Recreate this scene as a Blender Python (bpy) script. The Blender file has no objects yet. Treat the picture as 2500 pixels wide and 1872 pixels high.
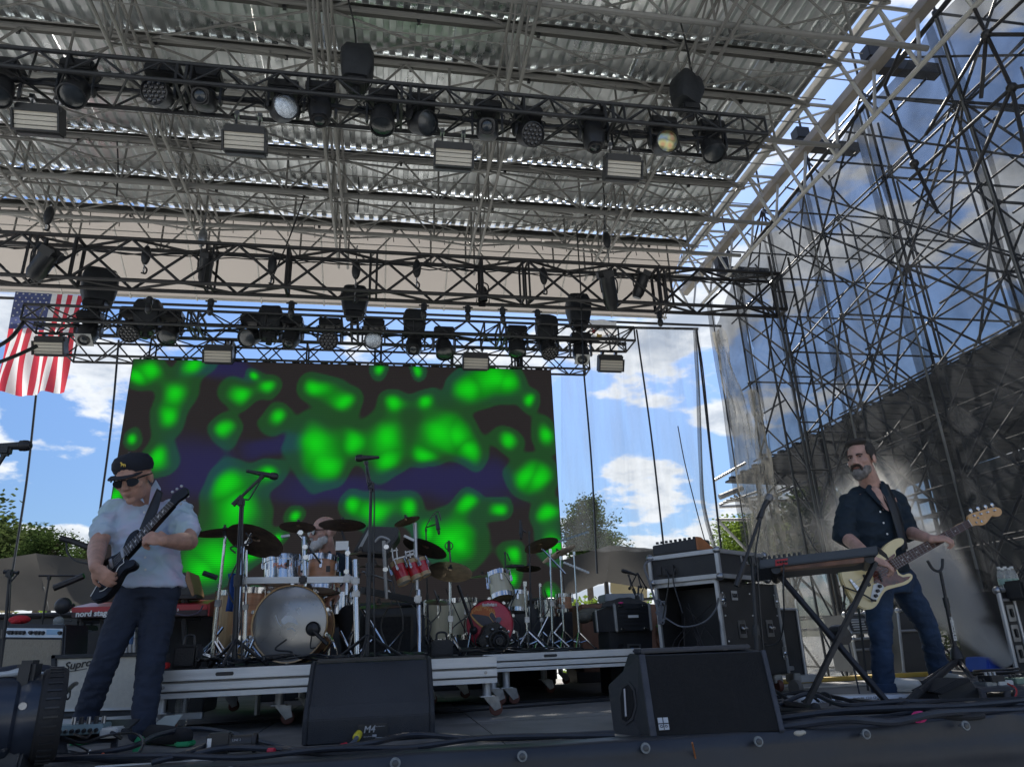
import bpy, bmesh, math, random
from mathutils import Vector, Matrix, noise
random.seed(7)
R_ = math.radians
V = Vector
sc = bpy.context.scene
COL = sc.collection
# ---------------------------------------------------------------- camera
EYE = V((0, 0, .40)); FPX = 1732.0
_y, _p, _r = R_(10.5), R_(20.3), R_(2.35)
c_f = V((math.sin(_y)*math.cos(_p), math.cos(_y)*math.cos(_p), math.sin(_p)))
_r0 = V((math.cos(_y), -math.sin(_y), 0)); _u0 = _r0.cross(c_f)
c_r = _r0*math.cos(_r) - _u0*math.sin(_r); c_u = _r0*math.sin(_r) + _u0*math.cos(_r)
cam = bpy.data.cameras.new('camera'); cam.sensor_width = 36; cam.lens = 36*FPX/2500
cam.clip_start = .05; cam.clip_end = 2500
cam.shift_y = 0
co = bpy.data.objects.new('camera', cam); COL.objects.link(co)
rot = Matrix((c_r, c_u, -c_f)).transposed()
co.matrix_world = Matrix.Translation(EYE) @ rot.to_4x4()
sc.camera = co
# ---------------------------------------------------------------- world, sun, exposure
SUN_EL, SUN_AZ = R_(50), R_(20)      # azimuth measured from +Y (up-stage) towards +X
w = bpy.data.worlds.new('World'); sc.world = w; w.use_nodes = True
nt = w.node_tree; N = nt.nodes; L = nt.links
N.clear()
out = N.new('ShaderNodeOutputWorld'); bg = N.new('ShaderNodeBackground')
sky = N.new('ShaderNodeTexSky'); sky.sky_type = 'NISHITA'; sky.sun_disc = False
sky.sun_elevation = SUN_EL; sky.sun_rotation = SUN_AZ; sky.air_density = 1.0; sky.dust_density = .7; sky.ozone_density = 1.6
tc = N.new('ShaderNodeTexCoord'); sep = N.new('ShaderNodeSeparateXYZ'); L.new(tc.outputs['Generated'], sep.inputs[0])
def wm(op, a, b=None, clamp=False):
    n = N.new('ShaderNodeMath'); n.operation = op; n.use_clamp = clamp
    for i, x in enumerate((a, b)):
        if x is None: continue
        if isinstance(x, (int, float)): n.inputs[i].default_value = x
        else: L.new(x, n.inputs[i])
    return n.outputs[0]
zc = wm('MAXIMUM', sep.outputs[2], 0.0); den = wm('ADD', zc, .30)
cx = wm('DIVIDE', sep.outputs[0], den); cy = wm('DIVIDE', sep.outputs[1], den)
cmb = N.new('ShaderNodeCombineXYZ'); L.new(cx, cmb.inputs[0]); L.new(cy, cmb.inputs[1]); L.new(wm('MULTIPLY', zc, 1.6), cmb.inputs[2])
def wnoise(scale, detail, rough, off):
    mp = N.new('ShaderNodeMapping'); mp.inputs['Location'].default_value = off; L.new(cmb.outputs[0], mp.inputs[0])
    n = N.new('ShaderNodeTexNoise'); n.inputs['Scale'].default_value = scale; n.inputs['Detail'].default_value = detail
    n.inputs['Roughness'].default_value = rough; L.new(mp.outputs[0], n.inputs[0]); return n.outputs[0]
n1 = wnoise(2.7, 10, .56, (5.1, 2.3, 1.2)); n2 = wnoise(9.0, 8, .6, (1.0, 4.0, 2.0))
low = wm('SUBTRACT', 1.0, wm('MULTIPLY', zc, 2.6), True)          # more cumulus low down
dens = wm('ADD', n1, wm('MULTIPLY', wm('POWER', low, 2.0), .10))
def ramp(src, a, b):
    m = N.new('ShaderNodeMapRange'); m.interpolation_type = 'SMOOTHSTEP'; L.new(src, m.inputs[0])
    m.inputs[1].default_value = a; m.inputs[2].default_value = b; return m.outputs[0]
cov = ramp(dens, .522, .58)
thick = ramp(wm('ADD', n1, wm('MULTIPLY', wm('SUBTRACT', n2, .5), .35)), .53, .70)
mixc = N.new('ShaderNodeMix'); mixc.data_type = 'RGBA'; L.new(thick, mixc.inputs[0])
mixc.inputs[6].default_value = (5.6, 5.8, 6.0, 1); mixc.inputs[7].default_value = (3.0, 3.4, 4.0, 1)
skt = N.new('ShaderNodeMix'); skt.data_type = 'RGBA'; skt.blend_type = 'MULTIPLY'; skt.inputs[0].default_value = 1
L.new(sky.outputs[0], skt.inputs[6]); skt.inputs[7].default_value = (.62, .77, .97, 1)
mx = N.new('ShaderNodeMix'); mx.data_type = 'RGBA'; L.new(wm('MULTIPLY', wm('MULTIPLY', cov, .95), ramp(sep.outputs[2], 0.0, .012)), mx.inputs[0])
hz = N.new('ShaderNodeMix'); hz.data_type = 'RGBA'; hz.blend_type = 'MULTIPLY'; hz.inputs[0].default_value = 1; hcol = wm('ADD', .60, wm('MULTIPLY', ramp(sep.outputs[2], 0.0, .55), .40)); hcc = N.new('ShaderNodeCombineXYZ'); [L.new(hcol, hcc.inputs[q]) for q in range(3)]; L.new(hcc.outputs[0], hz.inputs[7]); L.new(skt.outputs[2], hz.inputs[6]); L.new(hz.outputs[2], mx.inputs[6]); L.new(mixc.outputs[2], mx.inputs[7])
L.new(mx.outputs[2], bg.inputs[0]); bg.inputs[1].default_value = .088
L.new(bg.outputs[0], out.inputs[0])
sl = bpy.data.lights.new('sun', 'SUN'); sl.energy = 5.0; sl.angle = R_(.53); sl.color = (1, .95, .87)
so = bpy.data.objects.new('sun', sl); COL.objects.link(so)
sd = V((math.sin(SUN_AZ)*math.cos(SUN_EL), math.cos(SUN_AZ)*math.cos(SUN_EL), math.sin(SUN_EL)))
so.rotation_euler = sd.to_track_quat('Z', 'Y').to_euler(); so.location = sd*60
vs = sc.view_settings; vs.view_transform = 'Standard'; vs.look = 'None'; vs.gamma = 1; vs.use_curve_mapping = False
vs.exposure = 1.0
sc.display_settings.display_device = 'sRGB'
try:
    sc.cycles.max_bounces = 7; sc.cycles.transparent_max_bounces = 14; sc.cycles.volume_bounces = 1
    sc.cycles.volume_step_rate = 2
except Exception: pass

# ---------------------------------------------------------------- helpers: pixel of the photograph -> point at a depth
def ray(px, py):
    d = c_f*FPX + c_r*(px-1250) - c_u*(py-936); return d/d.y
def at(px, py, Y): return EYE + ray(px, py)*Y
def fz(px, py, z=0.0):
    d = ray(px, py); return EYE + d*((z-EYE.z)/d.z)
def fX(px, py, X):
    d = ray(px, py); return EYE + d*(X/d.x)
def onpl(px, py, P, n):
    d = ray(px, py); n = V(n); return EYE + d*((V(P)-EYE).dot(n)/d.dot(n))
def mpp(p): return (V(p)-EYE).dot(c_f)/FPX       # metres per photo pixel at a point

# ---------------------------------------------------------------- materials
MATS = {}
def mat(name, col, rough=.6, metal=0.0, var=.12, scale=6.0, bump=.15, bscale=60.0, emit=None, alpha=None, trans=0.0, stretch=(1, 1, 1), dirt=0.0, spec=.5, coat=0.0, sss=0):
    if name in MATS: return MATS[name]
    m = bpy.data.materials.new(name); m.use_nodes = True; t = m.node_tree; n = t.nodes; l = t.links
    b = n['Principled BSDF']
    c = (*col, 1)
    b.inputs['Roughness'].default_value = rough; b.inputs['Metallic'].default_value = metal
    b.inputs['Specular IOR Level'].default_value = spec
    b.inputs['Coat Weight'].default_value = coat; b.inputs['Coat Roughness'].default_value = .15
    tcn = n.new('ShaderNodeTexCoord'); mp = n.new('ShaderNodeMapping'); mp.inputs['Scale'].default_value = stretch
    l.new(tcn.outputs['Object'], mp.inputs[0])
    nz = n.new('ShaderNodeTexNoise'); nz.inputs['Scale'].default_value = scale; nz.inputs['Detail'].default_value = 5; l.new(mp.outputs[0], nz.inputs[0])
    mxn = n.new('ShaderNodeMix'); mxn.data_type = 'RGBA'
    mr = n.new('ShaderNodeMapRange'); mr.inputs[1].default_value = .3; mr.inputs[2].default_value = .7; l.new(nz.outputs[0], mr.inputs[0])
    l.new(mr.outputs[0], mxn.inputs[0])
    mxn.inputs[6].default_value = tuple(x*(1-var) for x in col)+(1,); mxn.inputs[7].default_value = tuple(min(1, x*(1+var)) for x in col)+(1,)
    csrc = mxn.outputs[2]
    if dirt:
        nd = n.new('ShaderNodeTexNoise'); nd.inputs['Scale'].default_value = scale*.35; nd.inputs['Detail'].default_value = 8; nd.inputs['Roughness'].default_value = .7; l.new(mp.outputs[0], nd.inputs[0])
        md = n.new('ShaderNodeMapRange'); md.inputs[1].default_value = .52; md.inputs[2].default_value = .68; md.inputs[4].default_value = dirt; l.new(nd.outputs[0], md.inputs[0])
        m2 = n.new('ShaderNodeMix'); m2.data_type = 'RGBA'; l.new(md.outputs[0], m2.inputs[0]); l.new(csrc, m2.inputs[6]); m2.inputs[7].default_value = (.11, .095, .075, 1); csrc = m2.outputs[2]
    l.new(csrc, b.inputs['Base Color'])
    rr = n.new('ShaderNodeMapRange'); rr.inputs[3].default_value = max(0, rough-.08); rr.inputs[4].default_value = min(1, rough+.08); l.new(nz.outputs[0], rr.inputs[0]); l.new(rr.outputs[0], b.inputs['Roughness'])
    if bump:
        nb = n.new('ShaderNodeTexNoise'); nb.inputs['Scale'].default_value = bscale; nb.inputs['Detail'].default_value = 3; l.new(mp.outputs[0], nb.inputs[0])
        bp = n.new('ShaderNodeBump'); bp.inputs['Strength'].default_value = bump; bp.inputs['Distance'].default_value = .01; l.new(nb.outputs[0], bp.inputs['Height']); l.new(bp.outputs[0], b.inputs['Normal'])
    if emit: b.inputs['Emission Color'].default_value = (*emit[:3], 1); b.inputs['Emission Strength'].default_value = emit[3]
    if alpha is not None: b.inputs['Alpha'].default_value = alpha
    if sss: b.inputs['Subsurface Weight'].default_value = sss; b.inputs['Subsurface Radius'].default_value = (.02, .008, .005); b.inputs['Subsurface Scale'].default_value = .5
    if trans: b.inputs['Transmission Weight'].default_value = trans
    MATS[name] = m; return m
def fabric(name, col, tl=.4, alpha=1.0, fold=0.0, fscale=(1, 1, 1), fs=3.0, var=.1):
    """thin cloth: diffuse + translucent (+ see-through weave)"""
    m = bpy.data.materials.new(name); m.use_nodes = True; t = m.node_tree; n = t.nodes; l = t.links; n.clear()
    o = n.new('ShaderNodeOutputMaterial'); d = n.new('ShaderNodeBsdfDiffuse'); tr = n.new('ShaderNodeBsdfTranslucent'); mi = n.new('ShaderNodeMixShader')
    tcn = n.new('ShaderNodeTexCoord'); mp = n.new('ShaderNodeMapping'); mp.inputs['Scale'].default_value = fscale; l.new(tcn.outputs['Object'], mp.inputs[0])
    nz = n.new('ShaderNodeTexNoise'); nz.inputs['Scale'].default_value = fs; nz.inputs['Detail'].default_value = 6; l.new(mp.outputs[0], nz.inputs[0])
    mc = n.new('ShaderNodeMix'); mc.data_type = 'RGBA'; l.new(nz.outputs[0], mc.inputs[0])
    mc.inputs[6].default_value = tuple(x*(1-var) for x in col)+(1,); mc.inputs[7].default_value = tuple(min(1, x*(1+var)) for x in col)+(1,)
    l.new(mc.outputs[2], d.inputs[0]); l.new(mc.outputs[2], tr.inputs[0]); mi.inputs[0].default_value = tl
    l.new(d.outputs[0], mi.inputs[1]); l.new(tr.outputs[0], mi.inputs[2]); last = mi.outputs[0]
    if fold:
        bp = n.new('ShaderNodeBump'); bp.inputs['Strength'].default_value = fold; bp.inputs['Distance'].default_value = .08; l.new(nz.outputs[0], bp.inputs['Height'])
        l.new(bp.outputs[0], d.inputs['Normal']); l.new(bp.outputs[0], tr.inputs['Normal'])
    if alpha < 1:
        tp = n.new('ShaderNodeBsdfTransparent'); m2 = n.new('ShaderNodeMixShader')
        # the weave closes up where the cloth is bunched
        mr = n.new('ShaderNodeMapRange'); mr.inputs[1].default_value = .35; mr.inputs[2].default_value = .75; mr.inputs[3].default_value = alpha; mr.inputs[4].default_value = min(1, alpha+.22)
        l.new(nz.outputs[0], mr.inputs[0]); l.new(mr.outputs[0], m2.inputs[0]); l.new(tp.outputs[0], m2.inputs[1]); l.new(last, m2.inputs[2]); last = m2.outputs[0]
    l.new(last, o.inputs[0]); MATS[name] = m; return m

BLACK = mat('black_paint', (.022, .023, .026), .42, 0, .2, 12, .1)
BLACKM = mat('black_steel', (.03, .029, .031), .45, .3, .3, 8, .1)
RUBBER = mat('rubber', (.016, .016, .018), .75, 0, .2, 20, .2)
GREYST = mat('grey_painted_steel', (.27, .265, .25), .55, .15, .22, 5, .1, dirt=.35)
PALEST = mat('pale_galvanised_tube', (.52, .51, .48), .45, .5, .2, 6, .1)
ALU = mat('brushed_aluminium', (.56, .58, .60), .42, .75, .1, 3, .15, 30, stretch=(1, 12, 12), dirt=.15)
CHROME = mat('chrome', (.60, .61, .63), .16, 1, .05, 5, 0)
DCHROME = mat('worn_chrome', (.36, .37, .39), .32, 1, .2, 18, .1)
PLY = mat('black_laminate', (.022, .022, .024), .5, 0, .25, 9, .25, 90)
CASE = mat('road_case_laminate', (.030, .030, .031), .55, 0, .3, 5, .3, 120, dirt=.12)
WHITE = mat('white_plastic', (.75, .75, .73), .5, 0, .06, 10, .05)
BRASS = mat('aged_bronze', (.26, .19, .11), .38, .85, .35, 14, .3, 40, dirt=.3)
BRASSD = mat('dark_bronze', (.17, .125, .092), .42, .8, .35, 14, .3, 40, dirt=.3)
WOOD = mat('orange_maple', (.50, .235, .12), .32, 0, .25, 4, .1, 20, stretch=(1, 1, 8), coat=.5)
PALEW = mat('ash_wood', (.42, .29, .15), .38, 0, .22, 5, .1, 20, stretch=(6, 6, 1), coat=.3)
SKIN = mat('skin', (.50, .28, .205), .5, 0, .22, 18, .6, 220, sss=.12)
SKINP = mat('pale_skin', (.56, .335, .265), .5, 0, .2, 18, .6, 220, sss=.12)

# ---------------------------------------------------------------- object helpers
WLD = {}; KIDS = {}
def attach(o, parent=None, basis=None):
    M = basis if basis is not None else Matrix.Identity(4)
    if parent is not None:
        o.parent = parent; o.matrix_parent_inverse = WLD[parent.name].inverted(); KIDS.setdefault(parent.name, []).append(o)
    o.matrix_basis = M; WLD[o.name] = M.copy(); return o
def thing(name, label, cat, loc=(0, 0, 0), group=None):
    o = bpy.data.objects.new(name, None); COL.objects.link(o); o.empty_display_size = .1
    attach(o, None, Matrix.Translation(V(loc)))
    o['label'] = label; o['category'] = cat
    if group: o['group'] = group
    return o
def tag(o, label, cat, group=None, kind=None):
    if label: o['label'] = label
    if cat: o['category'] = cat
    if group: o['group'] = group
    if kind: o['kind'] = kind
    return o
def frame(z, x=None):
    """rotation matrix whose Z column is z"""
    z = V(z).normalized(); x = V(x) if x is not None else (V((1, 0, 0)) if abs(z.x) < .9 else V((0, 1, 0)))
    y = z.cross(x).normalized(); x = y.cross(z).normalized()
    return Matrix((x, y, z)).transposed()
def catmull(pts, k=6):
    pts = [V(p) for p in pts]
    if len(pts) < 3: return pts
    P = [pts[0]*2-pts[1]]+pts+[pts[-1]*2-pts[-2]]; o = []
    for i in range(1, len(P)-2):
        for j in range(k):
            t = j/k; a, b, c, d = P[i-1], P[i], P[i+1], P[i+2]
            o.append(.5*((2*b)+(c-a)*t+(2*a-5*b+4*c-d)*t*t+(3*b-a-3*c+d)*t**3))
    o.append(pts[-1]); return o
class MB:
    def __init__(s): s.v = []; s.f = []; s.mi = []; s.cur = 0
    def add(s, vs, fs):
        k = len(s.v); s.v += [tuple(v) for v in vs]; s.f += [tuple(i+k for i in f) for f in fs]; s.mi += [s.cur]*len(fs)
    def box(s, c, d, R=None):
        c = V(c); vs = []
        for x in (-.5, .5):
            for y in (-.5, .5):
                for z in (-.5, .5):
                    p = V((x*d[0], y*d[1], z*d[2])); vs.append(c+(R @ p if R else p))
        s.add(vs, [(0, 1, 3, 2), (4, 6, 7, 5), (0, 4, 5, 1), (2, 3, 7, 6), (0, 2, 6, 4), (1, 5, 7, 3)]); return s
    def ring(s, rings, closed=False, cap=True):
        n = len(rings[0]); vs = [p for r in rings for p in r]; fs = []
        for i in range(len(rings)-1):
            for j in range(n):
                a = i*n+j; b = i*n+(j+1) % n; fs.append((a, b, b+n, a+n))
        if cap and not closed:
            fs.append(tuple(range(n-1, -1, -1))); fs.append(tuple((len(rings)-1)*n+j for j in range(n)))
        if closed:
            k = (len(rings)-1)*n
            for j in range(n): fs.append((k+j, k+(j+1) % n, (j+1) % n, j))
        s.add(vs, fs); return s
    def cyl(s, p, q, r, r2=None, n=10, cap=True):
        p, q = V(p), V(q); r2 = r if r2 is None else r2; F = frame(q-p)
        a = [F @ V((math.cos(t)*r, math.sin(t)*r, 0))+p for t in [2*math.pi*i/n for i in range(n)]]
        b = [F @ V((math.cos(t)*r2, math.sin(t)*r2, 0))+q for t in [2*math.pi*i/n for i in range(n)]]
        return s.ring([a, b], cap=cap)
    def tube(s, pts, r, n=6, smooth=6, closed=False):
        pts = catmull(pts, smooth) if smooth else [V(p) for p in pts]; rings = []; up = None
        for i, p in enumerate(pts):
            d = (pts[min(i+1, len(pts)-1)]-pts[max(i-1, 0)])
            if d.length < 1e-9: d = V((0, 0, 1))
            d.normalize()
            if up is None: up = V((0, 0, 1)) if abs(d.z) < .9 else V((1, 0, 0))
            x = up.cross(d)
            if x.length < 1e-4: x = V((1, 0, 0)).cross(d)
            x.normalize(); y = d.cross(x); up = y
            rr = r(i/(len(pts)-1)) if callable(r) else r
            rings.append([p+x*math.cos(2*math.pi*j/n)*rr+y*math.sin(2*math.pi*j/n)*rr for j in range(n)])
        return s.ring(rings)
    def lathe(s, prof, c=(0, 0, 0), F=None, n=24, cap=False):
        c = V(c); rings = []
        for r, z in prof:
            rings.append([c+((F @ V((r*math.cos(2*math.pi*j/n), r*math.sin(2*math.pi*j/n), z))) if F else V((r*math.cos(2*math.pi*j/n), r*math.sin(2*math.pi*j/n), z))) for j in range(n)])
        return s.ring(rings, cap=cap)
    def torus(s, c, R, r, F=None, n=28, m=6):
        c = V(c); rings = []
        for i in range(n):
            a = 2*math.pi*i/n; rg = []
            for j in range(m):
                b = 2*math.pi*j/m; p = V(((R+r*math.cos(b))*math.cos(a), (R+r*math.cos(b))*math.sin(a), r*math.sin(b)))
                rg.append(c+(F @ p if F else p))
            rings.append(rg)
        return s.ring(rings, closed=True)
    def ell(s, c, r, F=None, n=14, m=9):
        if isinstance(r, (int, float)): r = (r, r, r)
        c = V(c); rings = []
        for i in range(m+1):
            t = math.pi*i/m; t = min(max(t, .02), math.pi-.02)
            rg = [V((r[0]*math.sin(t)*math.cos(2*math.pi*j/n), r[1]*math.sin(t)*math.sin(2*math.pi*j/n), -r[2]*math.cos(t))) for j in range(n)]
            rings.append([c+(F @ p if F else p) for p in rg])
        return s.ring(rings)
    def prism(s, poly, ext):
        """poly: 3-D points in one plane, ext: extrusion vector"""
        ext = V(ext); n = len(poly); a = [V(p) for p in poly]; b = [p+ext for p in a]
        s.add(a+b, [tuple(range(n)), tuple(range(2*n-1, n-1, -1))]+[(i, i+n, (i+1) % n+n, (i+1) % n) for i in range(n)]); return s
    def quad(s, a, b, c, d): s.add([a, b, c, d], [(0, 1, 2, 3)]); return s
    def mesh(s, name, mats, bevel=0, smooth=True, ang=35):
        me = bpy.data.meshes.new(name); me.from_pydata(s.v, [], s.f)
        mats = mats if isinstance(mats, (list, tuple)) else [mats]
        for m in mats: me.materials.append(m)
        if len(mats) > 1: me.polygons.foreach_set('material_index', s.mi)
        bm = bmesh.new(); bm.from_mesh(me)
        bmesh.ops.recalc_face_normals(bm, faces=bm.faces)
        if bevel:
            ed = [e for e in bm.edges if len(e.link_faces) == 2 and e.calc_face_angle(0) > .6]
            bmesh.ops.bevel(bm, geom=ed, offset=bevel, segments=2, affect='EDGES', clamp_overlap=True)
        bm.to_mesh(me); bm.free()
        if smooth:
            me.polygons.foreach_set('use_smooth', [True]*len(me.polygons)); me.set_sharp_from_angle(angle=R_(ang))
        me.update(); return me
    def build(s, name, m, parent=None, basis=None, **k):
        o = bpy.data.objects.new(name, s.mesh(name, m, **k)); COL.objects.link(o); return attach(o, parent, basis)
_UC = {}
def rod(name, p, q, r, m, parent=None, n=8):
    """a straight tube; all rods of one material share a unit mesh"""
    k = (m.name, n)
    if k not in _UC: _UC[k] = MB().cyl((0, 0, 0), (0, 0, 1), 1, n=n).mesh('rod', m)
    p, q = V(p), V(q); d = q-p
    B = Matrix.Translation(p) @ frame(d).to_4x4() @ Matrix.Diagonal((r, r, d.length, 1))
    o = bpy.data.objects.new(name, _UC[k]); COL.objects.link(o); return attach(o, parent, B)
_UB = {}
def ubox(name, c, d, m, parent=None, R=None):
    if m.name not in _UB: _UB[m.name] = MB().box((0, 0, 0), (1, 1, 1)).mesh('block', m, smooth=False)
    B = Matrix.Translation(V(c)) @ ((R.to_4x4()) if R else Matrix.Identity(4)) @ Matrix.Diagonal((d[0], d[1], d[2], 1))
    o = bpy.data.objects.new(name, _UB[m.name]); COL.objects.link(o); return attach(o, parent, B)
def bbox(name, c, d, m, parent=None, R=None, bevel=.006):
    return MB().box(c, d, R).build(name, m, parent, bevel=bevel)
def put(o, T):
    o.matrix_basis = T @ o.matrix_basis; WLD[o.name] = o.matrix_basis.copy(); return o
def copy_tree(o, T=None, parent=None):
    c = o.copy(); COL.objects.link(c)
    if parent is not None: c.parent = parent
    WLD[c.name] = (T @ WLD[o.name]) if (T is not None and parent is None) else WLD[o.name].copy()
    if T is not None and parent is None: c.matrix_basis = WLD[c.name]
    if parent is not None: KIDS.setdefault(parent.name, []).append(c)
    for ch in list(KIDS.get(o.name, [])): copy_tree(ch, None, c)
    return c
def text(name, s, P, h, m, parent, X=(1, 0, 0), Z=(0, 0, 1), off=.002, ext=.001, bold=0.0, shear=0.0, align='LEFT'):
    cu = bpy.data.curves.new('lettering', 'FONT'); cu.body = s; cu.size = h; cu.extrude = ext; cu.offset = bold; cu.shear = shear; cu.align_x = align
    cu.resolution_u = 3
    to = bpy.data.objects.new('lettering_tmp', cu); COL.objects.link(to)
    dg = bpy.context.evaluated_depsgraph_get(); me = bpy.data.meshes.new_from_object(to.evaluated_get(dg)); bpy.data.objects.remove(to)
    me.materials.clear(); me.materials.append(m)
    X = V(X).normalized(); Zv = V(Z).normalized(); Nn = X.cross(Zv).normalized(); Zv = Nn.cross(X)
    B = Matrix.Translation(V(P)+Nn*off) @ Matrix((X, Zv, Nn)).transposed().to_4x4()
    o = bpy.data.objects.new(name, me); COL.objects.link(o); return attach(o, parent, B)
def grid(nx, ny, fn, name, m, parent=None, thick=0, smooth=True):
    vs = [fn(i/nx, j/ny) for j in range(ny+1) for i in range(nx+1)]
    fs = [(j*(nx+1)+i, j*(nx+1)+i+1, (j+1)*(nx+1)+i+1, (j+1)*(nx+1)+i) for j in range(ny) for i in range(nx)]
    b = MB(); b.add(vs, fs); o = b.build(name, m, parent, ang=80, smooth=smooth)
    if thick: md = o.modifiers.new('solid', 'SOLIDIFY'); md.thickness = thick
    return o
def nz(x, y=0, z=0): return noise.noise(V((x, y, z)))
# ================================================================ SETTING
pale_gravel = mat('pale_bounce_ground', (.38, .385, .37), .9, 0, .3, .8, .5, 12)  # pale gravel grey, lightened to bounce sunlight up under the roof
g = MB(); g.quad((-400, -400, -1.35), (400, -400, -1.35), (400, 500, -1.35), (-400, 500, -1.35))
tag(g.build('ground', pale_gravel, smooth=False), None, None, kind='structure')
# stage floor: plywood decking
deckm = mat('worn_black_deck', (.17, .165, .158), .68, 0, .35, 3.5, .35, 70, dirt=.35)
fl = MB().box((-2.9, 6.3, -.085), (12.2, 6.2, .11)).box((5.1, 4.8, -.085), (3.75, 3.2, .11)).build('stage_floor', BLACK, smooth=False)
tag(fl, None, None, kind='structure')
for i in range(14):
    for j in range(5):
        x0 = -8.0+i*1.22; y0 = 3.22+j*1.22
        if x0 > 2.6 and y0 > 5.7: continue
        if x0+1.2 > 7: continue
        ubox('deck_panel', (x0+.61, y0+.61, -.014+random.uniform(-.0015, .0015)), (1.212, 1.212, .028), deckm, fl)
# skirt over the stage lip with bolts
vinyl = mat('black_vinyl', (.022, .026, .035), .40, 0, .18, 2.5, .5, 9, stretch=(1, 1, 1))
def skirt(u, v):
    x = -9+u*16.2
    if v < .12: y = 3.30-.12*(v/.12); z = .012+.004*nz(x*2.3, v*9)
    else:
        k = (v-.12)/.88; z = .012-.02*min(1, k*20)-1.3*k; y = 3.18-.012*math.sin(x*1.7)-.02*k+.018*nz(x*1.3, z*2.2)+.01*nz(x*4, z*5)
        y -= .02*math.exp(-((z+.13)/.03)**2)*(.6+.4*math.sin(x*3))
    return V((x, y, z))
sk = grid(240, 40, skirt, 'stage_skirt', vinyl, thick=.003)
tag(sk, 'black vinyl skirt bolted along the front lip of the stage', 'skirt')
WASH = mat('dull_washer_steel', (.20, .22, .23), .5, .4, .3, 60, .3)
for px, py in [(560, 1885), (965, 1862), (1275, 1845), (1576, 1825), (1852, 1809), (2115, 1791), (2358, 1770)]:
    p = at(px, py, 3.135)
    o = MB().lathe([(.0, .008), (.008, .008), (.009, .004), (.020, .003), (.021, 0), (.021, -.004), (.006, -.006), (.006, -.04), (0, -.04)], p, frame((0, -1, .1)), n=20).build('bolt', WASH, sk); MB().lathe([(.013, 0), (.0125, .003), (.009, .0045), (.0, .005)], p+V((0, -.004, 0)), frame((0, -1, .1)), n=16).build('bolt_head', mat('dark_bolt', (.08, .085, .09), .35, .6), sk)
# yellow tread board and pale edge at the back right of the deck
yb = mat('yellow_paint', (.55, .36, .06), .6, 0, .2, 4, .2, dirt=.5)
tag(bbox('edge_board', fz(2080, 1662, 0)+V((0, .1, .02)), (1.75, .12, .035), yb), 'yellow painted board along the back edge of the deck, behind the bass player', 'board')
tag(bbox('plank', fz(2180, 1668, 0)+V((.3, -.07, .006)), (3.2, .13, .01), mat('pale_plank', (.42, .40, .36), .7)), 'pale timber strip on the deck in front of the yellow board', 'plank')

# ---------------------------------------------------------------- roof
ZR = 8.4; XE = 6.2; PY = [2.95, 4.0, 5.05, 6.15, 7.23, 8.07, 9.13, 10.22, 11.34, 12.32]
rmet = bpy.data.materials.new('galvanised_roof_sheet'); rmet.use_nodes = True
_n = rmet.node_tree.nodes; _l = rmet.node_tree.links; _b = _n['Principled BSDF']
_b.inputs['Metallic'].default_value = .75
_oi = _n.new('ShaderNodeObjectInfo'); _tc = _n.new('ShaderNodeTexCoord'); _ge = _n.new('ShaderNodeNewGeometry')
_nz = _n.new('ShaderNodeTexNoise'); _nz.inputs['Scale'].default_value = 1.3; _nz.inputs['Detail'].default_value = 6; _l.new(_ge.outputs['Position'], _nz.inputs[0])
_mp = _n.new('ShaderNodeMapRange'); _mp.inputs[1].default_value = .3; _mp.inputs[2].default_value = .7; _mp.inputs[3].default_value = .2; _mp.inputs[4].default_value = .42; _l.new(_nz.outputs[0], _mp.inputs[0])
_l.new(_mp.outputs[0], _b.inputs['Roughness'])
_mc = _n.new('ShaderNodeMix'); _mc.data_type = 'RGBA'; _ad = _n.new('ShaderNodeMath'); _ad.operation = 'MULTIPLY_ADD'
_l.new(_oi.outputs['Random'], _ad.inputs[0]); _ad.inputs[1].default_value = .35; _l.new(_nz.outputs[0], _ad.inputs[2]); _l.new(_ad.outputs[0], _mc.inputs[0])
_mc.inputs[6].default_value = (.60, .63, .63, 1); _mc.inputs[7].default_value = (.86, .88, .88, 1); _l.new(_mc.outputs[2], _b.inputs['Base Color'])
_bp = _n.new('ShaderNodeBump'); _bp.inputs['Strength'].default_value = .5; _bp.inputs['Distance'].default_value = .02; _l.new(_nz.outputs[0], _bp.inputs['Height']); _l.new(_bp.outputs[0], _b.inputs['Normal'])
roof = thing('stage_roof', 'flat stage roof of ribbed galvanised sheets on steel purlins', 'roof', (0, 8, ZR))
PW = .9; pitch = .18; dep = .062
def sheetmesh(lenY):
    pr = []
    n = int(round(PW/pitch))
    for i in range(n):
        x = i*pitch; pr += [(x, 0), (x+.085, 0), (x+.098, dep), (x+.167, dep)]
    pr.append((n*pitch, 0)); b = MB()
    a = [V((x, 0, z)) for x, z in pr]; c = [V((x, lenY, z+.014)) for x, z in pr]; k = len(pr)
    b.add(a+c, [(i, i+1, i+1+k, i+k) for i in range(k-1)]); return b.mesh('roof_sheet', rmet, smooth=False)
_sm = {}
for j in range(len(PY)-1):
    ly = PY[j+1]-PY[j]; k = round(ly, 2)
    if k not in _sm: _sm[k] = sheetmesh(ly+(.05 if j < 6 else -.006))
    for i in range(17):
        x = XE-PW*(i+1)
        o = bpy.data.objects.new('roof_sheet', _sm[k]); COL.objects.link(o)
        attach(o, roof, Matrix.Translation((x, PY[j], ZR+random.uniform(0, .006))) @ Matrix.Rotation(random.uniform(-.004, .004), 4, 'Y'))
darkst = mat('dark_purlin_steel', (.10, .098, .09), .6, .3, .2, 4, .1)
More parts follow.
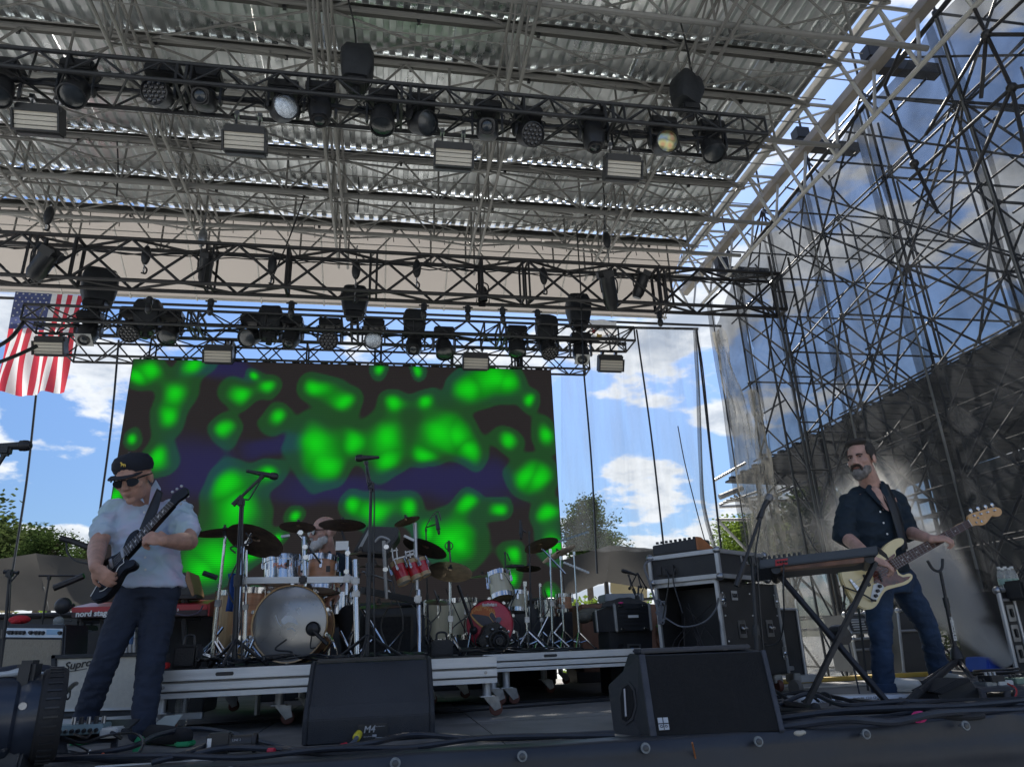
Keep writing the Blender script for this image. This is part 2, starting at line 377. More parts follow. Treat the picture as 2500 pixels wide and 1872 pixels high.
for y in PY:
    b = MB(); b.box((XE-7.65, y, ZR-.025), (15.3, .09, .012)); b.box((XE-7.65, y, ZR-.085), (15.3, .012, .11)); b.box((XE-7.65, y, ZR-.145), (15.3, .09, .012)); b.build('purlin', darkst, roof, smooth=False)
    for i in range(9):
        ubox('clip', (XE-.9-i*1.7+.3*nz(i, y), y-.02, ZR-.19), (.045, .05, .09), BLACK, roof)
ubox('fascia', (XE+.03, 7.6, ZR+.0), (.04, 9.5, .16), GREYST, roof)
# roof trusses across the stage
for j, y in enumerate(PY[1:]):
    t = thing('roof_truss', 'pale grey tubular truss under the roof purlin, %s' % ['nearest the audience', 'second from the audience', 'third from the audience', 'fourth from the audience', 'in the middle of the roof', 'fourth from the back edge', 'third from the back edge', 'second from the back edge', 'at the back edge of the ribbed roof'][j], 'truss', (0, y, 7.9), 'cross trusses under the stage roof')
    yy = y-.11; zb = 7.42+.05*nz(j, 3)
    rod('chord', (-8.6, yy, 8.2), (6.35, yy, 8.2), .035, GREYST, t)
    if j % 2 == 0 or j > 5:
        rod('chord', (-8.6, yy, zb), (6.75, yy, zb), .038, GREYST, t)
        n = 12; bw = 14.8/n
        for i in range(n):
            x0 = -8.5+i*bw
            rod('brace', (x0, yy, 8.2), (x0+bw/2, yy, zb), .017, GREYST, t); rod('brace', (x0+bw/2, yy, zb), (x0+bw, yy, 8.2), .017, GREYST, t)
            if i % 2: rod('brace', (x0+bw/2, yy, 8.2), (x0+bw/2, yy, zb), .018, GREYST, t)
    if j < len(PY)-2:
        y2 = PY[j+2]-.11
        for i in range(6):
            x0 = -8.3+i*2.45
            rod('brace', (x0, yy, 8.17), (x0+2.45, y2, 8.17), .016, GREYST, t); rod('brace', (x0+2.45, yy, 8.15), (x0, y2, 8.15), .016, GREYST, t)
            if i % 2 == 0:
                rod('brace', (x0+.6, yy, zb), (x0+1.9, y2, 8.1), .02, GREYST, t)
# trusses running up-stage
xs = [-8.2, -5.8, -3.4, -1.0, 1.45, 3.9]
for i, x in enumerate(xs):
    t = thing('roof_frame', 'pale grey pair of tubes with cross bracing running front to back under the roof, %s' % ['at the far left edge', 'second from the left edge', 'third from the left edge', 'left of the centre line', 'right of the centre line', 'nearest the right roof edge'][i], 'truss', (x, 8, 7.9), 'front to back trusses under the stage roof')
    for dx in (0, .17):
        rod('chord', (x+dx, 3, 8.12), (x+dx, 12.4, 8.12), .022, GREYST, t)
        rod('chord', (x+dx, 3, 7.36), (x+dx, 12.4, 7.36), .024, GREYST, t)
    for k in range(9):
        a, b = PY[k], PY[k+1]; z0, z1 = (8.12, 7.36) if k % 2 else (7.36, 8.12)
        for dx in (0, .17): rod('brace', (x+dx, a, z0), (x+dx, b, z1), .015, GREYST, t)
        rod('brace', (x, b, 8.12), (x, b, 7.36), .018, GREYST, t); rod('brace', (x+.17, b, 8.12), (x+.17, b, 7.36), .018, GREYST, t)
        if k > 4: rod('brace', (x, a, 7.36), (x-1.2, b, 8.1), .018, GREYST, t); rod('brace', (x, a, 7.36), (x+1.3, b, 8.1), .018, GREYST, t)
for kk, (z, c) in enumerate([(7.95, 'upper'), (7.7, 'lower')]):
    t = thing('tie_rods', 'set of thin grey tie rods crossing under the roof, %s layer' % c, 'rods', (0, 8, z))
    for y in [5.5, 6.7, 7.6, 8.6, 9.7, 10.8, 11.8, 12.1]: rod('rod', (-8.6, y+kk*.25, z), (6.4, y+kk*.25, z), .009, GREYST, t, 6)
# right hand edge: box beams and open lattice
t = thing('edge_beam', 'long grey box beam with brackets along the right side of the roof', 'beam', (6.95, 9, 8.3))
bbox('beam', (6.95, 8.2, 8.22), (.17, 12.2, .16), mat('brown_grey_beam', (.30, .27, .235), .6, .2, .2, 3, .2, dirt=.3), t)
bbox('beam', (6.36, 7.9, 8.28), (.10, 10.4, .14), PALEST, t)
for k in range(24):
    y = 3+k*.46
    rod('brace', (6.36, y, 8.3), (6.95, y+(.46 if k % 2 else -.46), 8.25), .02, PALEST, t)
    if k % 2: rod('brace', (6.36, y, 8.28), (6.95, y, 8.28), .028, PALEST, t); rod('post', (6.36, y, 8.25), (6.75, y, 7.3), .028, PALEST, t); rod('post', (6.95, y, 8.2), (6.75, y, 7.3), .024, PALEST, t)
rod('chord', (6.75, 3, 7.3), (6.75, 13.2, 7.3), .035, PALEST, t)
for px, py in [(2135, 150), (1960, 345), (1765, 655)]:
    p = fX(px, py, 7.0); bbox('bracket', p+V((.45, 0, -.08)), (1.15, .16, .2), BLACKM, t); bbox('clamp', p+V((-.02, 0, .12)), (.24, .2, .22), BLACKM, t)
# canvas slope closing the back of the roof
canv = fabric('tan_canvas', (.31, .285, .26), .28, var=.06, fs=1.2)
def canvf(u, v):
    x = -8.9+u*(6.15+8.9); y = 12.28+v*1.57; z = 8.36-.62*(y-12.0)*1.0+.22*(1-v)+.1*v-.0-.02*math.sin(u*math.pi*12)**2
    return V((x, y, z))
cv = thing('rear_canvas', 'tan canvas slope closing the back of the stage roof', 'canvas', (0, 13, 7.7))
grid(120, 8, canvf, 'canvas_sheet', canv, cv)
for i in range(13):
    x = -8.9+i*1.254; rod('rafter', (x, 12.35, 8.12), (x, 13.82, 7.24), .016, PALEST, cv)
rod('eaves_pipe', (-8.9, 13.88, 7.16), (7.55, 13.88, 7.16), .03, BLACKM, cv); rod('eaves_pipe', (-8.9, 13.8, 7.28), (6.2, 13.8, 7.28), .03, PALEST, cv)
for i in range(30): rod('strap', (-8.5+i*.5, 12.28, 8.3), (-8.47+i*.5+.02*nz(i), 12.28, 7.93), .008, BLACK, cv, 6)

# ---------------------------------------------------------------- lighting trusses
def box_truss(name, label, x0, x1, y, z, w, h, rc, rb, bay, m, skip=()):
    t = thing(name, label, 'truss', ((x0+x1)/2, y, z))
    P = [(y, z), (y, z-h), (y+w, z), (y+w, z-h)]
    for a, b in P: rod('chord', (x0, a, b), (x1, a, b), rc, m, t)
    n = max(2, int((x1-x0)/bay)); bw = (x1-x0)/n
    for i in range(n+1):
        x = x0+i*bw
        if i < n:
            d = (0, bw) if i % 2 else (bw, 0)
            rod('brace', (x+d[0], y, z), (x+d[1], y, z-h), rb, m, t); rod('brace', (x+d[1], y+w, z), (x+d[0], y+w, z-h), rb, m, t)
            rod('brace', (x+d[0], y, z), (x+d[1], y+w, z), rb, m, t); rod('brace', (x+d[1], y, z-h), (x+d[0], y+w, z-h), rb, m, t)
        if i % 4 == 0 or i == n:
            for a, b in ((P[0], P[1]), (P[2], P[3]), (P[0], P[2]), (P[1], P[3])): rod('brace', (x, *a), (x, *b), rb*1.3, m, t)
    for i in range(1, int((x1-x0)/2.44)+1):                       # bolted joints between truss sections
        x = x0+i*2.44
        for dx in (-.05, .05):
            b = MB().box((x+dx, y, z-h/2), (.03, .03, h)).box((x+dx, y+w, z-h/2), (.03, .03, h)).box((x+dx, y+w/2, z), (.03, w, .03)).box((x+dx, y+w/2, z-h), (.03, w, .03)); b.build('joint_frame', m, t, smooth=False)
    return t
TR1 = box_truss('lighting_truss', 'front black box truss hung with moving lights and white strobe panels', -7.2, 4.62, 6.6, 6.56, .5, .25, .026, .013, .305, BLACK)
TR2 = box_truss('lighting_truss', 'deep black box truss across the middle of the stage, chain hoists above it', -7.6, 6.7, 10.0, 6.33, .3, .69, .032, .022, .72, BLACKM)
TR3 = box_truss('lighting_truss', 'back black box truss directly above the video screen', at(58, 745, 10.7).x, at(1548, 803, 10.7).x, 10.7, 5.52, .5, .25, .024, .012, .29, BLACK)
TR4 = box_truss('screen_truss', 'thin black header truss that the video screen hangs from', at(165, 842, 11.45).x, at(1440, 900, 11.45).x, 11.45, 5.36, .3, .34, .022, .012, .3, BLACK)

# ---------------------------------------------------------------- video screen
SW0, SW1 = at(325, 873, 11.5), at(1345, 904, 11.5)
x0, x1, z1, z0 = SW0.x, SW1.x+.0, (SW0.z+SW1.z)/2, .86
scr = thing('video_screen', 'large flat video screen showing glowing green blobs on dark brown', 'screen', ((x0+x1)/2, 11.55, z0))
bbox('screen_frame', ((x0+x1)/2, 11.60, (z0+z1)/2), (x1-x0+.03, .12, z1-z0+.03), BLACK, scr)
blobs = [(296, 808, 18), (383, 848, 30), (368, 905, 26), (340, 985, 22), (275, 940, 14), (510, 848, 22), (575, 830, 22), (592, 905, 20), (488, 925, 22), (545, 800, 10), (690, 840, 24), (742, 865, 24), (820, 795, 16), (850, 870, 20), (915, 865, 20), (905, 795, 12),
         (1010, 835, 30), (1060, 815, 34), (1090, 820, 26), (1145, 862, 16), (1180, 935, 26), (1090, 945, 18), (680, 965, 40), (700, 1000, 32), (765, 945, 22), (835, 945, 34), (840, 990, 26), (915, 990, 18), (955, 935, 38), (1015, 975, 24), (990, 940, 28), (1125, 1015, 26), (1160, 1030, 26),
         (490, 1040, 36), (520, 1100, 40), (470, 1200, 40), (545, 1180, 24), (570, 1020, 18), (640, 1105, 14), (770, 1085, 18), (815, 1105, 30), (1018, 1087, 18), (1083, 1098, 18), (985, 1160, 44), (1000, 1175, 30), (1190, 1110, 24), (1200, 1180, 22), (1110, 1200, 18), (600, 1160, 16), (430, 1235, 34), (240, 1070, 22), (930, 1140, 20), (880, 1100, 18), (1195, 1270, 14), (1100, 1250, 16), (560, 1290, 16), (330, 790, 26), (430, 785, 22)]
BW = []
for bx, by, br in blobs:
    p = at(bx*1.13, by*1.13, 11.5); BW.append((p.x, p.z, br*1.13*mpp(p)*.97))
indig = [(720*1.13, 1050*1.13, 1.0, .22), (950*1.13, 1045*1.13, 1.2, .28), (430*1.13, 1010*1.13, .55, .45), (590*1.13, 965*1.13, .5, .16), (480*1.13, 795*1.13, .5, .16), (1040*1.13, 1030*1.13, .5, .3)]
IW = [(at(a, b, 11.5).x, at(a, b, 11.5).z, c, d) for a, b, c, d in indig]
nx, ny = 300, 170
vs = []; colr = []
for j in range(ny+1):
    for i in range(nx+1):
        X = x0+(x1-x0)*i/nx; Z = z0+(z1-z0)*j/ny; vs.append((X, 11.535, Z))
        f = 0; pk = 0
        X_, Z_ = X+.16*nz(X*1.1, Z*1.1, 7)+.06*nz(X*3, Z*3, 9), Z+.16*nz(X*1.1, Z*1.1, 17)+.06*nz(X*3, Z*3, 19)
        for bx, bz, br in BW:
            d2 = ((X_-bx)**2+(Z_-bz)**2)/(br*br); f += math.exp(-d2/2.0) if d2 < 20 else 0; pk = max(pk, math.exp(-d2*1.0))
        ind = 0
        for ax, az, aw, ah in IW: ind = max(ind, math.exp(-((X_-ax)/aw)**4-((Z_*1.0+.12*nz(X*2, 5)-az)/ah)**4))
        f += .08*nz(X*1.3, Z*1.3)
        s = min(1, max(0, (f-.21)/.05)); s2 = min(1, max(0, (f-.40)/.66)); s2 = s2*s2*(3-2*s2)
        base = (.0125, .0105, .0105); base = tuple(a*(1-ind)+b*ind for a, b in zip(base, (.012, .011, .042)))
        halo = (.008, .040+.035*s2, .010+.026*ind+.020*max(0, nz(X*.7, Z*.7+4)))
        core = (.002, .085+.31*pk**1.3, .004)
        c = [a*(1-s)+b*s for a, b in zip(base, halo)]; c = [a*(1-s2)+b*s2 for a, b in zip(c, core)]
        colr += [*c, 1]
fs = [(j*(nx+1)+i, j*(nx+1)+i+1, (j+1)*(nx+1)+i+1, (j+1)*(nx+1)+i) for j in range(ny) for i in range(nx)]
me = bpy.data.meshes.new('screen_face'); me.from_pydata(vs, [], fs); ca = me.color_attributes.new('picture', 'FLOAT_COLOR', 'POINT'); ca.data.foreach_set('color', colr)
sm = bpy.data.materials.new('led_picture'); sm.use_nodes = True; n = sm.node_tree.nodes; l = sm.node_tree.links; b = n['Principled BSDF']
at_ = n.new('ShaderNodeAttribute'); at_.attribute_name = 'picture'; tcn = n.new('ShaderNodeTexCoord'); sp = n.new('ShaderNodeSeparateXYZ'); l.new(tcn.outputs['Object'], sp.inputs[0])
wv = n.new('ShaderNodeMath'); wv.operation = 'SINE'; mu = n.new('ShaderNodeMath'); mu.operation = 'MULTIPLY'; mu.inputs[1].default_value = 2*math.pi/.031; l.new(sp.outputs[2], mu.inputs[0]); l.new(mu.outputs[0], wv.inputs[0])
mr = n.new('ShaderNodeMapRange'); mr.inputs[1].default_value = -1; mr.inputs[2].default_value = 1; mr.inputs[3].default_value = .72; mr.inputs[4].default_value = 1.1; l.new(wv.outputs[0], mr.inputs[0])
vm = n.new('ShaderNodeVectorMath'); vm.operation = 'SCALE'; l.new(at_.outputs['Color'], vm.inputs[0]); l.new(mr.outputs[0], vm.inputs['Scale'])
b.inputs['Base Color'].default_value = (.012, .012, .013, 1); b.inputs['Roughness'].default_value = .8; b.inputs['Specular IOR Level'].default_value = .1; l.new(vm.outputs[0], b.inputs['Emission Color']); b.inputs['Emission Strength'].default_value = .78
me.materials.append(sm); o = bpy.data.objects.new('screen_face', me); COL.objects.link(o); attach(o, scr)
k = 15
for i in range(k):
    x = x0+.2+(x1-x0-.4)*i/(k-1)
    MB().box((x, 11.58, z1+.045), (.12, .07, .05)).box((x+.12, 11.58, z1+.03), (.05, .05, .03)).build('hanging_bracket', BLACK, scr, smooth=False)
    ubox('latch', (x+.07, 11.54, z1+.055), (.05, .02, .022), WHITE, scr)

# ---------------------------------------------------------------- flags
red, wht, blu = [fabric(n_, c_, .45, .97) for n_, c_ in (('red_flag_cloth', (.52, .045, .065)), ('white_flag_cloth', (.74, .74, .74)), ('blue_flag_cloth', (.075, .09, .20)))]
TL, TRr, BL, BR = at(38, 712, 13.2), at(203, 722, 13.2), at(-18, 958, 13.0), at(152, 955, 13.0)
flag = thing('striped_flag', 'stars and stripes flag hanging vertically behind the stage', 'flag', (TL+TRr)/2)
b = MB(); fx, fy = 52, 40
def ff(u, v):
    p = TL.lerp(TRr, u).lerp(BL.lerp(BR, u), v); fall = .10*v
    return p+V((.03*math.sin(v*5+u*4)*v, .10*math.sin(u*11+v*3)*v+.05*math.sin(u*23-v*6)*v, -.05*math.sin(u*3.1)*v))
vsx = [ff(i/fx, j/fy) for j in range(fy+1) for i in range(fx+1)]
b.v = [tuple(v) for v in vsx]
for j in range(fy):
    for i in range(fx):
        b.f.append((j*(fx+1)+i, j*(fx+1)+i+1, (j+1)*(fx+1)+i+1, (j+1)*(fx+1)+i)); b.mi.append(2 if (i < 28 and j < 15) else (0 if (i//4) % 2 == 0 else 1))
b.build('flag_cloth', [red, wht, blu], flag, ang=80)
st = MB()
for r in range(9):
    for c in range(6 if r % 2 == 0 else 5):
        u = (.035+.09*c+(.045 if r % 2 else 0)); v = .02+.038*r
        if u > .53: continue
        p = ff(u, v)+V((0, -.012, 0)); pl = [p+V((math.sin(a)*rr, 0, math.cos(a)*rr)) for q in range(10) for a, rr in [(q*math.pi/5, .022 if q % 2 == 0 else .009)]]; st.prism(pl, (0, .003, 0))
st.build('star', WHITE, flag, smooth=False)
f2 = thing('emblem_flag', 'white flag with red and gold emblem hanging beyond the right end of the back truss', 'flag', at(1480, 790, 13.4))
A, B_, C_, D_ = at(1435, 778, 13.4), at(1505, 785, 13.4), at(1425, 868, 13.4), at(1508, 866, 13.4)
grid(14, 14, lambda u, v: A.lerp(B_, u).lerp(C_.lerp(D_, u), v)+V((0, .04*math.sin(u*9+v*2), 0)), 'flag_cloth', wht, f2)
for cxp, cyp, m_, r_ in [(1450, 808, red, .07), (1463, 822, mat('gold_cloth', (.55, .38, .1), .8), .09), (1445, 832, red, .05), (1482, 815, red, .035)]:
    p = at(cxp, cyp, 13.3); MB().prism([p+V((math.cos(a*.7)*r_*(1 if a % 2 else .6), 0, math.sin(a*.7)*r_*(1 if a % 2 else .6))) for a in range(9)], (0, .004, 0)).build('emblem', m_, f2, smooth=False)

# ---------------------------------------------------------------- scrim behind the screen and the cables hung there
net = fabric('fine_scrim_net', (.20, .21, .22), .5, .09, .3, (2, 2, .3), 2.0)
netd = fabric('bunched_scrim_net', (.10, .105, .11), .3, .6, .3, (4, 4, .4), 2.0)
s_ = thing('scrim', 'see-through net curtain hanging right of the video screen, bunched along its right edge', 'curtain', (4.2, 13.2, 0))
a0, a1 = at(1370, 795, 13.3), at(1703, 803, 13.3); b0, b1 = at(1370, 1345, 13.3), at(1762, 1345, 13.3)
grid(60, 12, lambda u, v: a0.lerp(a1, u).lerp(b0.lerp(b1, u), v)+V((0, .10*math.sin(u*30), 0)), 'net', net, s_)
def strip(pts, wd, m_, par, nm='bunched_edge'):
    P = catmull([at(x, y, 13.2) for x, y in pts], 8); n_ = len(P)
    grid(4, n_-1, lambda u, v: P[round(v*(n_-1))]+V(((u-.5)*wd*(.5+.8*abs(nz(v*4, wd*9))), .07*math.cos(u*6), 0)), nm, m_, par)
strip([(1697, 805), (1706, 960), (1714, 1180), (1724, 1260), (1748, 1345)], .07, netd, s_)
s_seam = MB().tube([at(*q, 13.2) for q in [(1655, 1040), (1672, 1130), (1702, 1250), (1728, 1345)]], .011, 5).build('seam', BLACKM, s_)
MB().tube([at(*q, 13.2) for q in [(1700, 805), (1716, 900), (1738, 1120), (1762, 1345)]], .014, 5).build('seam', BLACKM, s_)
rod('curtain_pipe', at(1380, 797, 13.3), at(1704, 803, 13.3), .03, BLACKM, s_)
rod('edge_cable', at(1701, 804, 13.25), at(1764, 1370, 13.25), .022, BLACK, s_)
for i, (p, q, d) in enumerate([((290, 830), (240, 1275), 'black cable hanging left of the video screen, behind the guitarist'), ((88, 965), (28, 1410), 'black cable hanging at the far left from the flag'), ((1425, 905), (1458, 1400), 'black cable hanging just right of the video screen'), ((1554, 805), (1622, 1350), 'black cable hanging in front of the scrim')]):
    P, Q = at(*p, 11.9), at(*q, 11.9); o = MB().tube([P, P.lerp(Q, .5)+V((.03, 0, 0)), Q], .017, 6).build('hanging_cable', BLACK)
    tag(o, d, 'cable', 'cables hanging behind the stage')

# ---------------------------------------------------------------- right hand wall: scaffold, netting
MESH = fabric('grey_scaffold_net', (.060, .063, .068), .4, .60, .5, (1.2, 1.2, 1.2), 1.4, .35)
MESHB = fabric('pale_crumpled_net', (.40, .385, .345), .5, .36, .8, (1, 1.6, .7), 2.2, .3)
sctube = mat('scaffold_tube', (.055, .055, .054), .5, .4, .25, 5, .1, dirt=.3)
SEAM = fabric('doubled_net', (.05, .052, .056), .3, .5, .4, (3, 3, .5), 3.0)
def topz(y): return 7.94-(y-5.72)*.0707
nw = thing('netting_wall', 'grey see-through netting laced in tall panels over the scaffold on the right side', 'netting', (7, 9, 0))
ys = [3.0, 4.35, 6.0, 7.65, 9.3, 10.55, 11.8, 13.12]
for i in range(len(ys)-1):
    ya, yb_ = ys[i]+.03, ys[i+1]-.03
    def nf(u, v, ya=ya, yb_=yb_, i=i):
        y = ya+(yb_-ya)*u; z = topz(y)-(topz(y)+1.1)*v
        if i == 6: z = (7.5-.75*u)-(8.6-.75*u)*v
        sag = .10*math.sin(u*math.pi)*(.4+.6*math.sin(v*9+i))+.05*nz(y*2, z*1.4, i)+.025*nz(y*6, z*5, i)
        edge = .035*math.sin(v*34+i*2)*(1 if u > .97 else (-1 if u < .03 else 0))
        return V((6.98+sag, y+edge, z))
    grid(24, 70, nf, 'net_panel', MESH, nw)
    grid(4, 60, lambda u, v, i=i: V((6.94+.02*nz(v*9, u*3, i), ys[i+1]-.16+.30*u+.03*math.sin(v*17+i), topz(ys[i+1])-(topz(ys[i+1])+1.1)*v)), 'seam_band', SEAM, nw)
    MB().tube([V((6.97, ys[i+1]+.02*nz(k, i), topz(ys[i+1])-k*.55)) for k in range(17)], .016, 5, 2).build('lacing_rope', mat('pale_rope', (.55, .55, .52), .9), nw)
rod('top_rope', (6.97, 3, topz(3)+.02), (6.97, 11.8, topz(11.8)+.02), .035, BLACK, nw)
def crump(ptsL, ptsR, name, lab, Xp, m_=MESHB, nxx=30, nyy=80, amp=.09):
    Lp = catmull([fX(x, y, Xp) for x, y in ptsL], 10); Rp = catmull([fX(x, y, Xp) for x, y in ptsR], 10)
    def f(u, v):
        a = Lp[min(len(Lp)-1, int(v*(len(Lp)-1)))]; b_ = Rp[min(len(Rp)-1, int(v*(len(Rp)-1)))]
        p = a.lerp(b_, u); return p+V((amp*nz(u*5+v*2, v*7)+amp*.5*nz(u*13, v*17)-.05, amp*.8*nz(u*7+9, v*9), 0))
    o = grid(nxx, nyy, f, name, m_); tag(o, lab, 'sheet'); return o
crump([(1745, 815), (1762, 900), (1790, 1040), (1812, 1200), (1830, 1300), (1870, 1640)], [(1765, 800), (1800, 900), (1845, 1040), (1872, 1200), (1930, 1400), (1975, 1650)], 'loose_netting', 'pale crumpled netting hanging at the far end of the scaffold wall', 6.75)
crump([(1835, 950), (1850, 1060), (1855, 1180), (1850, 1300), (1880, 1500), (1910, 1650)], [(1850, 955), (1880, 1060), (1905, 1180), (1965, 1250), (2020, 1420), (2130, 1650)], 'torn_netting', 'torn pale netting bunched behind the keyboard and microphone', 6.55)
crump([(2110, 1240), (2150, 1320), (2230, 1420), (2260, 1560), (2280, 1640)], [(2165, 1250), (2250, 1340), (2420, 1400), (2440, 1480), (2440, 1640)], 'low_netting', 'grey crumpled netting low behind the bass player', 6.3, MESH)
nodes = 0
for r, (X, lab) in enumerate([(7.35, 'nearest row of scaffold tubes, just behind the netting wall'), (9.0, 'middle row of scaffold tubes beyond the netting wall'), (10.6, 'outermost row of scaffold tubes beyond the netting wall')]):
    t = thing('scaffold', lab, 'scaffold', (X, 9, -1.35), 'scaffold rows on the right side')
    rs = random.Random(r+3); Y0 = [3.1, 4.7, 6.3, 7.9, 9.5, 11.1, 12.7]; Zs = [-.9, .65, 2.2, 3.75, 5.3, 6.85, 8.4]
    m_ = sctube if r else BLACKM
    for y in Y0: rod('standard', (X, y, -1.35), (X, y, 9.4), .021, m_, t)
    for z in Zs:
        rod('ledger', (X+.04, 2.6, z), (X+.04, 13.1, z), .018, m_, t)
        for k, y in enumerate(Y0):
            if r < 2: rod('transom', (X, y+.04, z+.05), (X+1.62, y+.04, z+.05), .0195, m_, t)
            MB().lathe([(.022, -.04), (.045, -.025), (.045, .025), (.022, .04)], (X, y, z), n=10).build('coupler', m_, t)
    for k in range(len(Y0)-1):
        for j in range(len(Zs)-1):
            if r < 2 or (k+j) % 2:
                if (k+j) % 2: rod('brace', (X-.05, Y0[k], Zs[j]), (X-.05, Y0[k+1], Zs[j+1]), .0195, m_, t)
                else: rod('brace', (X-.05, Y0[k+1], Zs[j]), (X-.05, Y0[k], Zs[j+1]), .0195, m_, t)
            if r < 2 and rs.random() < .75: rod('brace', (X, Y0[k]-.05, Zs[j]), (X+1.62, Y0[k]-.05, Zs[j+1]), .0165, m_, t)
            if r < 2 and rs.random() < .5: rod('brace', (X+1.62, Y0[k]+.1, Zs[j]), (X, Y0[k]+.1, Zs[j+1]), .0165, m_, t)
            if r < 2: rod('brace', (X-.03, Y0[k]+.4, Zs[j]+.775), (X-.03, Y0[k+1]-.4, Zs[j]+.775), .0165, m_, t)
            if r == 0: rod('brace', (X+.02, Y0[k], Zs[j]+.78), (X+.02, Y0[k]+.8, Zs[j+1]), .0165, m_, t); rod('brace', (X+.02, Y0[k]+.8, Zs[j]), (X+.02, Y0[k+1], Zs[j]+.78), .0165, m_, t)
            if r == 0 and rs.random() < .6: rod('brace', (X-.02, Y0[k]+.8, Zs[j]), (X-.02, Y0[k]+(1.6 if rs.random() < .5 else 0), Zs[j+1]), .0165, m_, t)
# thick black trussed mast on our side of the netting
t = thing('mast', 'thick black trussed mast in front of the netting, running out of the top right corner', 'mast', (6.7, 5.6, -1.35))
for dy, dx in ((0, 0), (.55, 0), (0, -.5)):
    pass
P = [fX(2310, 60, 6.8), fX(2425, 85, 6.8), fX(2480, 200, 6.8), fX(2500, 330, 6.8)]
for a, b_ in [((2360, -20), (2408, 85)), ((2408, 85), (2470, 215)), ((2470, 215), (2515, 420)), ((2408, 85), (2560, 85)), ((2408, 85), (2260, 330)), ((2470, 215), (2220, 440)), ((2470, 215), (2560, 200)), ((2160, 210), (2232, 400)), ((2232, 400), (2290, 520)), ((2520, -20), (2408, 85)), ((2408, 85), (2395, 240)), ((2470, 215), (2380, 420)), ((2160, 210), (2200, 120))]:
    rod('tube', fX(*a, 6.75), fX(*b_, 6.75), .023, BLACKM, t)
for a in [(2408, 85), (2470, 215), (2232, 400)]:
    p = fX(*a, 6.75); MB().ell(p, .06, n=10, m=6).build('node_joint', BLACKM, t)
# tower that carries the middle truss
t = thing('tower', 'dark lattice tower carrying the right end of the middle truss', 'tower', (6.8, 10.2, -1.35))
for dx in (-.12, .25):
    for dy in (-.2, .25): rod('standard', (6.6+dx, 10.1+dy, -1.35), (6.6+dx, 10.1+dy, 6.6), .02, sctube, t)
for k in range(10):
    z = -1.1+k*.78; rod('brace', (6.48, 9.9, z), (6.85, 9.9, z+.78), .014, sctube, t); rod('brace', (6.48, 9.9, z), (6.48, 10.35, z+.78), .014, sctube, t); rod('brace', (6.48, 9.9, z), (6.85, 9.9, z), .014, sctube, t)
pass

# side stage roof beyond the scaffold
csl = mat('dark_side_roof_sheet', (.010, .010, .010), .6, .2, .3, 2, .2)
t = thing('side_canopy', 'low dark side roof of overlapping ribbed sheets beyond the scaffold on the right', 'canopy', (12, 11, -1.35))
for k in range(46):
    y = 3.5+k*.33
    ubox('roof_slat', (12.2, y, 4.55-.012*(y-8)+.02*nz(k)), (5.5, .335-.02*(k % 3 == 0)+.02*nz(k, 5)-.012, .05), csl, t, Matrix.Rotation(R_(2.0), 3, 'Y'))
    if k % 2 == 0: ubox('sheet_rib', (9.42, y, 4.66-.012*(y-8)), (.10, .16, .07), csl, t)
for y in (5, 8, 11, 14, 17):
    for x in (9.6, 14.6): rod('post', (x, y, -1.35), (x, y, 4.5), .06, BLACKM, t)
    rod('rafter', (9.5, y, 4.42), (14.9, y, 4.42), .05, BLACKM, t); rod('rafter', (9.5, y, 3.7), (14.9, y, 3.7), .035, BLACKM, t)
    for k in range(6): rod('brace', (9.6+k*.85, y, 4.4 if k % 2 else 3.7), (10.45+k*.85, y, 3.7 if k % 2 else 4.4), .025, BLACKM, t)
    rod('brace', (9.6, y, 3.7), (9.6, y+2.9, .6), .03, BLACKM, t); rod('brace', (14.6, y+2.9, 3.7), (14.6, y, .4), .03, BLACKM, t); rod('brace', (9.6, y, .4), (9.6, y+2.9, 2.4), .03, BLACKM, t)
for z in (.5, 2.3, 3.7):
    for x in (9.6, 14.6): rod('rail', (x, 4, z), (x, 17.5, z), .035, BLACKM, t)
bbox('dark_backdrop', (15.6, 10.5, 2.8), (.06, 15, 3.4), mat('dark_backdrop_fill', (.03, .033, .03), .9), t)  # added dark backdrop, keeps the view under the side roof dark
t = thing('awning', 'small awning frame with bowed tubes seen between scrim and netting wall', 'awning', at(1780, 1215, 16))
for k in range(6): rod('tube', at(1757+k*9, 1232-k*5.5, 16), at(1850, 1200+k*12, 16.5), .03, PALEST, t)
rod('tube', at(1757, 1237, 16), at(1830, 1234, 16), .035, PALEST, t); rod('tube', at(1745, 1172, 15), at(1820, 1130, 15), .035, PALEST, t); rod('tube', at(1752, 1268, 15), at(1830, 1268, 15), .035, PALEST, t); rod('tube', at(1748, 1265, 15), at(1850, 1370, 15), .035, PALEST, t)
for k in range(5): MB().cyl(at(1757+k*11, 1213-k*4.5, 16), at(1768+k*11, 1209-k*4.5, 16), .07).build('roof_ridge', GREYST, t)

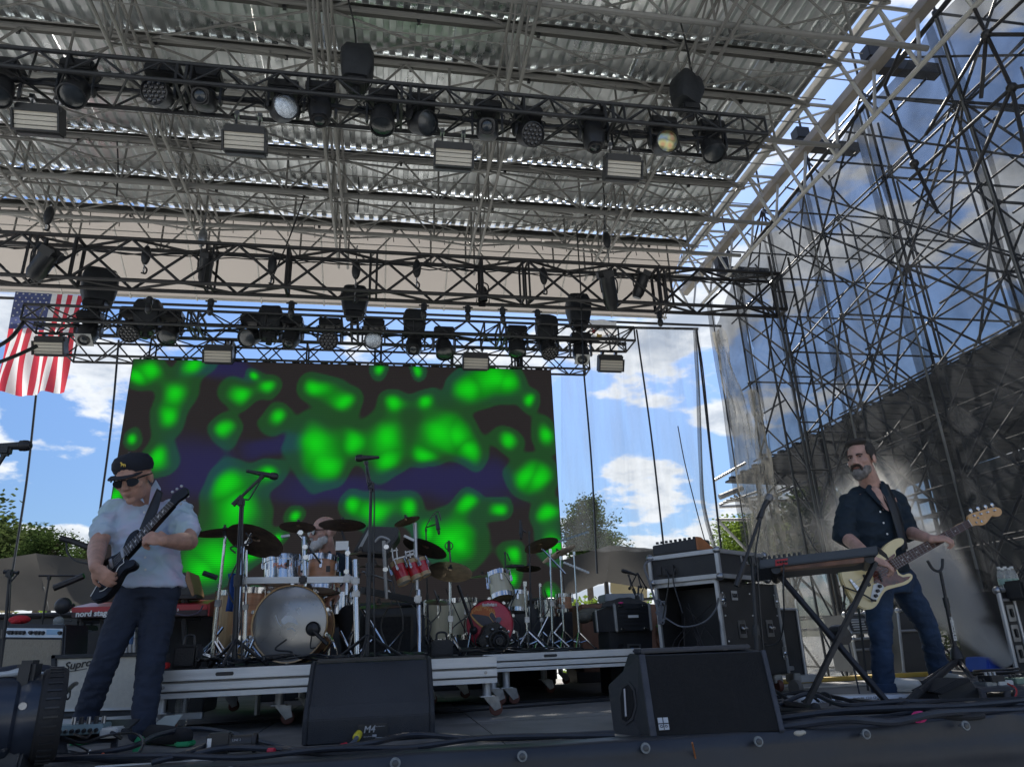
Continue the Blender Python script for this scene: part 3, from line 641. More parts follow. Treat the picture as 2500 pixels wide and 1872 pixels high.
# ---------------------------------------------------------------- trees
bark = mat('bark', (.09, .07, .05), .9, 0, .3, 8, .6, 30)
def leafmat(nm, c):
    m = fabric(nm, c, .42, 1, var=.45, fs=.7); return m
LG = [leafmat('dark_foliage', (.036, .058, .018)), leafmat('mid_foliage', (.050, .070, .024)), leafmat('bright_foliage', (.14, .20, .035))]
def tree(px, pyt, Y, wpx, lab, lm, seed, n=150, base=-1.35, flat=.75):
    rs = random.Random(seed); top = at(px, pyt, Y); s = mpp(top); R = wpx*s/2; H = R*2*flat
    bp = V((top.x, Y, base)); t = thing('leafy_tree', lab, 'tree', bp, 'trees behind the stage')
    cz = top.z-H*.5; tr = MB(); tr.cyl(bp, (top.x, Y, cz), R*.10+.08, R*.05+.03, 8)
    cl = []
    for k in range(n):
        a = rs.uniform(0, 6.283); zz = rs.uniform(-1, 1); rr = math.sqrt(max(0, 1-zz*zz))*(rs.random()**.35)
        q = V((math.cos(a)*rr*R, math.sin(a)*rr*R, zz*H*.5*(1 if zz > 0 else .8)))
        q *= (.75+.45*nz(q.x*.9/R*2+seed, q.y/R*2, q.z/R*2)*1.4+.1)
        cl.append(V((top.x, Y, cz))+q)
    for q in cl[:14]: tr.tube([V((top.x, Y, cz-H*.3)), (V((top.x, Y, cz))+q)/2+V((0, 0, -.1*R)), q], lambda f: .03*R*(1-f)+.01, 5, 3)
    tr.build('trunk', bark, t)
    lf = MB(); ls = R*.058
    for q in cl:
        cs = R*rs.uniform(.10, .2)
        for _ in range(42):
            c = q+V((rs.gauss(0, cs), rs.gauss(0, cs), rs.gauss(0, cs*.7))); F = frame(V((rs.gauss(0, 1), rs.gauss(0, 1), rs.gauss(0, 1)+.4)))
            a = ls*rs.uniform(.5, 1.1); b_ = a*.6
            lf.quad(c+F @ V((-a, 0, 0)), c+F @ V((0, -b_, 0)), c+F @ V((a, 0, 0)), c+F @ V((0, b_, 0)))
    lf.build('crown', lm, t, smooth=False)
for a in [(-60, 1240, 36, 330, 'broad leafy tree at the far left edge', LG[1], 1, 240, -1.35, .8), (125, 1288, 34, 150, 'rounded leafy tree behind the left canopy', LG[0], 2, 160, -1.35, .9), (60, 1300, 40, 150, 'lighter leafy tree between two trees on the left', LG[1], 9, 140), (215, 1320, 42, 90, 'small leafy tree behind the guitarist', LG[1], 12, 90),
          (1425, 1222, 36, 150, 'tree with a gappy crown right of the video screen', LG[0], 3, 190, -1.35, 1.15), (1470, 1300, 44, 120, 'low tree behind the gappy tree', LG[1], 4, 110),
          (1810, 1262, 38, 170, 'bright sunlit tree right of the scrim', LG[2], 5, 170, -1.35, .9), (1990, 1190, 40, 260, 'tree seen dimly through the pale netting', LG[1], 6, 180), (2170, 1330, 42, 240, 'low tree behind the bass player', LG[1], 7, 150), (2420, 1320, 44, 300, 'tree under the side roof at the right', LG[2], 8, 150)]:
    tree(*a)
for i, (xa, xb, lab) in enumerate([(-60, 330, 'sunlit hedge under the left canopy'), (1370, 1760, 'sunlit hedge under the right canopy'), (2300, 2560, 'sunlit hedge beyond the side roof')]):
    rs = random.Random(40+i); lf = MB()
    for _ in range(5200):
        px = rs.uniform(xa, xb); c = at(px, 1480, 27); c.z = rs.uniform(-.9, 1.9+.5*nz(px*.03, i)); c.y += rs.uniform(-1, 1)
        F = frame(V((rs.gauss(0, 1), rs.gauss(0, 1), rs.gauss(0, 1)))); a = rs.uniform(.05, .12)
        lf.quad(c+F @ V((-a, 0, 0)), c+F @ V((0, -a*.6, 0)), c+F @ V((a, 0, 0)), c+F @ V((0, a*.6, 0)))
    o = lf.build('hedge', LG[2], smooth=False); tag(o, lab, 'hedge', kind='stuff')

# ---------------------------------------------------------------- tents behind the stage
tarp = fabric('grey_tent_cloth', (.075, .072, .066), .22, var=.15, fs=1.5)
tan = fabric('tan_tent_cloth', (.45, .38, .24), .5, var=.1)
def tent(name, lab, Y, ridge, left, right, bl, br, gap):
    t = thing(name, lab, 'tent', at(ridge[0], 1560, Y))
    rp, lp, rr = at(*ridge, Y+1), at(*left, Y), at(*right, Y)
    def roofq(a, b_, c, d, m_, nm): grid(14, 8, lambda u, v: a.lerp(b_, u).lerp(c.lerp(d, u), v)-V((0, 0, .12*math.sin(u*math.pi)*math.sin(v*math.pi)+.02*nz(u*9, v*7))), nm, m_, t)
    r2 = rp+V((0, 4, 0)); a, b_ = at(*bl, Y-.5), at(*br, Y-.5)
    roofq(lp, rp, a, at(gap[0], gap[1], Y-.5), tarp, 'roof_panel'); roofq(rp, rr, at(gap[0], gap[1], Y-.5), b_, tarp, 'roof_panel')
    roofq(lp, rp, lp+V((0, 5, .1)), rp+V((0, 5, .1)), tarp, 'roof_panel'); roofq(rp, rr, rp+V((0, 5, .1)), rr+V((0, 5, .1)), tarp, 'roof_panel')
    for q in (a, b_, at(gap[0], gap[1], Y-.5)): rod('tent_pole', V((q.x, q.y, -1.35)), q, .035, BLACKM, t)
    for q in (a, b_): rod('tent_pole', V((q.x, q.y+4.5, -1.35)), q+V((0, 4.5, .3)), .035, BLACKM, t)
    rod('cross_rail', a+V((0, 0, -.15)), b_+V((0, 0, -.1)), .03, BLACKM, t)
    return t
tent('canopy_tent', 'dark grey canopy tent behind the amplifiers on the left', 17, (88, 1350), (-90, 1378), (430, 1390), (-60, 1490), (420, 1500), (120, 1490))
tent('canopy_tent', 'dark grey canopy tent behind the right drum kit', 17, (1490, 1330), (1330, 1380), (1660, 1345), (1345, 1470), (1635, 1445), (1480, 1420))
grid(8, 6, lambda u, v: at(1490+90*u, 1390+70*u*v+ (55*v), 18.5), 'tan_side_wall', tan)
tag(bpy.data.objects['tan_side_wall'], 'tan cloth side wall under the right canopy tent', 'tent wall')
grid(8, 6, lambda u, v: at(-40+75*u, 1435+60*v, 18.5), 'louvred_side_wall', tan)
tag(bpy.data.objects['louvred_side_wall'], 'tan louvred side wall at the far left under the canopy', 'tent wall')
tag(MB().prism([at(1590, 1490, 22), at(1640, 1465, 22), at(1700, 1490, 22)], (0, 1.5, 0)).build('white_tent_roof', wht, smooth=False), 'small white tent roof seen over the brown upright piano', 'tent')
t = thing('back_rail', 'dark railing and equipment ledge along the back of the stage', 'railing', (-4, 9.4, -.1))
rod('rail', (-9, 9.5, .95), (2.2, 9.5, .95), .03, BLACKM, t); rod('rail', (-9, 9.5, .6), (2.2, 9.5, .6), .03, BLACKM, t); bbox('dark_gap_board', (-3.4, 9.55, .42), (11.2, .03, 1.02), BLACK, t)  # black board, height raised to cover the bright gap below the screen
for k in range(9): rod('post', (-8.8+k*1.35, 9.5, -.1), (-8.8+k*1.35, 9.5, .97), .025, BLACKM, t)

# trees on the audience side (seen only as reflections)
rs = random.Random(77); lf = MB()
for _ in range(9000):
    a = rs.uniform(math.pi*1.02, math.pi*1.98); d_ = rs.uniform(44, 50); h_ = 7+4*nz(a*6, 3)+2*nz(a*20); c = V((math.cos(a)*d_, math.sin(a)*d_, -1+rs.random()*h_)); F = frame(V((rs.gauss(0, 1), rs.gauss(0, 1), rs.gauss(0, 1)))); q = rs.uniform(.25, .6)
    lf.quad(c+F @ V((-q, 0, 0)), c+F @ V((0, -q*.7, 0)), c+F @ V((q, 0, 0)), c+F @ V((0, q*.7, 0)))
tag(lf.build('tree_line', LG[0], smooth=False), 'line of trees beyond the audience', 'trees', kind='stuff')
# ================================================================ LAMPS
LENS = mat('lens_glass', (.03, .036, .042), .2, 0, .2, 20, .2, spec=.6, coat=.35)
MIRR = mat('faceted_lens', (.55, .60, .66), .12, .9, .3, 40, .6, 120)
LEDB = mat('dark_lens_cell', (.05, .05, .055), .2, .2, .3, 40, .1, coat=.8)
DICH = bpy.data.materials.new('dichroic_lens'); DICH.use_nodes = True
_n = DICH.node_tree.nodes; _l = DICH.node_tree.links; _b = _n['Principled BSDF']; _t = _n.new('ShaderNodeTexCoord'); _v = _n.new('ShaderNodeTexVoronoi'); _v.inputs['Scale'].default_value = 9; _r2 = _n.new('ShaderNodeValToRGB')
_l.new(_t.outputs['Object'], _v.inputs[0]); _l.new(_v.outputs['Distance'], _r2.inputs[0]); _l.new(_r2.outputs[0], _b.inputs['Base Color']); _b.inputs['Metallic'].default_value = .7; _b.inputs['Roughness'].default_value = .2
_r2.color_ramp.elements[0].color = (.55, .20, .12, 1); _r2.color_ramp.elements[1].color = (.15, .28, .6, 1); _e = _r2.color_ramp.elements.new(.45); _e.color = (.5, .5, .25, 1)
HB = mat('moving_light_plastic', (.022, .023, .026), .38, 0, .25, 8, .15)
HOODM = mat('black_rain_cover', (.020, .023, .028), .62, 0, .25, 5, .9, 14)
LT = [0]
def moving_light(px, py, Y, kind, pan, tilt, lab, ztruss, sc_=1.0, grp='moving lights on the trusses'):
    c = at(px, py, Y); t = thing('moving_light', lab, 'stage light', (c.x, c.y, ztruss), grp)
    up = .26*sc_; bz = c.z+up
    bbox('base', (c.x, c.y, bz+.02), (.34*sc_, .26*sc_, .13*sc_), HB, t, bevel=.02)
    MB().box((c.x-.09, c.y, (bz+.08+ztruss)/2), (.03, .05, max(.03, ztruss-bz-.06))).box((c.x+.09, c.y, (bz+.08+ztruss)/2), (.03, .05, max(.03, ztruss-bz-.06))).build('clamp', BLACKM, t, smooth=False)
    P = Matrix.Rotation(R_(pan), 3, 'Z')
    for s in (-1, 1):
        b = MB(); b.prism([c+P @ V((s*.165*sc_, y*sc_, z*sc_)) for y, z in ((-.05, .24), (.05, .24), (.06, .02), (.03, -.06), (-.03, -.06), (-.06, .02))], P @ V((s*.028*sc_, 0, 0))); b.build('yoke_arm', HB, t, bevel=.008)
    F = P @ Matrix.Rotation(R_(-tilt), 3, 'X')          # tilt 0: lens looks straight down
    ax = F @ V((0, 0, -1)); Fz = frame(ax)
    r = .142*sc_
    if kind in ('wash', 'mirror', 'dichro', 'led'):
        b = MB().lathe([(0, -.17*sc_), (.09*sc_, -.165*sc_), (.13*sc_, -.10*sc_), (r, -.02*sc_), (r, .10*sc_), (r*1.05, .11*sc_), (r*1.05, .15*sc_), (r*.96, .155*sc_), (r*.96, .13*sc_), (0, .13*sc_)], c, Fz, 22); b.build('head', HB, t)
        if kind == 'led':
            for k in range(19):
                if k == 0: u, v = 0, 0
                elif k < 7: a = k*math.pi/3; u, v = math.cos(a)*.052*sc_, math.sin(a)*.052*sc_
                else: a = k*math.pi/6; u, v = math.cos(a)*.103*sc_, math.sin(a)*.103*sc_
                MB().lathe([(.024*sc_, .132*sc_), (.021*sc_, .146*sc_), (.010*sc_, .152*sc_), (0, .153*sc_)], c+Fz @ V((u, v, 0)), Fz, 8).build('lens_cell', LEDB, t)
        else:
            MB().lathe([(r*.93, .135*sc_), (r*.7, .15*sc_), (r*.3, .16*sc_), (0, .162*sc_)], c, Fz, 20).build('lens', MIRR if kind == 'mirror' else (DICH if kind == 'dichro' else LENS), t)
    else:
        b = MB(); pr = [(-.19, .10, .10), (-.15, .125, .12), (.0, .135, .13), (.10, .12, .115), (.17, .095, .095)]
        b.ring([[c+Fz @ V((math.copysign(abs(math.cos(q))**.6, math.cos(q))*rx*sc_, math.copysign(abs(math.sin(q))**.6, math.sin(q))*ry*sc_, z*sc_)) for q in [2*math.pi*j/16 for j in range(16)]] for z, rx, ry in pr]); b.build('head', HB, t)
        MB().lathe([(.085*sc_, .165*sc_), (.085*sc_, .20*sc_), (.072*sc_, .20*sc_), (.066*sc_, .18*sc_)], c, Fz, 20).build('lens_ring', BLACKM, t)
        MB().lathe([(.068*sc_, .18*sc_), (.05*sc_, .192*sc_), (0, .2*sc_)], c, Fz, 16).build('lens', LENS, t)
        if kind == 'flat': bbox('front_glass', c+Fz @ V((0, 0, .175*sc_)), (.24*sc_, .22*sc_, .01), mat('pale_front_glass', (.32, .33, .33), .25, .2), t, Fz)
    for s in (-1, 1): MB().tube([c+V((s*.10, .05, up)), c+V((s*.22*sc_, .03, up-.02)), c+V((s*.19*sc_, 0, up-.14))], .008, 5).build('safety_cable', BLACK, t)
    return t
Y1 = 6.85
F1 = [(-2, 218, 'wash', 20, 20, 'moving light cut by the left picture edge on the front truss'), (185, 222, 'wash', 0, 25, 'round moving light above the leftmost strobe panel on the front truss'), (390, 232, 'led', -8, 62, 'moving light with honeycomb lens facing the camera, left part of the front truss'),
      (498, 243, 'spot', 0, 60, 'small spot light right of the left honeycomb light on the front truss'), (690, 268, 'mirror', 25, 68, 'moving light with bright pale reflecting lens on the front truss'), (781, 272, 'spot', 10, 15, 'moving light pointing down just left of the hooded unit on the front truss'),
      (934, 290, 'wash', -5, 12, 'moving light pointing down just right of the hooded unit on the front truss'), (1027, 300, 'wash', 40, 58, 'moving light with clear lens turned right, between hooded unit and third strobe panel'), (1190, 315, 'spot', -10, 60, 'spot light right of the third strobe panel on the front truss'),
      (1290, 330, 'led', 15, 55, 'honeycomb moving light in the right half of the front truss'), (1449, 335, 'spot', 0, 8, 'moving light pointing down left of the rightmost strobe panel on the front truss'), (1620, 352, 'dichro', 0, 66, 'moving light with multicoloured reflecting lens on the front truss'), (1738, 360, 'wash', -12, 20, 'rightmost moving light on the front truss')]
for px, py, k, pn, tl, lab in F1: moving_light(px, py, Y1, k, pn, tl, lab, 6.31)
Y3 = 10.95
F3 = [(215, 815, 'flat', 0, 35, 'leftmost moving light on the back truss, pale glass front tipped down'), (320, 805, 'led', 5, 40, 'honeycomb moving light second from the left on the back truss'), (414, 812, 'wash', -10, 30, 'moving light right of the left honeycomb light on the back truss'), (613, 822, 'wash', -25, 55, 'moving light with pale lens right of the second strobe on the back truss'),
      (711, 826, 'spot', -15, 35, 'moving light between two others left of centre on the back truss'), (804, 830, 'led', 0, 60, 'honeycomb moving light near the middle of the back truss'), (912, 832, 'mirror', 0, 70, 'moving light with bright reflecting lens in the middle of the back truss'), (1010, 846, 'spot', -5, 50, 'moving light under the hooded unit right of centre on the back truss'),
      (1084, 850, 'wash', 10, 25, 'moving light left of the third strobe on the back truss'), (1262, 846, 'wash', 0, 10, 'moving light right of the third strobe on the back truss'), (1338, 850, 'led', 12, 30, 'dark honeycomb moving light second from the right on the back truss'), (1418, 862, 'flat', -5, 30, 'rightmost moving light on the back truss, pale glass front')]
for px, py, k, pn, tl, lab in F3: moving_light(px, py, Y3, k, pn, tl, lab, 5.27, 1.02)
SLAT = mat('strobe_reflector', (.62, .57, .48), .35, .1, .1, 12, .1)
def strobe(px, py, Y, lab, ztr, w=.50, h=.20):
    c = at(px, py, Y); t = thing('strobe_panel', lab, 'strobe light', (c.x, c.y, ztr), 'white strobe panels under the trusses')
    T = Matrix.Rotation(R_(24), 3, 'X')          # face tipped down to the audience
    bbox('housing', c+T @ V((0, .10, .03)), (w*1.02, .16, h+.12), BLACK, t, T, .02)
    MB().box(c+T @ V((0, 0, h/2)), (w, .06, .02), T).box(c+T @ V((0, 0, -h/2)), (w, .06, .02), T).box(c+T @ V((-w/2, 0, 0)), (.02, .06, h+.02), T).box(c+T @ V((w/2, 0, 0)), (.02, .06, h+.02), T).build('bezel', BLACK, t, smooth=False)
    for k in range(4): ubox('reflector_slat', c+T @ V((0, .005-.004*(k % 2), -h/2+h*(k+.5)/4)), (w-.03, .02, h/4-.008), SLAT, t, T)
    for s in (-1, 1):
        rod('hanger', c+V((s*w*.28, .08, h/2+.02)), V((c.x+s*w*.28, c.y+.08, max(ztr, c.z+h/2+.06))), .012, DCHROME, t); ubox('clamp', (c.x+s*w*.28, c.y+.08, max(ztr, c.z+h/2+.06)), (.05, .07, .06), DCHROME, t)
for px, py, lab in [(88, 295, 'leftmost strobe panel on the front truss'), (596, 345, 'second strobe panel from the left on the front truss'), (1108, 385, 'third strobe panel from the left on the front truss'), (1524, 413, 'rightmost strobe panel on the front truss')]: strobe(px, py, 6.98, lab, 6.31, .46, .21)
for px, py, lab in [(118, 850, 'leftmost strobe panel on the back truss, in front of the striped flag'), (531, 870, 'second strobe panel on the back truss, at the top of the screen'), (1162, 887, 'third strobe panel on the back truss, at the top of the screen'), (1493, 892, 'rightmost strobe panel on the back truss, over open sky')]: strobe(px, py, 11.2, lab, 5.27, .44, .20)
def hood(px, py, Y, wpx, hpx, lab, lean=0, turn=0):
    c = at(px, py, Y); s = mpp(c); w_, h_ = wpx*s, hpx*s; t = thing('covered_light', lab, 'covered light', c-V((0, 0, h_/2)), 'lights under black rain covers')
    b = MB(); rg = []; T = Matrix.Rotation(R_(turn), 3, 'Z') @ Matrix.Rotation(R_(lean), 3, 'Y')
    for k in range(9):
        v = k/8; kk = (.50+.05*math.sin(v*3)) if v < .85 else .50*(1-(v-.85)*.9); kk *= (1-.18*(1-v)**2)
        rg.append([c+T @ V((math.copysign(abs(math.cos(a))**.38, math.cos(a))*w_*kk*.92+.018*nz(a*2, v*4, px), math.copysign(abs(math.sin(a))**.38, math.sin(a))*w_*kk*.75+.02*nz(a*2, v*4, px+5), (v-.5)*h_+.012*nz(a, v*3, px))) for a in [2*math.pi*j/20 for j in range(20)]])
    b.ring(rg); b.build('rain_cover', HOODM, t, ang=50)
    bbox('base', c-V((0, 0, h_/2+.05)), (w_*.6, w_*.5, .12), HB, t, bevel=.02); rod('stem', c-V((0, 0, h_/2+.05)), c-V((0, 0, h_/2+.2)), .05, HB, t)
    MB().tube([c+V((w_*.3, -.1, -h_/2)), c+V((w_*.45, -.12, -h_/2-.12)), c+V((w_*.2, 0, -h_/2-.2))], .01, 5).build('cable', BLACK, t)
for a in [(872, 162, 6.9, 82, 95, 'big covered light standing on the front truss left of centre'), (1676, 225, 6.9, 74, 92, 'covered light leaning on the right end of the front truss', 14, 20), (243, 702, 10.9, 82, 82, 'covered light at the left of the back truss, tallest cover', -3, 25), (362, 768, 10.95, 64, 66, 'covered light above two moving lights left of the screen corner'), (661, 783, 10.95, 58, 66, 'covered light between the second strobe and the screen middle'), (866, 735, 10.9, 66, 66, 'covered light above the middle of the video screen'), (1012, 790, 10.95, 56, 62, 'pointed covered light right of centre on the back truss'), (1334, 805, 10.95, 54, 66, 'covered light second from the right on the back truss', 6), (1412, 757, 10.9, 60, 72, 'rightmost covered light on the back truss, sticking up above it')]: hood(*a)
# big lamps and small fixtures on the middle truss
def parcan(px, py, Y, L_, r, ax, lab):
    c = at(px, py, Y); t = thing('par_lamp', lab, 'stage light', c, 'lamps on the middle truss'); F = frame(ax)
    MB().lathe([(0, -L_/2), (r*.7, -L_/2), (r, -L_*.3), (r, L_/2), (r*.9, L_/2), (r*.9, L_*.3), (0, L_*.3)], c, F, 16).build('can', HB, t)
    for k in range(4): MB().box(c+F @ V((math.cos(k*1.57)*r*1.25, math.sin(k*1.57)*r*1.25, L_*.58)), (r*1.4, .006, r*.9), F @ Matrix.Rotation(k*1.57+1.57, 3, 'Z')).build('barn_door', BLACK, t, smooth=False)
    MB().tube([c+V((r*1.1, 0, 0)), c+V((r*1.15, 0, r*2)), c+V((0, 0, r*2.6)), c+V((-r*1.15, 0, r*2)), c+V((-r*1.1, 0, 0))], .012, 5).build('yoke', BLACKM, t); rod('clamp', c+V((0, 0, r*2.5)), c+V((0, 0, r*3.4)), .03, BLACK, t)
parcan(100, 650, 9.9, .42, .13, (.5, -.3, .75), 'large dark lamp with barn doors in the middle truss at the left')
parcan(1488, 715, 9.9, .55, .12, (-.25, -.5, .8), 'large long lamp in the right part of the middle truss')
parcan(1563, 700, 10.1, .40, .10, (.3, -.3, .85), 'smaller lamp right of the long lamp in the middle truss')
parcan(500, 660, 10.1, .40, .09, (.1, -.5, .8), 'lamp beside the packed joint left of centre in the middle truss')
parcan(1178, 718, 10.1, .24, .08, (0, -.1, -1), 'short black cylinder lamp hanging in the middle truss')
for i, px in enumerate([365, 515, 712, 1035, 1142, 1227, 1312, 1610]):
    c = at(px, 735+i*5, 10.15); t = thing('truss_clamp', 'small black hanging clamp under the middle truss, %s' % ['leftmost', 'second from the left', 'third from the left', 'fourth from the left', 'fifth from the left', 'third from the right', 'second from the right', 'rightmost'][i], 'clamp', c, 'hanging clamps under the middle truss')
    bbox('jaw', c, (.09, .08, .14), BLACK, t, bevel=.02); MB().ell(c-V((0, 0, .13)), (.05, .05, .08), n=10, m=6).build('hook_body', BLACK, t); rod('pin', c+V((-.08, 0, .03)), c+V((.08, 0, .03)), .014, BLACKM, t)
# chain hoists and slings
def hoist(px, pyt, pyb, Y, lab, m_=BLACK):
    p, q = at(px, pyt, Y), at(px, pyb, Y); q = V((p.x, p.y, q.z)); t = thing('chain_hoist', lab, 'hoist', q, 'hoists hanging from the roof')
    MB().tube([p+(q-p)*(k/24)+V((.006*(-1)**k, 0, 0)) for k in range(25)], .012, 5, 0).build('chain', DCHROME, t)
    MB().ell(p.lerp(q, .45), (.07, .06, .17), n=10, m=7).build('motor_body', m_, t); MB().tube([q+V((0, 0, .1)), q+V((.04, 0, .05)), q+V((.03, 0, -.02)), q+V((-.03, 0, -.01))], .014, 5).build('hook', BLACKM, t)
for i, (px, a, b_, lab) in enumerate([(125, 500, 560, 'hoist over the left end of the middle truss'), (362, 590, 665, 'hoist by the first joint of the middle truss'), (503, 520, 655, 'hoist with pale motor left of centre'), (668, 610, 690, 'hoist left of the middle of the middle truss'), (1018, 620, 700, 'hoist just right of the middle of the middle truss'), (1325, 640, 715, 'hoist right of centre on the middle truss'), (1476, 530, 655, 'hoist hanging from the roof above the long lamp'), (872, 600, 735, 'hoist above the covered light in the middle')]): hoist(px, a, b_, 10.15, lab, DCHROME if i == 2 else BLACK)
for i, (p, q, d) in enumerate([((743, 480), (660, 690), 'thin rope running down from the roof left of centre'), ((1408, 560), (1424, 900), 'rope hanging from the roof to the right end of the back truss'), ((1645, 0), (1690, 180), 'chain from the roof to the covered light at the right'), ((850, 0), (870, 118), 'chain from the roof to the covered light left of centre'), ((1470, 420), (1475, 560), 'black sling under the roof at the right'), ((285, 330), (285, 480), 'black sling under the roof at the left'), ((875, 430), (872, 520), 'black sling under the roof near the middle')]):
    Yq = 10.2 if i not in (2, 3) else 6.9
    tag(MB().tube([at(*p, Yq), (at(*p, Yq)+at(*q, Yq))/2+V((.02, 0, 0)), at(*q, Yq)], .012, 6).build('sling', BLACK), d, 'rope')
# cable looms along the trusses
def loom(y, z, x0, x1, r, lab, seed, m_=BLACK):
    rs = random.Random(seed); n_ = int((x1-x0)/.3); b = MB()
    for k in range(3): b.tube([V((x0+(x1-x0)*i/n_, y+rs.uniform(-.04, .04), z+rs.uniform(-.05, .03))) for i in range(n_+1)], r, 5, 3)
    tag(b.build('cable_loom', m_), lab, 'cables')
loom(6.85, 6.36, -7, 4.5, .016, 'bundle of black cables lying in the front truss', 1)
loom(10.95, 5.33, -5.4, 4.1, .018, 'bundle of black cables lying in the back truss', 2)
loom(10.15, 6.2, -7, 6.4, .010, 'thin cables draped along the middle truss', 3)
t = thing('cable_pair', 'pair of black cables running from the back truss out of the left edge', 'cables', at(60, 790, 10.8))
MB().tube([at(62, 780, 10.8), at(20, 830, 10.6), at(-60, 872, 10.4)], .03, 6).build('cable', BLACK, t); MB().tube([at(90, 845, 10.8), at(30, 872, 10.6), at(-60, 905, 10.4)], .03, 6).build('cable', BLACK, t)
# ================================================================ STAGE GEAR
DK = .346
def P3(p, Y): return at(p[0], p[1], Y)
def riser(name, lab, x0, x1, yF, yB, z, h, legs):
    t = thing(name, lab, 'riser', ((x0+x1)/2, yF, 0), 'aluminium drum risers')
    bbox('deck', ((x0+x1)/2, (yF+yB)/2, z-.012), (x1-x0-.02, yB-yF-.02, .024), mat('riser_carpet', (.02, .02, .022), .95, 0, .3, 30, .5), t, bevel=.002)
    n = max(1, round((x1-x0)/1.3)); w_ = (x1-x0)/n
    for i in range(n):
        a = x0+i*w_+.004; b_ = x0+(i+1)*w_-.004; b = MB()
        b.prism([V((a, yF+.03, z)), V((a, yF, z)), V((a, yF, z-h*.38)), V((a, yF+.02, z-h*.39)), V((a, yF+.02, z-h*.46)), V((a, yF-.004, z-h*.48)), V((a, yF-.004, z-h*.74)), V((a, yF+.02, z-h*.755)), V((a, yF+.02, z-h*.81)), V((a, yF, z-h*.82)), V((a, yF, z-h)), V((a, yF+.03, z-h))], (b_-a, 0, 0))
        o = b.build('front_rail', ALU, t, smooth=False)
        for q_ in (.425, .785): ubox('groove_shade', ((a+b_)/2, yF+.004, z-h*q_), (b_-a-.002, .006, .0055), BLACK, t)  # black strips stand in for the shade inside the rail grooves
        bbox('latch_slot', ((a+b_)/2-.1, yF-.002, z-h*.2), (.10, .008, .02), BLACK, t, bevel=.004)
        for s in (a+.07, b_-.07): MB().lathe([(0, .004), (.009, .003), (.010, 0)], (s, yF-.004, z-h*.6), frame((0, -1, 0)), n=10).build('rivet', DCHROME, t)
    for X in (x0+.015, x1-.015): ubox('side_rail', (X, (yF+yB)/2, z-h/2-.002), (.028, yB-yF-.06, h-.004), ALU, t)
    ubox('back_rail', ((x0+x1)/2, yB, z-h/2), (x1-x0, .028, h), ALU, t)
    for X, Y in legs:
        rod('leg', (X, Y, .12), (X, Y, z-h*.5), .027, ALU, t, 12); rod('inner_leg', (X, Y, .1), (X, Y, .2), .022, DCHROME, t, 10)
        bbox('caster_plate', (X, Y, .118), (.09, .08, .006), ALU, t, bevel=.002)
        MB().prism([V((X-.02, Y-.02, .113)), V((X+.07, Y-.02, .113)), V((X+.085, Y-.02, .05)), V((X+.045, Y-.02, .035))], (0, .005, 0)).prism([V((X-.02, Y+.03, .113)), V((X+.07, Y+.03, .113)), V((X+.085, Y+.03, .05)), V((X+.045, Y+.03, .035))], (0, .005, 0)).build('caster_fork', DCHROME, t, smooth=False)
        wl = MB().lathe([(0, -.016), (.036, -.014), (.041, -.010), (.041, .010), (.036, .014), (0, .016)], (X+.055, Y+.006, .047), frame((0, 1, 0)), n=20).build('wheel', mat('brown_caster_wheel', (.14, .05, .035), .5), t)
    return t
riser('drum_riser', 'aluminium riser on casters under the wooden drum kit, nearer the audience', -1.30, .70, 4.66, 6.6, DK, .15, [(-1.24, 4.72), (.0, 5.0), (-.55, 5.6), (.64, 4.74), (.64, 6.5), (-1.2, 6.4), (-.62, 4.95), (.32, 5.9)])
riser('drum_riser', 'aluminium riser under the cream drum kit, set further back', .72, 1.93, 5.5, 8.2, DK+.004, .12, [(.80, 5.58), (.90, 5.58), (1.86, 5.56), (1.86, 7.9), (1.4, 6.6)])
t = thing('folded_frame', 'low aluminium frame lying under the front drum riser', 'frame', (-.5, 6.0, 0))
bbox('rail', (-.65, 5.95, .185), (1.9, .03, .075), ALU, t); bbox('rail', (-.65, 5.3, .215), (1.3, .03, .03), ALU, t)
for x in (-1.4, -.9, -.35, .2): rod('post', (x, 5.97, 0), (x, 5.97, .16), .02, ALU, t)
def yk(px, py, Y, r_, lab): pass
# ---- drums
def drum(name, lab, c, ax, r, depth, shell, hoopm, headm, lugs=8, lugm=CHROME, grp=None, back=None):
    """c: centre of the visible (front/top) head; ax: outward normal of that head"""
    c = V(c); F = frame(ax); t = thing(name, lab, 'drum', c, grp); c2 = c-V(ax).normalized()*depth
    MB().lathe([(r*.985, 0), (r*.985, -depth)], c, F, 36).build('shell', shell, t)
    h = min(.035, depth*.18)
    for k, (z, s) in enumerate(((.006, 1), (-depth-.006, -1))):
        MB().lathe([(r*1.0, s*.006+z), (r*1.035, s*.008+z), (r*1.035, z-s*h), (r*1.0, z-s*h), (r*1.0, s*.006+z)], c, F, 36).build('hoop', hoopm, t)
        MB().lathe([(r, z-s*.004), (r*.96, z), (0, z+s*.001)], c, F, 36).build('drum_head', headm if k == 0 else (back or headm), t)
    for k in range(lugs):
        a = 2*math.pi*(k+.5)/lugs; u = V((math.cos(a), math.sin(a), 0)); R1 = frame(F @ u, F @ V((0, 0, 1)))
        MB().box(c+F @ (u*(r+.016)+V((0, 0, -depth*.33))), (min(.06, depth*.3), .018, .022), R1).build('lug', lugm, t, bevel=.005)
        rod('tension_rod', c+F @ (u*(r*1.045+.012)+V((0, 0, .012))), c+F @ (u*(r+.02)+V((0, 0, -depth*.35))), .004, lugm, t, 6)
        if lugs > 7: MB().box(c+F @ (u*(r*1.05+.004)+V((0, 0, .008))), (.022, .026, .02), R1).build('claw', lugm, t, bevel=.004)
    return t
HEADW = mat('white_drum_head', (.6, .6, .57), .6, 0, .1, 4)
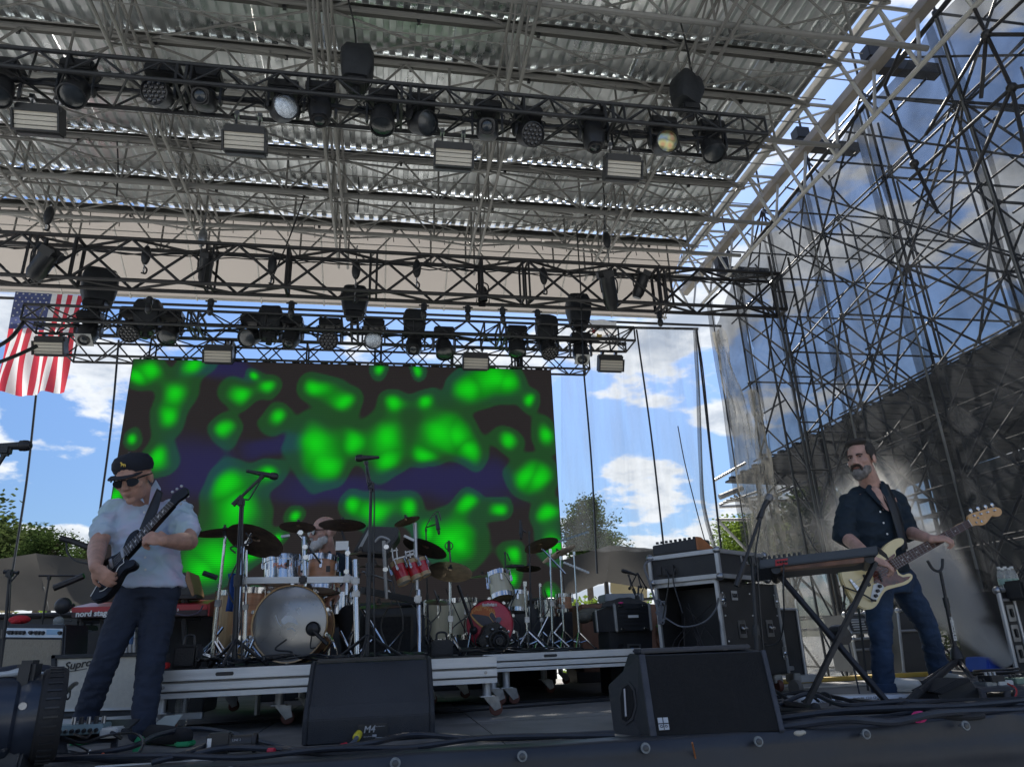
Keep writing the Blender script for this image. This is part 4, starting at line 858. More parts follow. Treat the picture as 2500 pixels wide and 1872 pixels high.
CREAM = mat('cream_drum_wrap', (.56, .52, .37), .3, 0, .14, 3, .05, 10, stretch=(5, 5, .6), coat=.5)
SMOKE = mat('smoky_mirror_head', (.40, .39, .38), .28, .6, .25, 2.2, .08, 3, coat=.3)
GOLDH = mat('gold_wood_hoop', (.48, .30, .13), .3, .2, .1, 6, coat=.6)
YB = 5.55; cB = at(708, 1521, YB); rB = 88*mpp(cB)
kd = drum('bass_drum', 'big wooden bass drum with smoky mirror-like front head and gold hoop', cB, (-.06, -1, .03), rB, .42, WOOD, GOLDH, SMOKE, 10)
# faint fish-like emblem on the head
b = MB(); sm = []
for (a, b_, c_, d_, e_) in [(-20, -5, 22, 12, 0)]:
    pts = [(690, 1508), (700, 1500), (712, 1502), (724, 1512), (730, 1524), (720, 1530), (708, 1528), (698, 1534), (694, 1524), (684, 1516), (672, 1500), (676, 1512), (682, 1522), (676, 1530), (688, 1528)]
EMB = mat('faint_white_print', (.66, .70, .74), .4)
def printed(pts, Y, nm, m_, par, th=.0015, dy=0): return MB().prism([at(x, y, Y)+V((0, dy, 0)) for x, y in pts], (0, th, 0)).build(nm, m_, par, smooth=False)
printed([(686, 1512), (696, 1502), (710, 1501), (722, 1510), (729, 1526), (716, 1520), (704, 1518), (694, 1524), (688, 1521)], YB-.012, 'printed_emblem', EMB, kd)
for q in ([(672, 1502), (674, 1501), (680, 1518), (688, 1528), (686, 1529), (678, 1520)], [(700, 1535), (712, 1531), (722, 1539), (720, 1541), (711, 1534), (701, 1537)], [(722, 1486), (728, 1478), (735, 1482), (736, 1492), (732, 1484), (727, 1483), (724, 1490)], [(730, 1500), (724, 1492), (722, 1486), (724, 1486), (727, 1492), (732, 1499)]): printed(q, YB-.012, 'printed_line', EMB, kd)
def kickmic(px, py, r, Y, lab, tail):
    c = at(px, py, Y); t = thing('kick_microphone', lab, 'microphone', c); F = frame((-.1, -1, .05))
    R1 = r*mpp(c); MB().lathe([(R1, -.03), (R1, .012), (R1*.93, .018), (R1*.86, .010), (R1*.6, .02), (0, .026)], c, F, 22).build('capsule', BLACK, t)
    MB().tube([at(x, y, Y-.01-.01*i) for i, (x, y) in enumerate(tail)], .014, 7).build('arm', BLACKM, t); MB().tube([c, c+V((-.01, .0, -.12)), at(tail[-1][0]-30, tail[-1][1]+8, Y-.04)], .005, 5).build('cable', BLACK, t)
kickmic(764, 1534, 17, 5.43, 'large round black microphone in front of the smoky bass drum head', [(764, 1538), (785, 1558), (800, 1572)])
DM = 'toms and snares of the drum kits'
ft = drum('floor_tom', 'wooden floor tom left of the big bass drum', at(634, 1437, 5.95), (0.05, -.08, 1), 54*mpp(at(634, 1437, 5.95)), .36, WOOD, CHROME, HEADW, 8, grp=DM)
drum('tom', 'orange wooden tom above the rack bar, in front of the drummer', at(789, 1364, 5.75), (.05, .18, 1), 35*mpp(at(789, 1364, 5.75)), .23, WOOD, CHROME, HEADW, 6, grp=DM)
drum('tom', 'wooden tom hanging under the rack bar, right of the bass drum top', at(787, 1405, 5.85), (.0, .1, 1), 44*mpp(at(787, 1405, 5.85)), .12, WOOD, CHROME, HEADW, 6, grp=DM)
sn = drum('timbale', 'chrome timbale with an orange logo on the rack bar', at(690, 1366, 5.6), (-.08, .12, 1), 43*mpp(at(690, 1366, 5.6)), .155, CHROME, CHROME, HEADW, 6, grp=DM)
text('logo', 'PEACH', at(666, 1384, 5.44), .042, mat('orange_print', (.72, .24, .12), .5), sn, X=(1, .12, 0), bold=.001); bbox('badge', at(703, 1374, 5.44), (.02, .006, .05), BLACK, sn, bevel=.002)
for a, Y, lab in [((790, 1393), 5.51, '')]:
    bbox('badge', at(801, 1388, 5.56), (.03, .006, .045), BLACK, kd, bevel=.002)
# drum rack
rk = thing('drum_rack', 'chrome tube drum rack with square aluminium bars round the wooden kit', 'drum rack', at(720, 1600, 5.3))
def rr(a, Ya, b_, Yb, r, m_, nm='tube'): return rod(nm, at(a[0], a[1], Ya), at(b_[0], b_[1], Yb), r, m_, rk, 12)
rr((593, 1335), 5.25, (570, 1606), 5.15, .021, CHROME, 'post'); rr((867, 1366), 5.3, (872, 1596), 5.25, .021, CHROME, 'post'); rr((1022, 1440), 5.9, (1024, 1603), 5.8, .020, CHROME, 'post')
rr((1013, 1276), 5.9, (1018, 1440), 5.9, .016, ALU, 'post')
def sqbar(a, Ya, b_, Yb, w_, m_, nm='bar'):
    p, q = at(a[0], a[1], Ya), at(b_[0], b_[1], Yb); F = frame(q-p, (0, 1, 0)); MB().box((p+q)/2, (w_, w_, (q-p).length), F).box((p+q)/2+F @ V((-w_*.52, 0, 0)), (.004, w_*.4, (q-p).length*.99), F).build(nm, m_, rk, bevel=.003)
sqbar((598, 1417), 5.28, (866, 1414), 5.3, .042, ALU); sqbar((885, 1440), 5.32, (1024, 1468), 5.88, .045, mat('dark_aluminium', (.09, .095, .10), .4, .6), 'bar')
for x, y in [(597, 1417), (740, 1415), (848, 1412), (868, 1418), (869, 1450), (945, 1450), (1020, 1462)]: bbox('clamp', at(x, y, 5.28 if x < 900 else 5.6), (.055, .055, .055), DCHROME if x != 740 else BLACKM, rk, bevel=.01)
rr((742, 1310), 5.3, (745, 1412), 5.28, .015, CHROME, 'post'); rr((745, 1322), 5.3, (726, 1300), 5.3, .011, CHROME); rr((727, 1300), 5.3, (783, 1374), 5.5, .008, CHROME); rr((849, 1335), 5.3, (846, 1452), 5.28, .014, CHROME, 'post'); rr((834, 1296), 5.3, (850, 1345), 5.3, .009, BLACKM); rr((937, 1320), 5.35, (943, 1460), 5.5, .013, ALU, 'post'); rr((600, 1330), 5.25, (615, 1300), 5.2, .008, CHROME); rr((884, 1395), 5.3, (955, 1418), 5.5, .007, CHROME)
for px, py in [(745, 1335), (747, 1360), (734, 1300), (849, 1350), (846, 1395), (943, 1335), (941, 1390), (592, 1345), (604, 1325), (590, 1395)]: bbox('wing_clamp', at(px, py, 5.27), (.035, .04, .03), CHROME, rk, bevel=.006)
# ---- cymbals and stands
CYM = 'cymbals of the drum kits'
def cymbal(px, py, Y, wpx, ax, lab, m_=BRASSD, bell=.16):
    c = at(px, py, Y); r = wpx/2*mpp(c); F = frame(ax); t = thing('cymbal', lab, 'cymbal', c, CYM)
    pr = [(r, -.010), (r*.8, -.003)]+[(r*.8-(r*.8-r*bell)*k/5, -.003+.012*k/5+.0006*(k % 2)) for k in range(1, 6)]+[(r*bell*.9, .016), (r*bell*.5, .026), (.004, .029)]
    MB().lathe(pr, c, F, 40).build('cymbal_plate', m_, t); MB().lathe([(0, .05), (.010, .048), (.010, .03), (.018, .028), (.018, .018)], c, F, 12).build('wing_nut', BLACKM, t); return t
cymbal(549, 1297, 5.5, 134, (-.10, .0, 1), 'dark cymbal at the left end of the wooden kit'); cymbal(623, 1318, 5.35, 142, (.26, .42, .9), 'very large dark cymbal tilted towards the audience'); cymbal(727, 1284, 5.5, 86, (.03, .17, 1), 'dark cymbal left of the drummer'); cymbal(836, 1279, 5.35, 113, (.02, .10, 1), 'dark brown cymbal across the drummer forehead')
cymbal(993, 1270, 5.8, 64, (-.30, .14, 1), 'small tilted cymbal at the top of the rack', BRASS); cymbal(1038, 1336, 6.1, 112, (.34, .20, .9), 'dark tilted cymbal right of the monitor wedge'); cymbal(1099, 1392, 6.0, 110, (.10, -.62, 1), 'wide golden cymbal between the two kits', BRASS, .12); cymbal(1178, 1406, 7.1, 70, (-.05, -.1, 1), 'flat dark cymbal behind the cream floor toms')
cymbal(1321, 1329, 6.6, 86, (-.20, .30, 1), 'brown cymbal high on the right of the cream kit', BRASS); cymbal(1364, 1350, 6.9, 90, (-.40, .18, 1), 'tilted brown cymbal just right of the high one', BRASS); cymbal(1290, 1386, 7.2, 62, (.05, .15, 1), 'small brown cymbal with a white glint on the right', BRASS); cymbal(1068, 1468, 5.95, 62, (.1, -.25, 1), 'dark low cymbal over the cream floor tom'); cymbal(925, 1478, 5.5, 110, (.0, -.12, 1), 'dark hi-hat cymbal low behind the rack bar'); cymbal(915, 1382, 5.7, 80, (.05, -.1, 1), 'dark cymbal under the monitor wedge'); cymbal(880, 1350, 5.65, 60, (.0, -.1, 1), 'flat dark cymbal left of the monitor wedge')
STD = 'cymbal and microphone stands'
def stand(lab, top, base, Y, r=.010, m_=CHROME, legs=.17, boom=None, tripod=True, grp=STD, z=DK, Yt=None):
    p = at(top[0], top[1], Yt or Y); q = at(base[0], base[1], Y); q.z = z+.02; t = thing('stand', lab, 'stand', V((q.x, q.y, z)), grp)
    mid = q.lerp(p, .45)
    rod('lower_tube', q, mid, r*1.3, m_, t); rod('upper_tube', mid, p, r*.85, m_, t); bbox('height_clamp', mid, (r*3.4, r*3.4, r*4), m_ if m_ is not CHROME else DCHROME, t, bevel=.003); bbox('tilter', p, (r*2.6, r*3, r*3.5), m_, t, bevel=.003)
    if tripod:
        h_ = legs*.9
        for k in range(3):
            a = k*2.094+.5+q.x; f = q+V((math.cos(a)*legs, math.sin(a)*legs, -.012)); rod('leg', q+V((0, 0, h_)), f, r*.8, m_, t, 6); rod('leg_brace', q+V((0, 0, .04)), q.lerp(f, .5)+V((0, 0, h_*.5)), r*.6, m_, t, 6); MB().ell(f, .014, n=8, m=5).build('rubber_foot', RUBBER, t)
    if boom:
        a, b_ = boom; rod('boom', at(*a, Yt or Y), at(*b_, Yt or Y), r*.75, m_, t)
    return t
stand('chrome stand left of the wooden kit, holding the leftmost cymbal', (551, 1302), (518, 1606), 5.5, .012); stand('thin chrome stand just behind the leftmost cymbal stand', (535, 1430), (530, 1600), 5.7, .008); stand('chrome stand holding the large dark cymbal', (603, 1325), (598, 1600), 5.5, .010)
stand('chrome stand between the kits under the golden cymbal', (1099, 1410), (1100, 1560), 6.0, .012); stand('tall stand for the high right cymbal', (1343, 1345), (1350, 1586), 6.6, .011, boom=((1322, 1338), (1380, 1400))); stand('stand behind the tilted brown cymbal', (1368, 1362), (1378, 1570), 6.8, .010); stand('straight chrome stand in the right kit, in front of the screen edge', (1281, 1425), (1290, 1580), 6.4, .012); stand('slim chrome stand right of the straight one', (1318, 1428), (1324, 1560), 6.7, .009); stand('rightmost thin stand with a tripod foot near the riser corner', (1401, 1350), (1416, 1585), 6.2, .008, legs=.14)
for i, (a, b_, Y) in enumerate([((1293, 1480), (1297, 1572), 6.9), ((1262, 1540), (1270, 1588), 6.2), ((1338, 1505), (1300, 1580), 6.6), ((1372, 1520), (1330, 1575), 6.9), ((1110, 1555), (1125, 1600), 6.1), ((1150, 1540), (1140, 1598), 6.3), ((880, 1480), (955, 1600), 5.6), ((985, 1540), (940, 1590), 5.7), ((870, 1500), (850, 1590), 5.7), ((910, 1560), (880, 1590), 5.6), ((620, 1560), (598, 1612), 5.3), ((545, 1530), (500, 1590), 5.6), ((815, 1560), (790, 1600), 5.7), ((830, 1540), (860, 1600), 5.8), ((1230, 1580), (1300, 1545), 7.2)]):
    o = rod('chrome_leg', at(*a, Y), at(*b_, Y), .010, CHROME); tag(o, 'short chrome leg of drum hardware near %s' % ['the red bass drum', 'the riser front at right', 'the crossed legs at right', 'the dark amplifier', 'the small black box', 'the second cream tom', 'the hi-hat', 'the second bass drum front', 'the tall black stand', 'the wooden pedal', 'the curved bass drum spur', 'the left conga', 'the bass drum mic', 'the chrome snare', 'the gearbox'][i], 'drum hardware', 'loose drum hardware')
# bass drum spurs
for s, (a, m1, b_) in enumerate([((618, 1555), (605, 1570), (598, 1612)), ((798, 1548), (815, 1570), (822, 1600))]): MB().tube([at(*a, 5.5), at(*m1, 5.4), at(*b_, 5.4)], .010, 7).build('spur', CHROME, kd)
# extra hardware dressing: snare, pedals, small drums
drum('snare_drum', 'chrome snare drum in the shade right of the wooden bass drum', at(826, 1452, 6.1), (0, .05, 1), 30*mpp(at(826, 1452, 6.1)), .14, CHROME, CHROME, HEADW, 6, grp=DM)
for k, (x, y) in enumerate([(970, 1375), (1003, 1372), (1026, 1368)]): drum('small_tom', 'tiny red drum, %s of three hanging in the rack' % ['left', 'middle', 'right'][k], at(x, y, 5.9), (-.38, .25, 1), (17, 14, 13)[k]*mpp(at(x, y, 5.9)), .16-.02*k, mat('red_drum_wrap', (.45, .012, .02), .25, 0, .1, 5, coat=.8), PALEW, HEADW, 5, grp='tiny red drums')
t = thing('percussion_holder', 'white slotted percussion holder above the tiny red drums', 'percussion', at(985, 1352, 5.7))
for a, b_ in [((955, 1345), (970, 1342)), ((960, 1365), (1012, 1352)), ((990, 1348), (1010, 1343)), ((990, 1356), (1011, 1350)), ((990, 1346), (992, 1362)), ((1010, 1342), (1012, 1356)), ((1000, 1345), (1002, 1359)), ((957, 1340), (960, 1367)), ((968, 1338), (970, 1364))]: p, q = at(*a, 5.7), at(*b_, 5.7); MB().box((p+q)/2, (.016, .008, (q-p).length+.01), frame(q-p, (0, 1, 0))).build('bar', WHITE, t, smooth=False)
# wedge monitor and notes by the drummer
t = thing('monitor_wedge', 'black monitor wedge propped up beside the drummer', 'monitor', at(918, 1330, 5.75))
MB().prism([at(*p, 5.7) for p in [(897, 1283), (974, 1287), (972, 1309), (945, 1352), (861, 1347)]], (.02, .32, .0)).build('cabinet', BLACK, t, bevel=.01)
MB().prism([at(*p, 5.69) for p in [(899, 1292), (906, 1292), (882, 1338), (874, 1337)]], (0, .006, 0)).build('label_strip', mat('grey_label', (.28, .29, .29), .5), t, smooth=False); MB().tube([at(915, 1322, 5.66), at(930, 1310, 5.62), at(950, 1318, 5.62), at(940, 1330, 5.66)], .01, 5).build('clear_bag', mat('clear_plastic', (.45, .46, .47), .2, 0, alpha=.6), t)
rod('support', at(903, 1352, 5.8), at(906, 1420, 5.8), .02, BLACKM, t)
tag(MB().prism([at(*p, 5.28) for p in [(820, 1321), (851, 1320), (850, 1341), (819, 1343)]], (0, .002, 0)).build('paper_note', WHITE, smooth=False), 'white paper note clipped to the drum rack beside the drummer', 'note')
# congas
for k, (x, y0, y1, rpx, lab) in enumerate([(545, 1445, 1612, 32, 'pale wooden conga drum behind the left chrome stands'), (612, 1520, 1612, 36, 'second wooden conga drum under the floor tom')]):
    p, q = at(x, y0, 6.0), at(x, y1, 6.0); q.z = max(q.z, DK); r = rpx*mpp(p); H = p.z-q.z; t = thing('conga', lab, 'drum', q)
    for j in range(14):
        a0_, a1_ = 2*math.pi*j/14, 2*math.pi*(j+.97)/14; b = MB(); rg = [[q+V((math.cos(a)*rq*r, math.sin(a)*rq*r, H*zz)) for a in (a0_, a1_)] for rq, zz in [(.78, 0), (.9, .2), (1.0, .5), (1.02, .7), (.95, 1)]]
        b.add([v for g_ in rg for v in g_], [(2*i, 2*i+1, 2*i+3, 2*i+2) for i in range(4)]); b.build('stave', PALEW, t)
    MB().lathe([(r*.95, H+.01), (r*1.03, H+.008), (r*1.03, H-.03), (r*.97, H-.03)], q, None, 28).build('rim', CHROME, t); MB().lathe([(r*.98, H), (0, H+.003)], q, None, 28).build('drum_head', HEADW, t)
# second kit
YR = 6.45; c2 = at(1196, 1524, YR); r2 = 57*mpp(c2)
REDH = mat('red_printed_head', (.55, .028, .06), .4, 0, .12, 5, coat=.3)
k2 = drum('bass_drum', 'red bass drum with a winged bird and flames printed on its head', c2, (-.05, -1, .02), r2, .36, CREAM, mat('dark_red_hoop', (.09, .008, .012), .3, coat=.5), REDH, 10)
YP = YR-.012
FLM, FLO, GRW = mat('yellow_flame_print', (.72, .40, .12), .5), mat('orange_flame_print', (.52, .13, .03), .5), mat('grey_wing_print', (.085, .08, .095), .6)
rs = random.Random(5)
def mz(x, y): return (1120+x/10.347, 1440+y/10.35)
up = [(260, 560), (330, 500), (390, 430), (480, 400), (570, 360), (640, 400), (740, 400), (820, 440), (900, 480), (930, 590)]
printed([mz(*p) for p in up]+[mz(*p) for p in [(880, 600), (840, 540), (790, 580), (770, 660), (640, 640), (500, 610), (330, 600)]], YP, 'flame_field', FLO, k2)
for k in range(30):
    x = 290+k*21; y = 560-150*math.sin(k/30*3)+rs.uniform(-20, 50); h_ = rs.uniform(50, 120); printed([mz(x-9, y+h_*.5), mz(x+rs.uniform(-14, 14), y-h_*.5), mz(x+11, y+h_*.5)], YP-.002, 'flame_tongue', FLM if k % 2 else mat('light_flame_print', (.62, .24, .06), .5), k2)
printed([mz(*p) for p in [(320, 600), (500, 615), (640, 635), (760, 660), (830, 740), (890, 820), (700, 940), (640, 930), (560, 880), (470, 810), (400, 740), (340, 650)]], YP-.002, 'wing', GRW, k2)
printed([mz(*p) for p in [(775, 660), (790, 580), (840, 540), (890, 600), (945, 690), (930, 760), (890, 815)]], YP-.002, 'wing', GRW, k2); printed([mz(*p) for p in [(930, 780), (950, 700), (1000, 675), (1060, 685), (1080, 730), (1110, 770), (1070, 750), (1050, 800), (1000, 850), (930, 850)]], YP-.002, 'bird_head', mat('grey_bird_print', (.14, .14, .18), .6), k2)
for q in ([(755, 655), (775, 655), (890, 815), (875, 820)], [(330, 640), (400, 720), (480, 800), (560, 870), (660, 940), (650, 965), (540, 910), (450, 830), (360, 740), (300, 640)], [(770, 650), (780, 580), (835, 530), (890, 590), (945, 690), (935, 700), (885, 605), (838, 548), (792, 590)]): printed([mz(*p) for p in q], YP-.0035, 'flame_edge', FLM, k2)
printed([mz(*p) for p in [(585, 350), (965, 335), (968, 405), (590, 412)]], YP-.002, 'name_plate', mat('pink_print', (.55, .38, .38), .5), k2); text('name', 'Ludwig', at(*mz(605, 403), YP-.005), .034, WHITE, k2, X=(1, .02, .03), bold=.001)
kickmic(1156, 1538, 10, 6.3, 'small round black microphone in front of the red bass drum', [(1156, 1536), (1148, 1512), (1118, 1428)])
CR = 'cream toms of the second kit'
drum('floor_tom', 'cream floor tom at the left of the second kit', at(1067, 1468, 6.6), (0, -.02, 1), 30*mpp(at(1067, 1468, 6.6)), .34, CREAM, CHROME, HEADW, 6, grp=CR); drum('floor_tom', 'cream floor tom touching the red bass drum', at(1131, 1463, 7.0), (0, -.02, 1), 31*mpp(at(1131, 1463, 7.0)), .34, CREAM, CHROME, HEADW, 6, grp=CR)
drum('tom', 'cream tom tilted over the red bass drum', at(1216, 1402, 6.8), (-.10, .34, 1), 27*mpp(at(1216, 1402, 6.8)), .23, CREAM, CHROME, HEADW, 6, back=mat('amber_clear_head', (.20, .15, .09), .2, coat=.5), grp=CR); drum('tom', 'cream tom standing behind the red bass drum at its right', at(1258, 1447, 7.2), (.05, .1, 1), 29*mpp(at(1258, 1447, 7.2)), .17, CREAM, CHROME, HEADW, 6, grp=CR)
drum('snare_drum', 'chrome snare drum in the cream kit', at(1336, 1468, 7.2), (0, 0, 1), 27*mpp(at(1336, 1468, 7.2)), .13, CHROME, CHROME, HEADW, 6, grp=DM); drum('snare_drum', 'brown wooden snare drum beside the chrome one', at(1378, 1452, 7.2), (0, 0, 1), 17*mpp(at(1378, 1452, 7.2)), .15, WOOD, CHROME, HEADW, 5, grp=DM)
t = thing('gearbox', 'black iron gearbox casting with a round hub, set in front of the red bass drum', 'ornament', at(1210, 1600, 6.6)); IRON = mat('oily_cast_iron', (.030, .029, .028), .5, .4, .4, 18, .8, 30); Yg = 6.1
MB().prism([at(*mz(*p), Yg) for p in [(620, 1060), (650, 950), (730, 860), (850, 830), (960, 770), (1020, 830), (1130, 920), (1230, 970), (1260, 1080), (1300, 1250), (1290, 1400), (1220, 1510), (1080, 1570), (900, 1560), (780, 1480), (640, 1440), (520, 1380), (480, 1300)]], (0, .22, 0)).build('casting', IRON, t, bevel=.012)
cg = at(*mz(1020, 1285), Yg-.02); rg_ = 22*mpp(cg)*1.05
for rr_, w_, nm, m_ in [(1.0, .16, 'bell_ring', IRON), (.55, .12, 'hub_ring', BLACKM)]: MB().torus(cg, rg_*rr_, rg_*w_, frame((0, -1, 0)), 26, 8).build(nm, m_, t)
MB().lathe([(rg_*.5, 0), (rg_*.4, .03), (rg_*.14, .03), (rg_*.12, .045), (0, .045)], cg, frame((0, -1, 0)), 18).build('hub', BLACKM, t)
for k in range(9): a = k*.698; MB().ell(cg+V((math.cos(a)*rg_*1.35, .0, math.sin(a)*rg_*1.35)), .012, n=8, m=5).build('bolt', DCHROME, t); rod('rib', cg+V((math.cos(a)*rg_*.6, .0, math.sin(a)*rg_*.6)), cg+V((math.cos(a)*rg_*1.3, .01, math.sin(a)*rg_*1.3)), .009, IRON, t, 6)
# black and wooden cabinets behind the kits
def cab(name, lab, cat, pl, pr_, pt, pb, Y, dep, m_, front=None, fm=None, zb=None, grp=None, knobs=0):
    a, b_ = at(pl, pt, Y), at(pr_, pt, Y); c = at(pl, pb, Y); z1 = a.z; z0_ = c.z if zb is None else zb; t = thing(name, lab, cat, ((a.x+b_.x)/2, Y, z0_), grp); w_ = b_.x-a.x
    bbox('cabinet', ((a.x+b_.x)/2, Y+dep/2, (z0_+z1)/2), (w_, dep, z1-z0_), m_, t, bevel=.01)
    if fm: bbox('grille', ((a.x+b_.x)/2, Y-.004, (z0_+z1)/2-(.03 if knobs else 0)), (w_-.05, .012, z1-z0_-.05-(.06 if knobs else 0)), fm, t, bevel=.002)
    return t
GR = mat('black_grille_cloth', (.028, .028, .03), .85, 0, .3, 40, .6, 200)
cab('amplifier', 'dark guitar amplifier behind the cream kit, at its right', 'amplifier', 1352, 1402, 1492, 1580, 7.9, .35, BLACK, fm=GR, zb=DK); cab('amplifier', 'black speaker cabinet behind the stands between the kits', 'amplifier', 880, 1010, 1500, 1600, 6.35, .3, BLACK, fm=GR, zb=DK); cab('amplifier', 'small orange brown speaker cabinet between bass drum and rack post', 'amplifier', 838, 862, 1510, 1573, 6.4, .2, mat('red_brown_tolex', (.22, .07, .045), .5), fm=mat('pale_speaker_grille', (.30, .24, .18), .8), zb=DK)
for i, (a, b_, c_, Y, lab) in enumerate([(400, 520, 1500, 6.5, 'black case in the dark left of the congas'), (640, 880, 1490, 7.6, 'wide black case behind the wooden drum kit'), (1000, 1200, 1500, 7.9, 'black case behind the cream floor toms'), (1230, 1350, 1515, 8.05, 'black case behind the snare drums'), (1400, 1500, 1500, 8.0, 'black case left of the small rack case'), (-60, 190, 1530, 7.2, 'black case behind the two amplifiers'), (190, 420, 1540, 7.0, 'black case under the red keyboard')]): cab('equipment_case', lab, 'case', a, b_, c_, 1700, Y, .5, CASE, zb=0, grp='black cases in the shade behind the drums')
def smallbox(px0, px1, py0, py1, Y, lab):
    a = at(px0, py0, Y); b_ = at(px1, py1, Y); t = thing('black_box', lab, 'amplifier', V(((a.x+b_.x)/2, Y+.08, DK)), 'small black boxes on the risers'); bbox('cabinet', ((a.x+b_.x)/2, Y+.08, (a.z+DK)/2), (b_.x-a.x, .16, a.z-DK), BLACK, t, bevel=.012)
    bbox('panel', ((a.x+b_.x)/2, Y-.002, (a.z+DK)/2), ((b_.x-a.x)*.85, .008, (a.z-DK)*.8), PLY, t, bevel=.006); MB().tube([a+V((.04, .08, 0)), a+V((.05, .08, .05)), V((b_.x-.05, Y+.08, a.z+.05)), V((b_.x-.04, Y+.08, a.z))], .009, 6).build('handle', BLACK, t)
smallbox(424, 478, 1574, 1626, 4.95, 'small black personal monitor box at the left end of the front riser'); smallbox(1054, 1106, 1562, 1602, 5.75, 'small black personal monitor box between the kits')
tag(MB().box(at(402, 1624, 4.9), (.05, .06, .035)).build('red_pedal', mat('red_plastic', (.6, .03, .03), .4), bevel=.006), 'small red box on the riser behind the guitarist leg', 'box')
tag(grid(6, 14, lambda u, v: at(556+16*u+3*math.sin(v*4), 1400+92*v, 5.45)+V((0, .03*math.sin(u*7+v*3), 0)), 'blue_towel', mat('blue_towel', (.012, .06, .25), .9, 0, .2, 20, .6, 90), thick=.01), 'blue towel hanging on the left of the drum rack', 'towel')
tag(MB().tube([at(496, 1398, 5.4), at(530, 1410, 5.4)], .018, 8, 0).build('rubber_grip', BLACK), 'short black rubber grip clamped to the leftmost cymbal stand', 'clamp')
# heaps of cable on the risers
for i, (xa, xb, yy, Y, lab) in enumerate([(480, 640, 1612, 4.95, 'black cable heap on the riser by the congas'), (640, 860, 1606, 4.95, 'black cables along the riser in front of the bass drum'), (880, 1040, 1600, 5.3, 'black cables under the rack at the right of the front riser'), (1120, 1420, 1588, 5.9, 'black cables along the front of the second riser')]):
    rs = random.Random(60+i); b = MB()
    for k in range(7): b.tube([at(xa+(xb-xa)*(q+rs.uniform(-.3, .3))/6, yy+rs.uniform(-9, 5), Y+rs.uniform(-.1, .25)) for q in range(7)], .0065, 5, 4)
    tag(b.build('cable_heap', BLACK), lab, 'cables')
b = MB(); rs = random.Random(8)
for i, (xa, ya, xb, yb_, Y) in enumerate([(940, 1370, 950, 1590, 5.6), (880, 1400, 850, 1560, 5.4), (1060, 1440, 1050, 1580, 5.9), (1010, 1420, 1045, 1560, 5.9), (1140, 1450, 1110, 1570, 6.2), (1265, 1440, 1255, 1570, 6.6), (1230, 1400, 1262, 1520, 6.7), (590, 1350, 560, 1590, 5.2), (600, 1300, 575, 1350, 5.2), (700, 1560, 690, 1606, 5.0), (1330, 1440, 1310, 1570, 6.7), (960, 1300, 970, 1600, 5.8)]):
    p, q = at(xa, ya, Y), at(xb, yb_, Y); tag(MB().tube([p, p.lerp(q, .33)+V((.06*(-1)**i, 0, -.02)), p.lerp(q, .7)+V((-.05*(-1)**i, 0, 0)), q], .006, 5).build('thin_cable', BLACK), 'thin black cable hanging %s' % ['by the tall post of the middle stand', 'beside the right rack post', 'left of the first cream floor tom', 'between rack post and golden cymbal stand', 'in front of the second cream floor tom', 'right of the red bass drum', 'under the tilted cream tom', 'along the left rack post', 'above the left rack post', 'low in front of the smoky bass drum head', 'beside the chrome snare stand', 'under the tiny red drums'][i], 'cable', 'thin cables hanging in the drum kits')
# ---- microphone stands
def mic(px, py, Y, ax, lab, L_=.17, ball=.026, m_=BLACK, silver=False):
    c = at(px, py, Y); F = frame(ax); t = thing('microphone', lab, 'microphone', c, 'microphones')
    MB().lathe([(0, -L_), (.010, -L_), (.011, -L_*.9), (.019, -.01), (.021, 0)], c, F, 14).build('microphone_body', m_, t)
    MB().lathe([(.020, -.004), (ball*.95, .0), (ball*.95, .010), (ball, .016), (ball*.93, .034), (ball*.6, .046), (0, .050)], c, F, 16).build('grille', BLACKM if not silver else mat('steel_mesh', (.20, .20, .20), .5, .6), t)
    return t
def micstand(lab, base, z, Y, pivot, boom0, boom1, r=.013, m_=BLACK, legs=.30, Yb=None):
    q = at(*base, Y); q.z = z; p = at(*pivot, Y); t = thing('microphone_stand', lab, 'microphone stand', q, 'black microphone stands'); k_ = q.lerp(p, .5)
    rod('lower_tube', q+V((0, 0, .03)), k_, r*1.2, m_, t); rod('upper_tube', k_, p, r*.85, m_, t); rod('clutch', q.lerp(p, .47), q.lerp(p, .54), r*1.7, m_, t, 10)
    a, b_ = at(*boom0, Yb or Y), at(*boom1, Yb or Y); rod('boom', a, b_, r*.75, m_, t); rod('boom_grip', a, a.lerp(b_, .3), r*1.25, m_, t); bbox('swivel', p, (.045, .045, .06), m_, t, bevel=.01); rod('boom_clutch', b_.lerp(a, .1), b_, r*1.2, m_, t)
    for k in range(3):
        an = k*2.094+.4; f = q+V((math.cos(an)*legs, math.sin(an)*legs, .012)); rod('leg', q+V((0, 0, .16)), f, r*.8, m_, t, 8); MB().ell(f, .016, n=8, m=5).build('rubber_foot', RUBBER, t)
    MB().tube([b_, b_.lerp(a, .4)+V((0, -.02, -.08)), p+V((.02, -.02, -.03)), q.lerp(p, .5)+V((.03, -.01, 0)), q+V((.05, -.02, .02))], .0055, 5).build('cable', BLACK, t); return t
micstand('tall black boom stand reaching up right, between guitarist and bass drum', (571, 1612), DK, 4.95, (589, 1226), (568, 1233), (643, 1160), .014, legs=.2); mic(662, 1161, 4.95, (1, -.1, -.22), 'black vocal microphone at the end of the left boom, in front of the screen')
micstand('tall straight black stand in the middle of the front riser', (896, 1606), DK, 4.95, (906, 1186), (908, 1200), (893, 1126), .013, legs=.26); mic(884, 1118, 4.95, (-.9, -.2, -.1), 'black microphone on the tall middle stand', .12)
